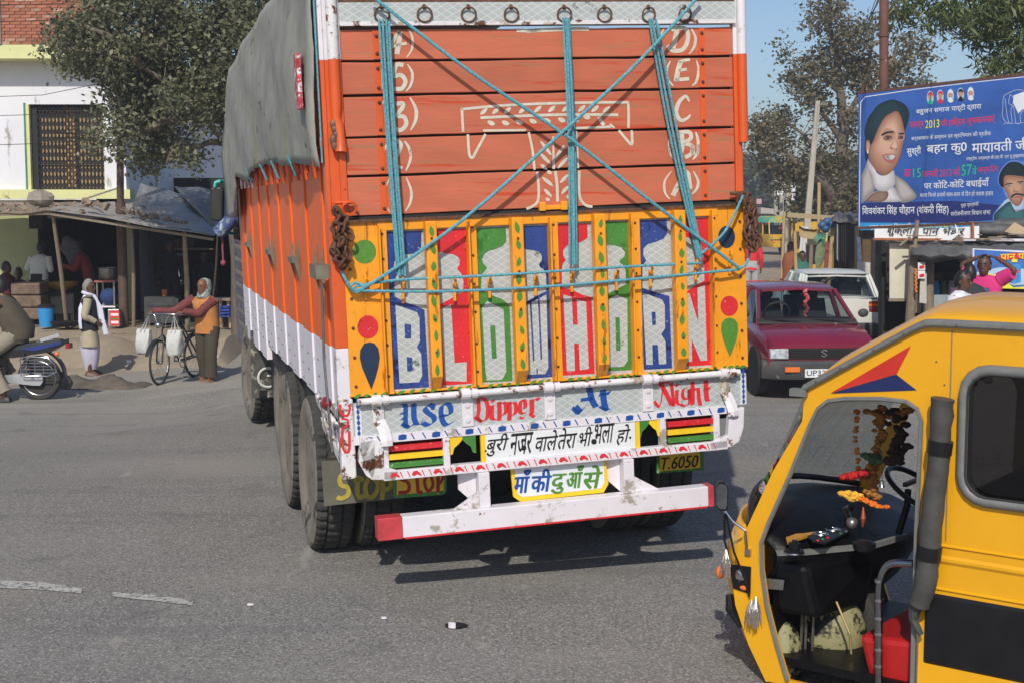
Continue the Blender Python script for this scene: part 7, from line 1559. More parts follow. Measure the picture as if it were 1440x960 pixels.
for b_ in br2+[[(1105, 215, 49), (1085, 200, 49), (1075, 185, 49)], [(1172, 60, 50), (1165, 25, 50)], [(1232, 240, 50), (1220, 200, 50), (1200, 190, 50)]]:
    for _ in range(13):
        p = random.choice(b_[1:]); c = W(p[0]+random.gauss(0, 15), p[1]+random.gauss(0, 14), p[2]+random.uniform(-1.5, 1.5)); cen.append((c, random.uniform(.25, .62)))
        if random.random() < .4: limb(t2, [W(*p), c], .03, .012, m_bark2, 'twig', 2)
for _ in range(26): cen.append((W(random.uniform(1110, 1270), random.uniform(225, 300), 50), random.uniform(.4, .8)))
leaves('foliage', cen, 21000, .15, m_leafB, t2, asp=.6, droop=.3, cl=8, spread=.2, seed=3)
m_leafC = leafmat('green narrow leaves', (.06, .09, .03), (.18, .21, .07), (.32, .29, .13))
t3 = thing('narrow_leaved_tree', 'green tree with long narrow hanging leaves reaching in from the upper right', 'tree', Vector((15, 26, 0)))
limb(t3, [Vector((15, 26, 0)), Vector((14.8, 25.8, 4)), Vector((14, 25.2, 7.5)), Vector((12.6, 24.5, 9.5))], .22, .09, m_bark2, 'trunk')
random.seed(14); cen = []
for (x0, y0, x1, y1, n, r_) in ((1262, 8, 1268, 44, 8, .13), (1275, 5, 1290, 20, 4, .12), (1315, 0, 1350, 35, 11, .16), (1340, 15, 1372, 42, 9, .15), (1375, 5, 1440, 60, 24, .22), (1385, 70, 1440, 100, 15, .17), (1400, -30, 1500, 20, 18, .3), (1260, -30, 1380, -5, 16, .2), (1460, 20, 1520, 110, 12, .3), (1376, 70, 1380, 72, 1, .06)):
    for _ in range(n):
        c = W(random.uniform(x0, x1), random.uniform(y0, y1), random.uniform(23, 25.2)); cen.append((c, r_*1.5))
for b_ in ([(12.6, 24.5, 9.5), tuple(W(1440, -20, 24)), tuple(W(1400, 10, 24)), tuple(W(1345, 20, 24))], [(13, 24.8, 8.5), tuple(W(1480, 60, 24)), tuple(W(1440, 70, 24)), tuple(W(1390, 88, 24))], [(12.6, 24.5, 9.5), tuple(W(1420, -40, 24)), tuple(W(1330, -30, 24)), tuple(W(1268, 0, 24)), tuple(W(1264, 35, 24))]): limb(t3, [Vector(q) for q in b_], .05, .01, m_bark2)
leaves('foliage', cen, 6500, .19, m_leafC, t3, asp=.2, droop=.9, cl=8, spread=.13, seed=5)
def mass_tree(name, lab, px, D, blobs, n, size, m, seed, cat='tree', group=None, kind=None):
    t = thing(name, lab, cat, GD(px, D), group); random.seed(seed); cen = [(W(x, y, D+random.uniform(-r, r)*D/60), r*D/1950) for x, y, r in blobs]
    limb(t, [GD(px, D), cen[0][0]], .35*D/80, .2*D/80, m_bark2, 'trunk', 2); leaves('foliage', cen, n, size, m, t, asp=.7, cl=6, spread=size*1.1, seed=seed); return t
m_leafD = leafmat('plain green leaves', (.045, .065, .028), (.10, .12, .055), (.16, .16, .08))
GB = 'trees and bushes behind the stalls'
mass_tree('far_tree', 'rounded hazy tree beside the truck far down the side street', 1050, 230, [(1050, 255, 18), (1062, 250, 14), (1040, 240, 16), (1070, 262, 10), (1052, 280, 16), (1030, 265, 20), (1066, 278, 10)], 9000, .9, m_leafD, 31, group='far trees')
mass_tree('far_tree', 'low hazy tree at the end of the side street behind the farthest pole', 1095, 180, [(1085, 288, 10), (1098, 280, 12), (1110, 284, 10), (1104, 270, 9), (1078, 296, 8)], 5000, .7, m_leafD, 32, group='far trees')
mass_tree('bush', 'green bushy tree behind the two white boards', 1125, 85, [(1122, 270, 14), (1136, 262, 16), (1128, 285, 14), (1142, 280, 14), (1118, 290, 10)], 5000, .36, m_leafD, 33, 'bush', GB)
mass_tree('bush', 'green bushy tree between the leaning concrete pole and the sparse tree', 1160, 75, [(1158, 270, 14), (1165, 290, 15), (1172, 255, 12), (1150, 292, 12), (1160, 245, 12)], 5000, .34, m_leafD, 34, 'bush', GB)
mass_tree('bush', 'light green bush at the left edge of the billboard', 1215, 62, [(1205, 270, 16), (1215, 290, 16), (1222, 255, 16), (1210, 235, 14), (1230, 300, 14), (1200, 300, 10)], 6500, .27, leafmat('light green leaves', (.06, .09, .03), (.17, .19, .08), (.24, .25, .12)), 35, 'bush', GB)
mass_tree('bush', 'tall dull green bush hidden mostly behind the billboard', 1280, 60, [(1250, 280, 20), (1280, 270, 24), (1320, 280, 24), (1360, 270, 24), (1400, 280, 24), (1440, 280, 20)], 5000, .3, m_leafD, 36, 'bush', GB)
# far wood along the horizon
rg = []
for k in range(90):
    px = -200+k*20; D = 420+random.uniform(-30, 60); rg.append((W(px, 288-random.uniform(2, 9), D), random.uniform(5, 9)))
fw = thing('far_wood', None, None, Vector((0, 420, 0))); leaves('foliage', rg, 9000, 3.2, m_leafD, fw, asp=.8, cl=5, spread=2.5, seed=8); fw['kind'] = 'stuff'
# buildings / walls down the street
slab('long_shed', mat('dusty pinkish shed wall', (.42, .36, .32), .9, var=.2, sc=.6), [(1070, 292), (1070, 312), (1105, 310), (1105, 296)], 125, 4, 'low pale shed in the haze at the end of the side street', 'shed')
# ================================================================ FOREGROUND AUTO RICKSHAW
from mathutils.geometry import tessellate_polygon
AM = Matrix.Translation((1.2509, 6.6, 0)) @ Matrix.Rotation(R(-38), 4, 'Z')      # x rearwards, y away across the width, z up
FA = Frame(AM); au = thing('auto_rickshaw', 'yellow auto rickshaw with open cab, garland and red seat in the right foreground', 'auto rickshaw', AM)
m_ay = mat('glossy yellow auto paint', (.77, .375, .007), .32, var=.07, sc=2, coat=.3, spots=('8a6426', .14, 6), spots2=('b89a60', .12, 2), bump=.35, bsc=2.2); m_gry = mat('grey rubber edging', (.16, .165, .16), .5, var=.15, sc=20); m_bk = mat('black auto enamel', (.010, .010, .012), .35, var=.3, sc=6, spec=.3)
m_in = mat('black dashboard plastic', (.004, .004, .005), .42, var=.5, sc=9, bump=.25, bsc=30, spots=('14110e', .15, 12), spec=.22)
ah = lambda px, py, y=0.: FA.hit(px, py, 1, y)
az = lambda px, py, z: FA.hit(px, py, 2, z)
A_ = lambda: MB(AM)
def ab(mb, n, m, parent=au, **k): return mb.build(n, m, parent, world=True, **k)
def rnd(pts, k=3): return smooth_pts(pts+[pts[0]], k)[:-1]
front = [(1128, 592), (1087, 662), (1050, 742), (1034, 780), (1029, 812), (1034, 850), (1052, 905), (1077, 958)]
fr2 = [(ah(*p).x, ah(*p).z) for p in front]
def roofz(x):
    t = [(.10, 1.44), (.215, 1.515), (.45, 1.655), (.70, 1.80), (.78, 1.825), (3, 1.83)]
    return itp2(t, x)
outer = [(.17, 1.49)]+fr2+[(.01, .03), (2.75, .03), (2.75, 1.83)]+[(.78, 1.825), (.70, 1.80), (.45, 1.655)]
door = [(1109, 958), (1094, 905), (1080, 850), (1073, 800), (1072, 762), (1082, 735), (1112, 668), (1140, 598), (1152, 574), (1166, 563), (1190, 560), (1240, 560), (1276, 564), (1291, 574), (1297, 592), (1295, 640), (1290, 740), (1287, 840), (1284, 958)]
dr2 = [(ah(*p).x, ah(*p).z) for p in door]; dr2[0] = (dr2[0][0], .06); dr2[-1] = (dr2[-1][0], .06)
wx0, wx1, wz0, wz1, rr_ = .93, 1.75, 1.06, 1.64, .11
win = [(cx+rr_*math.cos(a), cz+rr_*math.sin(a)) for cx, cz, a0 in ((wx0+rr_, wz0+rr_, 180), (wx1-rr_, wz0+rr_, 270), (wx1-rr_, wz1-rr_, 0), (wx0+rr_, wz1-rr_, 90)) for a in [R(a0+22.5*k) for k in range(5)]]
def holed(polys, y):
    V = [[Vector((x, z, 0)) for x, z in p] for p in polys]; tr_ = tessellate_polygon(V); fl = [q for p in V for q in p]
    return [(q.x, y, q.y) for q in fl], [tuple(t) for t in tr_]
mb = A_(); mb.add(*holed([outer, dr2, win], .0)); ab(mb, 'side_panel', m_ay, solid=.02)
mb = A_(); fo = outer[:]; mb.add(*holed([outer, dr2, win], 1.3)); ab(mb, 'side_panel', m_ay, solid=.02)
mb = A_(); mb.tube([(x, -.012, z) for x, z in dr2], .011, 6); ab(mb, 'door_seal', m_gry, smooth=True)
mb = A_(); mb.tube([(x, -.008, z) for x, z in win], .024, 8, closed=True); ab(mb, 'window_seal', m_gry, smooth=True)
mb = A_(); mb.tube([(x, -.018, z) for x, z in [(wx0+.018+(x-wx0)*.957, wz0+.018+(z-wz0)*.94) for x, z in win]], .008, 6, closed=True); ab(mb, 'window_seal', mat('dark rubber', (.03, .03, .03), .6), smooth=True)
mb = A_(); mb.poly([(x, .012, z) for x, z in win]); ab(mb, 'side_window', glass('smoked glass', (.09, .08, .08)))
# roof shell and grey gutter
mb = A_(); rows = []
for x in [.14, .2, .3, .45, .6, .70, .78, .9, 1.3, 1.9, 2.5, 2.75]:
    zg = roofz(x); rows.append([(x-.02*math.sin(math.pi*t), -.01+1.32*t, zg+.105*(max(0, 1-(2*t-1)**2))**.5*(1 if x > .25 else .6)) for t in [0, .015, .05, .1, .2, .35, .5, .65, .8, .9, .95, .985, 1]])
mb.grid(rows); ab(mb, 'roof', m_ay, smooth=40, solid=.012)
mb = A_(); gp = [(.165, 1.488), (.30, 1.568), (.45, 1.658), (.70, 1.803), (.745, 1.824), (.80, 1.829), (2.75, 1.832)]
mb.loft([[(x-.0, -.024, z-.016), (x, -.032, z-.006), (x, -.032, z+.006), (x, -.012, z+.02), (x, .0, z+.02), (x, .0, z-.016)] for x, z in gp]); ab(mb, 'roof_gutter', m_gry)
mb = A_()
for x in (.24, .36, .52, .66, .9, 1.1): mb.sph((x, -.034, itp2(gp, x)), .006, 6, 4)
ab(mb, 'rivets', m_chr, kind='stuff')
mb = A_(); mb.box((.145, -.01, 1.47), (.08, .05, .035)); ab(mb, 'gutter_end', m_gry)
# decals and side bands
D_ = lambda pts, y: [tuple((ah(px, py, y).x, y, ah(px, py, y).z)) for px, py in pts]
mb = A_(); mb.poly(D_([(1168, 552), (1281, 486), (1261, 525)], -.0035)); ab(mb, 'red_decal', mat('red decal', (.55, .03, .02), .35))
mb = A_(); mb.poly(D_([(1168, 552.6), (1260.5, 526), (1289, 548)], -.0035)); ab(mb, 'blue_decal', mat('navy decal', (.012, .02, .10), .35))
mb = A_(); mb.loft([[(x, -.001, .285), (x, -.012, .30), (x, -.012, .60), (x, -.001, .617)] for x in (.785, 2.75)]); ab(mb, 'black_band', m_bk, bevel=.004)
mb = A_(); mb.bx((.865, -.003, .86), (.869, .0, 1.80)); ab(mb, 'panel_seam', m_gry)
mb = A_()
for k in range(11): mb.sph((.80+.04*(k % 2), -.002, .66+.1*k), .0045, 6, 4)
ab(mb, 'rivets', m_gun, kind='stuff')
for z, h_ in ((.838, .008), (.775, .02), (.64, .008)): mb = A_(); mb.loft([[(x, -.001, z-h_), (x, -.009, z-h_*.3), (x, -.009, z+h_*.3), (x, -.001, z+h_)] for x in (.79, 2.75)]); ab(mb, 'side_moulding', m_ay)
mb = A_(); mb.bx((.745, -.006, .03), (.757, -.001, .56)); ab(mb, 'silver_edge', m_chr)
# nose between the sides
mb = A_(); rows = []
for (x, z) in [(fr2[i][0]+.012, fr2[i][1]) for i in range(2, 8)]+[(.02, .02)]: rows.append([(x-(.30*math.sin(math.pi*t)**.8)*(1 if z > .1 else .5), .01+1.28*t, z) for t in np.linspace(0, 1, 15)])
mb.grid(rows); ab(mb, 'nose', m_ay, smooth=40, solid=.012)
fx = fr2[2][0]
# windscreen frame and glass
mb = A_(); a0 = fr2[2]; a1 = (.16, 1.47)
top = [(a1[0]-.04*math.sin(math.pi*t), .02+1.26*t, a1[1]+.04*math.sin(math.pi*t)) for t in np.linspace(0, 1, 11)]; bot = [(a0[0]+.01-.22*math.sin(math.pi*t), .02+1.26*t, a0[1]+.02+.10*math.sin(math.pi*t)) for t in np.linspace(0, 1, 11)]
mb.grid([bot, top]); ab(mb, 'windscreen', glass('car glass'))
for q, r in ((bot, .018), (top, .022)): mb = A_(); mb.tube(q, r, 6); ab(mb, 'windscreen_seal', m_bk)
mb = A_(); mb.grid([top, [(x+.13, y, z-.03-.03*math.sin(math.pi*(y/1.3))) for x, y, z in top], [(x+.22, y, z+.03) for x, y, z in top]]); ab(mb, 'sun_visor', mat('dark red lining', (.06, .012, .012), .6, var=.4, sc=9), solid=.006)
mb = A_(); mb.grid([[(x, y, roofz(x)-.03) for y in (.03, 1.27)] for x in (.2, .45, .7, 1.0, 2.6)]); ab(mb, 'roof_lining', m_shade_blk)
# dashboard
mb = A_(); rear = [(.02, .04, .665), (.12, .14, .665), (.34, .42, .675), (.40, .7, .68), (.36, 1.0, .68), (.3, 1.27, .68)]
frn = [(a0[0]-.0-.23*math.sin(math.pi*min(1, y/1.3)), y, .775+.075*math.sin(math.pi*y/1.3)) for _, y, _ in rear]
mid = [tuple((Vector(a)+Vector(b))/2+Vector((0, 0, .03))) for a, b in zip(rear, frn)]
mb.grid([frn, mid, rear, [(x-.0, y, z-.05) for x, y, z in rear], [(x-.12, y, z-.28) for x, y, z in rear]]); ab(mb, 'dashboard', m_in, smooth=40, solid=.01)
mb = A_(); mb.loft([[(x+.002, y-.002, z-.014), (x+.012, y-.004, z-.012), (x+.012, y-.004, z+.012), (x-.01, y, z+.014)] for x, y, z in rear[:4]]); ab(mb, 'dash_edge', m_gry)
c1 = az(1188, 693, 1.0)
def onz(px, py, z=.725): return az(px, py, z)
p4 = [onz(1107, 765), onz(1105, 758), onz(1170, 735), onz(1174, 742)]
mb = A_(); mb.prism([tuple(v) for v in p4], (0, 0, .012)); ab(mb, 'yellow_strip', mat('yellow brown strip', (.5, .24, .03), .5, var=.2, sc=20))
p4 = [onz(1142, 762), onz(1132, 752), onz(1178, 735), onz(1196, 748), onz(1160, 765)]; mb = A_(); mb.prism([tuple(v) for v in p4], (0, 0, .01)); ip = ab(mb, 'instrument_panel', m_bk)
for px, py in ((1154, 750), (1171, 744)):
    c = onz(px, py, .737); mb = A_(); mb.ring(c, .034, .006, (0, 0, 1), 20, 6); ab(mb, 'gauge_ring', m_chr, ip, smooth=True); mb = A_(); mb.cyl(c-Vector((0, 0, .004)), c, .032, 16); ab(mb, 'gauge_face', mat('dark green gauge face', (.02, .06, .05), .3), ip); mb = A_(); mb.bar(c+Vector((0, 0, .003)), c+Vector((.02, .012, .003)), .004, .002); ab(mb, 'needle', m_wb, ip)
for k, (px, py) in enumerate(((1150, 760), (1157, 758), (1164, 756), (1182, 750), (1190, 747))): c = onz(px, py, .737); mb = A_(); mb.cyl(c, c+Vector((0, 0, .006)), .007, 8); ab(mb, 'warning_lamp', (m_rplain, m_grn, m_rplain, m_grn, m_wb)[k], ip)
c = onz(1117, 776, .70); mb = A_(); mb.lathe([(.045, 0), (.045, .012), (.026, .014), (.03, .045), (.012, .05), (.012, .06), (0, .06)], 18, T_(c)); ab(mb, 'filler_cap', m_bk, smooth=40); mb = A_(); mb.ring(c, .048, .004, (0, 0, 1), 20, 5); ab(mb, 'cap_ring', m_chr, smooth=True)
c = onz(1215, 772, .70); mb = A_(); mb.lathe([(.05, 0), (.056, .02), (.056, .035), (.03, .045), (0, .046)], 22, T_(c)); ab(mb, 'horn_disc', m_bk, smooth=40)
mb = A_(); mb.hexa([(.0, .06, .36), (.22, .08, .36), (.30, .5, .36), (-.1, .5, .36)], [(-.02, .05, .62), (.16, .06, .62), (.34, .5, .63), (-.1, .5, .63)]); ab(mb, 'fuel_tank', m_in, bevel=.03)
mb = A_(); mb.add([tuple(ah(*p, .03)) for p in ((1074, 812), (1103, 815), (1101, 829), (1075, 827))], [(0, 1, 2, 3)]); ab(mb, 'metal_plate', m_gun)
mb = A_(); mb.tube([(.38, .66, .7), (.42, .66, .85), (.43, .64, .93)], .018, 8); mb.ring((.46, .68, .93), .17, .014, (.55, 0, .85), 24, 7); mb.bar((.46, .52, .98), (.46, .84, .98), .02, .02); ab(mb, 'steering_wheel', m_bk, smooth=True)
mb = A_(); mb.tube([(.18, .55, .72), (.16, .5, .82), (.2, .48, .84)], .018, 8); mb.sph(tuple(onz(1198, 735, .80)), .03, 8, 6); ab(mb, 'dash_levers', m_gun, smooth=True)
# floor, front bulkhead with flaked paint, partition, seat
m_flk = mat('flaked cream paint on black', (.30, .28, .14), .6, var=.15, spots=('070707', .6, 6), spots2=('4a3a20', .2, 14), bump=.3, bsc=12)
mb = A_(); mb.bx((-.05, .03, .12), (.9, 1.27, .16)); ab(mb, 'floor', m_in); mb = A_(); mb.bx((.06, .68, .14), (2.6, .72, .22)); ab(mb, 'floor_tunnel', m_in)
mb = A_(); mb.grid([[(-.02+.05*math.sin(y*7), y, z) for y in np.linspace(.05, 1.25, 12)] for z in (.14, .3, .5, .68)]); ab(mb, 'front_bulkhead', m_in)
c = ah(1160, 900, .35); mb = A_(); mb.sph((c.x, .42, .20), .21, 16, 10, (.85, .8, 1.0)); ab(mb, 'wheel_hump', m_flk, smooth=True)
c = ah(1103, 915, .1); mb = A_(); mb.sph((c.x-.04, .16, .10), .17, 14, 9, (.6, .6, 1.2)); ab(mb, 'wheel_hump', m_flk, smooth=True)
for px in (1124, 1130, 1140): mb = A_(); a = ah(px, 895, .18); mb.tube([(a.x, .18, .58), (a.x+.02, .17, .4), (a.x, .2, .15)], .007, 6); ab(mb, 'brake_pipe', m_gun, smooth=True)
mb = A_(); a = ah(1176, 845, .2); b = ah(1195, 890, .2); mb.tube([tuple(a), tuple(b), tuple(b+Vector((.01, 0, -.1)))], .006, 6); ab(mb, 'brass_rod', mat('brass rod', (.5, .38, .16), .4, .7))
mb = A_(); mb.bx((.80, .03, .1), (.82, 1.27, 1.0)); ab(mb, 'partition', m_shade_blk); mb = A_(); mb.bx((2.55, .03, .1), (2.6, 1.27, 1.75)); ab(mb, 'rear_wall', m_shade_blk)
mb = A_(); mb.bx((1.3, .05, .3), (1.7, 1.25, .6)); mb.bx((1.7, .05, .5), (1.8, 1.25, 1.2)); ab(mb, 'rear_bench', m_shade_blk)
m_rs = mat('red vinyl seat', (.42, .012, .012), .38, var=.15, sc=5, bump=.15, bsc=10)
mb = A_(); mb.hexa([(.50, .06, .12), (.79, .06, .10), (.79, .95, .10), (.50, .95, .12)], [(.44, .05, .335), (.79, .04, .365), (.79, .97, .37), (.44, .97, .34)]); ab(mb, 'seat', m_rs, bevel=.03)
mb = A_(); mb.hexa([(.72, .08, .38), (.79, .08, .38), (.79, .95, .38), (.72, .95, .38)], [(.76, .08, .75), (.80, .08, .75), (.80, .95, .75), (.76, .95, .75)]); ab(mb, 'seat_back', mat('dark red backrest', (.08, .01, .012), .5), bevel=.02)
mb = A_(); pp = [(1236, 1000), (1236, 900), (1236, 840), (1238, 815), (1246, 797), (1260, 791), (1284, 792)]; Q = smooth_pts([tuple(ah(px, py, .02)) for px, py in pp], 4); mb.tube(Q, .0185, 12); gr = ab(mb, 'grab_rail', mat('dark polished steel', (.32, .32, .34), .16, 1, var=.2, sc=14), smooth=True)
for py in (816, 843, 868, 890, 912, 935): c = ah(1236, py, .02); mb = A_(); mb.tube([(c.x, .02, c.z-.006), (c.x, .02, c.z+.006)], .022, 12); ab(mb, 'grip_ring', m_chr, gr, smooth=True)
# rolled canvas on the B pillar
m_cvs = mat('dark grey rolled canvas', (.055, .055, .052), .7, var=.25, sc=9, bump=.6, bsc=14)
pts = [(1325, 560), (1323, 600), (1318, 660), (1312, 720), (1306, 780), (1301, 820), (1292, 850)]; Q = smooth_pts([tuple(ah(px, py, -.06)) for px, py in pts], 3)
rv = mb = A_(); mb.tube([(x+random.uniform(-.004, .004), y, z) for x, y, z in Q], [.048+random.uniform(-.003, .005) for _ in Q], 12); cv = ab(mb, 'rolled_canvas', m_cvs, smooth=70)
mb = A_(); mb.tube([tuple(ah(*p, -.05)) for p in ((1288, 850), (1284, 870), (1290, 882), (1296, 892))], [.035, .02, .018, .012], 8); ab(mb, 'canvas_tail', m_cvs, cv)
for py, px in ((628, 1322), (776, 1307)): c = ah(px, py, -.06); mb = A_(); mb.tube([(c.x-.003, -.06, c.z-.03), (c.x+.003, -.06, c.z+.03)], .054, 14); ab(mb, 'canvas_strap', m_bk, cv)
mb = A_(); c = ah(1302, 830, -.02); mb.bx((c.x-.006, -.03, c.z-.06), (c.x+.01, -.02, c.z+.06)); ab(mb, 'pale_edge', m_wb)
# mirror, lamp, straps
mM = ah(1017, 697, -.08); mb = A_(); pr = [(.0, -.075), (.026, -.07), (.034, -.05), (.034, .045), (.026, .068), (0, .074), (-.024, .068), (-.032, .045), (-.032, -.05), (-.024, -.07)]
mb.prism([(mM.x+x, -.09, mM.z+z) for x, z in pr], (-.02, .035, 0)); mr_o = ab(mb, 'wing_mirror', m_bk, bevel=.008); mb = A_(); mb.poly([(mM.x+.84*x, -.0925, mM.z+.84*z) for x, z in pr]); ab(mb, 'mirror_glass', mat('mirror glass', (.35, .37, .38), .04, 1, var=.35, sc=14), mr_o)
mb = A_(); Q = [(mM.x, -.07, mM.z-.07), tuple(ah(1030, 732, -.05)), tuple(ah(1048, 745, -.03)), tuple(ah(1050, 768, -.01))]; mb.tube(Q, .0075, 8); c = ah(1052, 775, -.01); mb.box((c.x, -.008, c.z), (.03, .02, .03)); ab(mb, 'mirror_arm', m_chr, smooth=30)
nq = [(1026, 792), (1057, 796), (1056, 834), (1032, 826)]; mb = A_(); mb.prism([(v.x, -.004, v.z) for v in [ah(px, py, 0) for px, py in nq]], (0, -.004, 0)); hp_ = ab(mb, 'lamp_recess', m_bk)
c = ah(1016, 803, .02); mb = A_(); mb.sph((c.x, .0, c.z), .026, 12, 8, (.9, 1, 1.3)); ab(mb, 'turn_lamp', mat('amber lens', 0), smooth=True); c = ah(1041, 808, -.01); mb = A_(); mb.sph((c.x, -.012, c.z), .028, 6, 4, (1, .4, 1), noise=.2); ab(mb, 'lamp_bracket', m_chr, hp_)
c = ah(1046, 826, -.01); mb = A_(); mb.sph((c.x, -.01, c.z), .02, 8, 6, (1.2, .5, .6)); ab(mb, 'orange_reflector', mat('amber lens', 0), hp_)
c = ah(1040, 862, .05); mb = A_(); mb.tube([tuple(ah(1026, 835, .02)), tuple(ah(1028, 855, .02)), tuple(ah(1042, 882, .02))], [.02, .03, .01], 8); ab(mb, 'front_bumper_tube', m_bk)
for pts in ([(1019, 722, -.09), (1019, 760, -.06), (1024, 778, -.04)], [(1021, 722, -.09), (1032, 775, -.05), (1047, 812, -.03), (1054, 838, -.02)]): mb = A_(); mb.tube([tuple(ah(*p)) for p in pts], .006, 6); ab(mb, 'black_strap', m_bk)
def tassel(px, py, l, lab):
    mb = A_(); random.seed(px); c = ah(px, py, -.05)
    for k in range(60): a = random.uniform(0, 6.28); r = random.random()*.026; e = l*random.uniform(.6, 1); mb.tube([(c.x, -.05, c.z), (c.x+r*math.cos(a), -.05+r*math.sin(a), c.z-e*.5), (c.x+1.25*r*math.cos(a)+random.uniform(-.006, .006), -.05+r*math.sin(a), c.z-e)], .0018, 3)
    mb.build('tinsel_tassel', mat('silver tinsel', (.55, .5, .47), .25, .9, var=.4, sc=90), label=lab, cat='tassel')
tassel(1021, 770, .15, 'left silver tinsel tassel hanging below the mirror of the yellow auto'); tassel(1063, 838, .16, 'right silver tinsel tassel tied to a strap on the pillar of the yellow auto'); tassel(1057, 842, .13, 'small silver tinsel tassel just left of the one on the pillar strap')
# garlands
def beads(name, pts, r, n, m, lab, jit=.3, fl=.6):
    mb = A_(); P_ = [tuple(FA.hit(px, py, 1, y)) for px, py, y in pts]; Q = smooth_pts(P_, 8); random.seed(n)
    for k in range(n): p = Q[int(k*(len(Q)-1)/max(1, n-1))]; mb.sph((p[0]+random.gauss(0, r*jit), p[1]+random.gauss(0, r*jit), p[2]), r*random.uniform(.7, 1.2), 7, 5, (1, 1, fl), noise=.18)
    mb.build(name, m, label=lab, cat='garland')
m_ogf = mat('dull orange flowers', (.62, .2, .03), .8, var=.5, sc=40); m_bwf = mat('brown orange dried flowers', (.36, .15, .03), .9, var=.7, sc=35)
beads('flower_garland', [(1206, 578, .55), (1204, 610, .55), (1206, 650, .55), (1208, 668, .55)], .016, 17, m_ogf, 'thin string of orange flower beads inside the yellow auto', .2)
beads('flower_garland', [(1238, 572, .55), (1238, 610, .55), (1228, 650, .55), (1222, 680, .55), (1232, 700, .55)], .022, 60, m_bwf, 'thick dried marigold garland hanging in the middle of the auto windscreen', .6)
beads('flower_garland', [(1222, 578, .5), (1250, 585, .5), (1282, 575, .5)], .02, 30, m_bwf, 'garland swag running along the top of the auto windscreen', .5)
beads('flower_garland', [(1262, 578, .5), (1266, 610, .5), (1262, 640, .5), (1256, 650, .5)], .026, 44, mat('dark dried flowers', (.03, .015, .012), .9, var=.5, sc=40), 'dark dried garland at the right of the auto windscreen', .8)
beads('cloth_flower', [(1186, 670, .42), (1200, 668, .42), (1214, 664, .42)], .026, 26, mat('red cloth petals', (.42, .01, .012), .7, var=.4, sc=40), 'red cloth flower above the auto dashboard', .6)
beads('marigold', [(1190, 694, .36), (1200, 700, .36), (1208, 694, .36)], .02, 34, mat('bright yellow petals', (.85, .45, .05), .8, var=.3, sc=60), 'bright yellow marigold above the auto dashboard', .8); beads('marigold', [(1214, 700, .36), (1226, 706, .36), (1240, 712, .36)], .015, 24, mat('orange red petals', (.75, .16, .01), .8, var=.5, sc=60), 'orange red flower spray beside the yellow marigold', .7)
beads('green_rosette', [(1218, 640, .5), (1226, 642, .5), (1230, 648, .5)], .022, 18, mat('dull green rosette', (.06, .11, .05), .8, var=.4, sc=40), 'dull green rosette on the thick marigold garland', .7)
mb = A_(); c = ah(1240, 684, .4); mb.lathe([(.018, 0), (.013, .008), (.009, .03), (0, .035)], 12, T_(c)); mb.tube([(c.x, .4, c.z+.03), (c.x, .4, c.z+.2)], .0015, 4); mb.build('bell', m_chr, smooth=40, label='small metal bell on a cord right of the marigolds in the auto', cat='bell')
mb = A_(); mb.tube([tuple(FA.hit(1214, 712, 1, .36)), tuple(FA.hit(1214, 728, 1, .36)), tuple(FA.hit(1213, 740, 1, .36))], [.004, .014, .004], 8); mb.build('copper_charm', mat('copper charm', (.5, .14, .06), .35, .6), label='reddish copper charm hanging under the marigolds', cat='charm')
# wheels
for x, y in ((.06, .65), (2.15, .12), (2.15, 1.18)):
    w_ = bpy.data.objects.new('wheel', None); COL.objects.link(w_); w_.parent = au; RM[w_.name] = AM.copy(); Mr = Matrix.Translation((x, y, .23)) @ Matrix.Rotation(R(90), 4, 'X')
    mb = A_(); mb.lathe([(.12, -.06), (.2, -.065), (.23, -.04), (.23, .04), (.2, .065), (.12, .06)], 26, Mr); ab(mb, 'tyre', m_tyre, w_, smooth=40); mb = A_(); mb.lathe([(.125, -.05), (.06, -.03), (0, -.03)], 18, Mr); ab(mb, 'rim', m_gun, w_)
# ================================================================ PEOPLE IN THE SCENE
def yaw_to(dx, dy): return math.atan2(dy, dx)
# man with scarf (faces right and slightly away)
b = G(128, 527); H = 1.5; s = H/1.6; ym = yaw_to(.93, .25)
p = thing('person', 'grey haired man in dark waistcoat and long white scarf standing at the road edge', 'person', b)
sk = stand(b, ym, H, lean=-.01, ell=(-.03, .24, 1.03), elr=(-.06, -.25, 1.02), wrl=(.14, .2, .92), wrr=(.10, -.20, .92), stride=.03)
body(p, sk, m_skin2, s, ym-.45, m_ghair, 0, beard=None)
m_kur = mat('beige kurta', (.40, .35, .24), .85, var=.1, sc=6, bump=.3, bsc=12); m_dh = mat('lavender white dhoti', (.52, .50, .62), .85, var=.1, sc=6, bump=.3, bsc=10)
shirt(p, sk, m_kur, 'kurta', low=-.36, r=(.19, .17, .18), s=s, flare=.04); sleeves(p, sk, m_kur, s=s)
shirt(p, sk, mat('black waistcoat', (.012, .014, .022), .85, var=.2), 'waistcoat', low=-.12, r=(.2, .19, .2), s=s, dep=.135)
q = MB()
pv = Vector(sk['pelvis'])
torso(q, [(pv+Vector((0, 0, -.2*s)), .17*s, .15*s, ym+1.57), (pv+Vector((0, 0, -.42*s)), .18*s, .16*s, ym+1.57), (pv+Vector((.01, 0, -.62*s)), .15*s, .13*s, ym+1.57), (pv+Vector((0, 0, -.76*s)), .10*s, .1*s, ym+1.57)], wr=.012); q.build('dhoti', m_dh, p, world=True, smooth=60)
f = Vector((math.cos(ym), math.sin(ym), 0)); l = Vector((-f.y, f.x, 0)); nk = Vector(sk['neck'])
m_scf = mat('white scarf', (.62, .63, .78), .85, var=.08, sc=6, bump=.3, bsc=14)
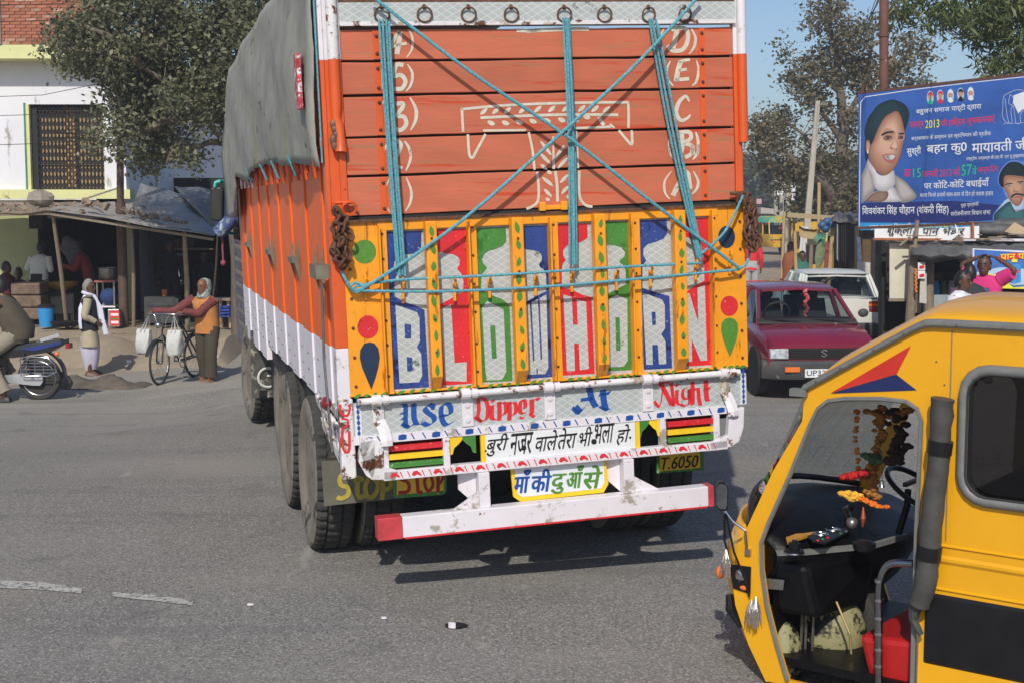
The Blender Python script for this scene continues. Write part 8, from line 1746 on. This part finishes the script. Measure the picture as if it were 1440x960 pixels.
q = MB(); q.ring(nk+Vector((0, 0, .02)), .085*s, .03*s, (f.x*.3, f.y*.3, 1), 16, 7); q.tube([nk+f*.08-l*.06, nk+f*.17-l*.08-Vector((0, 0, .2)), nk+f*.20-l*.12-Vector((0, 0, .38)), nk+f*.26-l*.13-Vector((0, 0, .62))], [.03, .045, .045, .04], 8, flat=.4); q.tube([nk-f*.05-l*.07, nk-f*.12-l*.14-Vector((0, 0, .2)), nk-f*.13-l*.17-Vector((0, 0, .4)), nk-f*.12-l*.17-Vector((0, 0, .52))], [.03, .04, .035, .03], 8, flat=.4); q.build('scarf', m_scf, p, world=True, smooth=60)
shoes(p, sk, m_skin2, s)
# bicycle
m_bike = mat('worn black bicycle enamel', (.03, .04, .045), .4, .3, var=.3, sc=9); m_chr = mat('chromed steel', (.6, .6, .62), .2, 1, var=.1)
F0 = G(225, 541); h = Vector((-.30, -.95, 0)).normalized(); R0 = F0-h*1.04; R0.z = gz(R0.x, R0.y)
bx_ = Matrix(((h.x, -h.y, 0, F0.x), (h.y, h.x, 0, F0.y), (0, 0, 1, F0.z), (0, 0, 0, 1)))    # local x forward, y left; origin under front axle
bi = thing('bicycle', 'old black bicycle pushed by the man in the orange vest', 'bicycle', bx_)
def bw(x, nm='wheel', st=0):
    w_ = bpy.data.objects.new(nm, None); COL.objects.link(w_); w_.parent = bi; RM[w_.name] = bx_.copy(); Mw = bx_ @ Matrix.Translation((x, 0, .34)) @ Matrix.Rotation(st, 4, 'Z')
    q = MB(Mw); q.ring((0, 0, 0), .325, .019, (0, 1, 0), 36, 7); q.build('tyre', m_tyre, w_, world=True, smooth=True)
    q = MB(Mw); q.ring((0, 0, 0), .305, .009, (0, 1, 0), 36, 5); q.build('rim', m_chr if x == 0 else mat('blue rim', (.1, .2, .4), .3, .6), w_, world=True)
    q = MB(Mw)
    for k in range(18): a = k*.349; q.tube([(0, .025*(-1)**k, 0), (.3*math.cos(a), 0, .3*math.sin(a))], .002, 3)
    q.cyl((0, -.04, 0), (0, .04, 0), .022, 8); q.build('spokes', m_gun, w_, world=True)
bw(0, st=.12); bw(-1.04)
def bt_(name, pts, r, m, parent=bi): q = MB(bx_); q.tube(pts, r, 8); return q.build(name, m, parent, world=True, smooth=True)
bt_('fork', [(0, .05, .34), (-.05, .05, .68), (-.09, 0, .75), (-.12, 0, .92)], .012, m_bike); bt_('fork', [(0, -.05, .34), (-.05, -.05, .68), (-.09, 0, .75)], .012, m_bike)
for n_, pts in (('top_tube', [(-.12, 0, .85), (-.66, 0, .84)]), ('down_tube', [(-.11, 0, .75), (-.58, 0, .3)]), ('seat_tube', [(-.58, 0, .3), (-.70, 0, .92)]), ('chain_stay', [(-.58, .03, .3), (-1.04, .05, .34)]), ('chain_stay', [(-.58, -.03, .3), (-1.04, -.05, .34)]), ('seat_stay', [(-.67, .02, .82), (-1.04, .05, .34)]), ('seat_stay', [(-.67, -.02, .82), (-1.04, -.05, .34)])): bt_(n_, pts, .014, m_bike)
bt_('handlebar', [(-.3, .27, 1.04), (-.16, .27, 1.06), (-.1, .2, 1.06), (-.1, -.2, 1.06), (-.16, -.27, 1.06), (-.3, -.27, 1.04)], .012, m_chr); bt_('stem', [(-.12, 0, .9), (-.11, 0, 1.06)], .013, m_chr)
for y in (.08, -.08): bt_('brake_rod', [(-.1, y*1.6, 1.05), (-.07, y, .95), (-.06, y, .72)], .005, m_chr)
q = MB(bx_); q.sph((-.72, 0, .97), .11, 12, 6, (1.2, .8, .35)); q.build('saddle', m_blk, bi, world=True, smooth=True)
q = MB(bx_); q.bx((-1.3, -.07, .72), (-.85, .07, .735)); q.build('carrier', m_bike, bi, world=True)
for x0, nm in ((0, 'mudguard'), (-1.04, 'mudguard')):
    q = MB(bx_); q.grid([[(x0+.365*math.cos(a), y, .34+.365*math.sin(a)) for y in (-.03, 0, .03)] for a in np.linspace(R(20 if x0 == 0 else 40), R(165 if x0 == 0 else 195), 14)]); q.build(nm, m_bike, bi, world=True, solid=.004)
q = MB(bx_); q.ring((-.58, .05, .3), .09, .008, (0, 1, 0), 18, 5); q.cyl((-.58, -.1, .3), (-.58, .1, .3), .014, 8); q.bar((-.58, .1, .3), (-.52, .1, .16), .015, .02); q.bar((-.58, -.1, .3), (-.64, -.1, .44), .015, .02); q.box((-.52, .14, .15), (.06, .08, .02)); q.build('crank', m_gun, bi, world=True)
q = MB(bx_); q.sph((.02, 0, .9), .05, 10, 6, (.8, 1, 1)); q.build('lamp', m_chr, bi, world=True, smooth=True)
m_bag = mat('white woven sack', (.55, .56, .54), .8, var=.15, sc=8, bump=.5, bsc=10, spots=('8f8a84', .2, 6))
for y0, lab in ((.26, 'white bag hanging on the near side of the bicycle handlebar'), (-.27, 'white bag hanging on the far side of the bicycle handlebar')):
    q = MB(bx_); R_ = []
    for z, wx, wy in ((.46, .07, .08), (.49, .085, .105), (.6, .09, .11), (.72, .075, .11), (.83, .03, .11)): R_.append([(-.02+wx*math.copysign(abs(math.cos(a))**.4, math.cos(a))+random.uniform(-.012, .012), y0+wy*math.copysign(abs(math.sin(a))**.4, math.sin(a))+random.uniform(-.012, .012), z+random.uniform(-.01, .01)) for a in np.linspace(0, 6.28, 19)[:-1]])
    q.loft(R_); bg_ = q.build('sack_bag', m_bag, smooth=50, label=lab, cat='bag'); q = MB(bx_)
    for dx in (-.08, .06): q.tube([(dx-.02, y0-.03, .8), (-.1, y0*.8, 1.05), (dx-.02, y0+.04, .8)], .006, 5)
    q.build('handle', m_bag, bg_, world=True)
# man with bicycle
b = G(287, 529); b.z = gz(b.x, b.y); H = 1.56; s = H/1.6; ym = math.atan2(h.y, h.x)-.05
hl = bx_ @ Vector((-.22, .26, 1.06)); hr_ = bx_ @ Vector((-.22, -.26, 1.06)); b = bx_ @ Vector((-.62, .47, 0)); b.z = gz(b.x, b.y)
p = thing('person', 'elderly man in orange vest and checked headscarf pushing a bicycle', 'person', b)
sk = stand(b, ym, H, lean=.08, stride=.12)
for sd, hp_ in (('r', hr_), ('l', hl)):
    w_ = hp_+Vector((0, 0, .03))-h*.05; sk['wr'+sd] = tuple(w_); e = Vector(sk['sh'+sd]).lerp(w_, .5)+Vector((0, 0, -.1 if sd == 'r' else -.12)); sk['el'+sd] = tuple(e)
body(p, sk, m_skin, s, ym-.1, None, .1, hands={'r': (h+Vector((0, 0, -.25)), Vector((0, 0, 1)), .8), 'l': (h+Vector((0, 0, -.25)), Vector((0, 0, 1)), .8)})
m_chk = mat('maroon checked shirt', (.16, .035, .035), .85, var=.45, sc=26, spots=('6a4a44', .3, 34)); m_vest = mat('orange knitted vest', (.50, .20, .055), .9, var=.12, sc=8, bump=.4, bsc=40)
shirt(p, sk, m_vest, 'vest', low=-.12, r=(.2, .19, .2), s=s, dep=.14); sleeves(p, sk, m_chk, s=s, r=(.085, .068, .05))
trousers(p, sk, mat('dark olive trousers', (.06, .05, .035), .9, var=.15, sc=5, bump=.3, bsc=12), s=s, r=(.125, .10, .095)); shoes(p, sk, mat('tan shoes', (.22, .13, .08), .7), s)
hb = Vector(sk['headb'])+Vector((0, 0, .07*s)); hd = Vector((math.cos(ym-.1), math.sin(ym-.1), 0))
q = MB(); torso(q, [(hb-hd*.0+Vector((0, 0, -.16)), .10, .11, ym), (hb-hd*.01+Vector((0, 0, -.1)), .088, .10, ym), (hb-hd*.045+Vector((0, 0, -.03)), .085, .095, ym), (hb-hd*.05+Vector((0, 0, .05)), .082, .092, ym), (hb-hd*.04+Vector((0, 0, .11)), .07, .078, ym), (hb-hd*.03+Vector((0, 0, .135)), .02, .02, ym)]); q.build('headscarf', mat('grey checked cloth', (.14, .17, .16), .9, var=.5, sc=45, spots=('c8d0cc', .4, 60)), p, world=True, smooth=60)
for k in range(4): q = MB(); c = Vector(sk['pelvis']).lerp(Vector(sk['neck']), .1+.22*k)+hd*.148; q.sph(c, .009, 6, 4); q.build('button', m_cream, p, world=True)
# motorcycle with rider
Rw = G(57, 562); MM = Matrix(((-1, 0, 0, Rw.x), (-.0, -1, 0, Rw.y), (0, 0, 1, Rw.z), (0, 0, 0, 1))) @ Matrix.Rotation(R(-4), 4, 'Z')   # local +x = forward (to the left), y towards camera
mo = thing('motorcycle', 'black motorcycle with silver side cage at the left edge, carrying a rider', 'motorcycle', MM)
def mo_(name, fn, m, parent=mo, **k): q = MB(MM); fn(q); return q.build(name, m, parent, world=True, **k)
for x in (0, 1.28):
    w_ = bpy.data.objects.new('wheel', None); COL.objects.link(w_); w_.parent = mo; RM[w_.name] = MM.copy(); Mr = Matrix.Translation((x, 0, .31)) @ Matrix.Rotation(R(90), 4, 'X')
    mo_('tyre', lambda q: q.lathe([(.24, -.04), (.29, -.045), (.31, -.02), (.31, .02), (.29, .045), (.24, .04)], 36, Mr), m_tyre, w_, smooth=40)
    mo_('rim', lambda q: (q.ring((x, .03, .31), .235, .014, (0, 1, 0), 32, 6), q.ring((x, -.03, .31), .235, .014, (0, 1, 0), 32, 6)), m_chr, w_, smooth=True)
    mo_('spokes', lambda q: [q.tube([(x, .03*(-1)**k, .31), (x+.235*math.cos(k*.35), 0, .31+.235*math.sin(k*.35))], .003, 3) for k in range(18)]+[q.cyl((x, -.06, .31), (x, .06, .31), .06, 14)], m_gun, w_)
m_mb = mat('motorcycle black', (.012, .012, .015), .3, var=.1, coat=.5); m_msil = mat('motorcycle silver', (.55, .56, .6), .3, .5, var=.1)
mo_('seat', lambda q: q.loft([[(x, y, z) for y, z in ((-w_, zb_), (-w_*.9, zt_-.02), (0, zt_), (w_*.9, zt_-.02), (w_, zb_))] for x, w_, zb_, zt_ in ((-.34, .07, .80, .86), (-.2, .12, .76, .86), (.1, .13, .72, .82), (.35, .12, .70, .76), (.6, .11, .70, .78))]), m_mb, smooth=50)
mo_('tail_panel', lambda q: q.loft([[(x, y, z) for y, z in ((-w_, a), (-w_, c), (w_, c), (w_, a))] for x, w_, a, c in ((-.42, .04, .80, .86), (-.2, .11, .68, .79), (.3, .12, .6, .73), (.6, .1, .58, .7))]), m_mb, smooth=30)
mo_('tail_stripe', lambda q: q.prism([(-.38, .115, .83), (.0, .13, .76), (.2, .135, .72), (.0, .13, .7), (-.36, .115, .79)], (0, .004, 0)), mat('dark blue sticker', (.02, .04, .2), .4)); mo_('grab_rail', lambda q: q.bar((-.08, .12, .84), (-.34, .1, .92), .03, .05), m_msil)
mo_('tail_light', lambda q: q.box((-.43, 0, .76), (.05, .14, .07)), mat('tail light red', 0)); mo_('indicator', lambda q: q.sph((-.32, .16, .66), .035, 8, 6), mat('amber lens', 0), smooth=True)
mo_('rear_mudguard', lambda q: q.grid([[(.36*math.cos(a)*1.02, y, .34+.36*math.sin(a)) for y in (-.07, 0, .07)] for a in np.linspace(R(60), R(178), 10)]+[[(-.42, y, .24) for y in (-.07, 0, .07)]]), m_mb, solid=.006, smooth=50)
mo_('front_mudguard', lambda q: q.grid([[(1.28+.35*math.cos(a), y, .31+.35*math.sin(a)) for y in (-.06, 0, .06)] for a in np.linspace(R(20), R(150), 10)]), m_mb, solid=.006)
sg = mo_('side_cage', lambda q: q.tube([(.18, .2, .62), (-.2, .2, .62), (-.3, .2, .52), (-.32, .2, .42), (-.2, .2, .36), (.18, .2, .36)], .011, 7, closed=True), m_chr, smooth=True)
for k in range(5): mo_('cage_bar', lambda q: q.tube([(.18, .2, .4+.045*k), (-.28+.01*k, .2, .41+.045*k)], .005, 5), m_chr, sg)
for k in range(3): mo_('cage_bar', lambda q: q.tube([(.1-.12*k, .2, .36), (.1-.12*k, .2, .62)], .005, 5), m_chr, sg)
mo_('chain_case', lambda q: q.loft([[(x, y, z) for y, z in ((.09, .31-h_), (.09, .31+h_), (.12, .31+h_), (.12, .31-h_))] for x, h_ in ((-.09, .04), (-.05, .09), (.05, .09), (.45, .05))]), m_msil, smooth=30)
mo_('shock_absorber', lambda q: (q.cyl((.05, .15, .34), (.16, .15, .66), .02, 8), [q.ring((.07+.012*k, .15, .4+.032*k), .03, .008, (.33, 0, 1), 12, 5) for k in range(7)]), m_mb); mo_('spring_ring', lambda q: q.ring((.1, .15, .45), .034, .01, (.33, 0, 1), 12, 5), m_orail)
mo_('exhaust', lambda q: q.tube([(-.3, -.14, .34), (.3, -.14, .3), (.6, -.14, .22)], [.05, .05, .03], 10), m_gun, smooth=True)
mo_('engine', lambda q: (q.box((.68, 0, .33), (.34, .2, .26)), q.cyl((.66, -.15, .3), (.66, .15, .3), .11, 16), [q.box((.78, 0, .48+.028*k), (.2, .18, .012)) for k in range(6)]), m_gun)
mo_('fuel_tank', lambda q: q.sph((.82, 0, .82), .17, 16, 10, (1.6, .8, .8)), m_mb, smooth=True)
mo_('frame', lambda q: (q.tube([(.45, 0, .66), (1.08, 0, .86), (.95, 0, .4), (.5, 0, .2), (.45, 0, .62)], .022, 8), q.tube([(0, .08, .31), (.45, .08, .33)], .02, 8), q.tube([(0, -.08, .31), (.45, -.08, .33)], .02, 8)), m_mb)
mo_('fork', lambda q: (q.tube([(1.28, .08, .31), (1.06, .08, .92)], .02, 8), q.tube([(1.28, -.08, .31), (1.06, -.08, .92)], .02, 8)), m_chr); mo_('handlebar', lambda q: q.tube([(.86, .36, 1.04), (1.0, .3, 1.06), (1.06, .1, .98), (1.06, -.1, .98), (1.0, -.3, 1.06), (.86, -.36, 1.04)], .013, 7), m_mb); mo_('headlamp', lambda q: q.sph((1.18, 0, .88), .1, 12, 8), m_chr, smooth=True)
mo_('footrest', lambda q: q.cyl((.5, -.25, .26), (.5, .25, .26), .016, 7), m_blk)
m_sw = mat('grey brown sweater', (.085, .07, .05), .95, var=.15, sc=9, bump=.5, bsc=50)
p = thing('person', 'motorcycle rider in a grey brown sweater cut off by the left edge of the picture', 'person', MM @ Vector((.5, 0, 0)))
L_ = lambda x, y, z: tuple(MM @ Vector((x, y, z)))
sk = dict(pelvis=L_(.28, 0, .92), chest=L_(.38, 0, 1.2), neck=L_(.5, 0, 1.45), headb=L_(.52, 0, 1.5), shl=L_(.46, .2, 1.38), shr=L_(.46, -.2, 1.38), ell=L_(.66, .26, 1.16), elr=L_(.66, -.26, 1.16), wrl=L_(.84, .3, 1.08), wrr=L_(.84, -.3, 1.08), hil=L_(.30, .1, .88), hir=L_(.30, -.1, .88), knl=L_(.66, .24, .62), knr=L_(.7, -.18, .66), anl=L_(.36, .30, .12), anr=L_(.5, -.22, .32), tol=L_(.48, .3, .05), tor=L_(.64, -.24, .28))
body(p, sk, m_skin, 1.0, math.pi, m_hair); c = Vector(sk['pelvis'])
q = MB(); torso(q, [(c+Vector((0, 0, -.06)), .22, .2, 1.57), (c+Vector((0, 0, .1)), .23, .215, 1.57), (Vector(sk['chest']), .24, .19, 1.57), (Vector(sk['chest']).lerp(Vector(sk['neck']), .6), .22, .15, 1.57), (Vector(sk['neck']), .075, .075, 1.57)]); q.build('sweater', m_sw, p, world=True, smooth=60); sleeves(p, sk, m_sw, r=(.1, .075, .05))
trousers(p, sk, mat('khaki trousers', (.27, .24, .19), .9, var=.1, sc=5, bump=.4, bsc=12), r=(.13, .10, .085)); shoes(p, sk, m_blk)
# two men in the tea shop
b = at(54, 28.3); ym = yaw_to(.25, 1); sk = stand(b, ym, 1.62, lean=.1, elr=(.02, -.27, 1.06), wrr=(.22, -.16, 1.02), ell=(.04, .27, 1.08), wrl=(.24, .16, 1.0))
p = thing('person', 'man in a white shirt seen from behind in the tea shop', 'person', b); body(p, sk, m_skin2, 1, ym, m_hair); shirt(p, sk, mat('off white shirt', (.55, .56, .52), .85, var=.08, sc=6, bump=.4, bsc=12), low=-.14, r=(.21, .19, .21)); sleeves(p, sk, mat('off white shirt', 0), upto=.6); trousers(p, sk, m_shade_blk); shoes(p, sk, m_blk)
b = at(127, 28.6); ym = yaw_to(-1, -.15); sk = stand(b, ym, 1.66, lean=.2, elr=(.26, -.22, 1.05), wrr=(.42, -.16, 1.04), ell=(.26, .22, 1.05), wrl=(.46, .14, 1.1))
p = thing('person', 'man in a dark red pullover working at the counter in the tea shop', 'person', b); body(p, sk, m_skin2, 1, ym, m_hair); mr_ = mat('dark red pullover', (.20, .018, .02), .9, var=.12, bump=.4, bsc=30); shirt(p, sk, mr_, low=-.1, r=(.2, .18, .2)); sleeves(p, sk, mr_); trousers(p, sk, mat('brown trousers', (.035, .028, .022), .9)); shoes(p, sk, m_blk)
m_dkc = mat('very dark clothing', (.022, .02, .025), .9, var=.2)
for px, D, z_, lab in ((240, 29.5, .0, 'dark clad man standing in the shade behind the grey counter'), (288, 30.5, -.25, 'dark figure sitting at the back of the tea shop near the white board'), (26, 29.2, -.55, 'dark haired head of a crouching person behind the clay stove')):
    b = at(px, D, z_); ym = -1.3; sk = stand(b, ym, 1.6); p = thing('person', lab, 'person', b); body(p, sk, m_skin2, 1, ym, m_hair); shirt(p, sk, m_dkc); sleeves(p, sk, m_dkc); trousers(p, sk, m_dkc)
b = at(8, 28.6, -.3); sk = stand(b, 0, 1.5); p = thing('person', 'person in a maroon shawl behind the motorcycle rider at the left edge', 'person', b); body(p, sk, m_skin2, .95, 0, m_hair); shirt(p, sk, mat('maroon shawl', (.12, .02, .035), .9, var=.2), low=-.4, r=(.26, .26, .25), dep=.17); sleeves(p, sk, mat('maroon shawl', 0))
# three men at the kiosk
b = GD(1347, 17.3); ym = yaw_to(.75, -.65); H = 1.5; s = H/1.6; sk = stand(b, ym, H, lean=.05)
p = thing('person', 'man in a white shirt standing at the kiosk and looking right', 'person', b); body(p, sk, m_skin2, s*1.05, ym, m_hair, .06); mw_ = mat('clean white shirt', (.7, .72, .78), .8, var=.05, bump=.3, bsc=12); shirt(p, sk, mw_, s=s, r=(.21, .2, .23), dep=.14); sleeves(p, sk, mw_, s=s, r=(.095, .08, .06)); trousers(p, sk, m_shade_blk, s=s); shoes(p, sk, m_blk, s)
b = GD(1364, 18.0); ym = yaw_to(.1, 1); H = 1.56; s = H/1.6; sk = stand(b, ym, H)
p = thing('person', 'man in a dark waistcoat with his back turned between the white and pink shirts', 'person', b); body(p, sk, m_skin2, s, ym, m_hair); m_wst = mat('dark grey waistcoat', (.03, .032, .04), .85, var=.15); shirt(p, sk, m_wst, 'waistcoat', s=s, r=(.21, .2, .22), dep=.14); sleeves(p, sk, mat('patterned red blue sleeve', (.15, .05, .09), .8, var=.6, sc=24, spots=('3060a0', .35, 30)), s=s); trousers(p, sk, m_shade_blk, s=s); shoes(p, sk, m_blk, s)
b = GD(1385, 18.4); ym = yaw_to(-.55, -.85); H = 1.66; s = H/1.6; sk = stand(b, ym, H, lean=.02, elr=(.02, -.30, 1.50), wrr=(-.0, -.08, 1.60), ell=(.06, .40, 1.44), wrl=(.0, .12, 1.60), shl=(0, .2, 1.32), shr=(0, -.2, 1.32))
p = thing('person', 'young man in a pink shirt with both hands raised behind his head', 'person', b); body(p, sk, m_skin2, s, ym, m_hair, 0, hands={'l': (Vector((-.5, .2, .1)), Vector((0, 0, 1)), .5), 'r': (Vector((.5, .2, .1)), Vector((0, 0, 1)), .5)}); m_pk = mat('bright pink shirt', (.62, .03, .19), .85, var=.1, bump=.35, bsc=12); shirt(p, sk, m_pk, s=s, r=(.2, .19, .22)); sleeves(p, sk, m_pk, s=s, upto=.42, r=(.1, .075, .05)); trousers(p, sk, m_shade_blk, s=s); shoes(p, sk, m_blk, s)
# women in shawls and far walkers
def shawl(px, D, up, H, m1, m2, ym, lab, topy=None):
    b = GD(px, D)+Vector((0, 0, up)); s = H/1.6; sk = stand(b, ym, H, lean=.06); p = thing('person', lab, 'person', b); body(p, sk, m_skin2, s, ym, m_hair); hb = Vector(sk['headb'])+Vector((0, 0, .07*s)); f = Vector((math.cos(ym), math.sin(ym), 0)); c = Vector(sk['chest']); pv = Vector(sk['pelvis'])
    q = MB(); torso(q, [(pv+Vector((0, 0, -.2*s)), .27*s, .24*s, ym), (pv, .25*s, .22*s, ym), (c, .23*s, .2*s, ym), (c+Vector((0, 0, .15*s)), .22*s, .17*s, ym), (hb-f*.03+Vector((0, 0, -.12*s)), .12*s, .11*s, ym), (hb-f*.045, .1*s, .095*s, ym), (hb-f*.04+Vector((0, 0, .1*s)), .085*s, .08*s, ym), (hb-f*.03+Vector((0, 0, .14*s)), .02*s, .02*s, ym)], wr=.02); q.build('shawl', m1, p, world=True, smooth=70)
    q = MB(); torso(q, [(pv+Vector((0, 0, -.15*s)), .22*s, .2*s, ym), (b+Vector((0, 0, .05)), .28*s, .26*s, ym)], wr=.02); q.build('skirt', m2, p, world=True, smooth=70)
shawl(1114, 31, 0, 1.5, mat('rust orange shawl', (.26, .085, .04), .9, var=.2, sc=9), m_shade_blk, -2.4, 'woman wrapped in a rust orange shawl beside the canopy stall'); shawl(1127, 30, -.12, 1.45, mat('teal shawl', (.04, .16, .13), .9, var=.2, sc=9), m_shade_blk, -1.6, 'woman wrapped in a teal shawl next to the rust orange one')
b = GD(1056.5, 34); sk = stand(b, 1.5, 1.6); p = thing('person', 'walker in a red top partly hidden by the truck chain', 'person', b); body(p, sk, m_skin2, 1, 1.5, m_hair); shirt(p, sk, m_rplain); sleeves(p, sk, m_rplain); trousers(p, sk, mat('pale trousers', (.4, .4, .42), .9))
for px, D, m_ in ((1069, 98, m_dkc), (1063, 120, m_bplain), (1077, 130, m_wb), (1066, 75, m_dkc)):
    b = GD(px, D); sk = stand(b, 1.5, 1.6, stride=.1); p = thing('person', {1069: 'tiny dark walker far down the side street', 1063: 'tiny walker in blue in the haze of the side street', 1077: 'tiny walker in white in the haze of the side street', 1066: 'small dark walker beside the truck edge down the street'}[px], 'person', b); body(p, sk, m_skin2, 1, 1.5, m_hair); shirt(p, sk, m_); sleeves(p, sk, m_); trousers(p, sk, m_dkc)
# passenger behind the side window
b = AM @ Vector((1.42, .62, .16)); L_ = lambda x, y, z: tuple(AM @ Vector((x, y, z)))
sk = dict(pelvis=L_(1.5, .6, .66), chest=L_(1.5, .6, .98), neck=L_(1.46, .6, 1.2), headb=L_(1.44, .6, 1.26), shl=L_(1.47, .42, 1.14), shr=L_(1.47, .8, 1.14), ell=L_(1.4, .38, .9), elr=L_(1.4, .84, .9), wrl=L_(1.2, .45, .8), wrr=L_(1.2, .78, .8), hil=L_(1.45, .5, .66), hir=L_(1.45, .7, .66), knl=L_(1.08, .48, .64), knr=L_(1.08, .72, .64), anl=L_(1.05, .48, .24), anr=L_(1.05, .72, .24), tol=L_(.95, .48, .2), tor=L_(.95, .72, .2))
p = thing('person', 'shadowy passenger sitting behind the dark side window of the yellow auto', 'person', b); body(p, sk, m_skin2, 1., math.pi-R(38), m_hair); m_pv = mat('brown passenger shirt', (.14, .06, .035), .9, var=.2); shirt(p, sk, m_pv); sleeves(p, sk, m_pv); trousers(p, sk, m_dkc)
# haze
mb = MB(); mb.bx((-700, -30.5, -1.0), (700, 700, 16.)); hz = mb.build('haze', mat('haze air', (.7, .7, .7)), kind='stuff')
m = bpy.data.materials.new('haze air volume'); m.use_nodes = True; nt = m.node_tree; nt.nodes.clear(); o = _n(nt, 'ShaderNodeOutputMaterial'); v = _n(nt, 'ShaderNodeVolumePrincipled'); v.inputs['Color'].default_value = (.85, .9, 1, 1); v.inputs['Density'].default_value = .0017; v.inputs['Anisotropy'].default_value = .2
nt.links.new(v.outputs[0], o.inputs['Volume']); hz.data.materials[0] = m
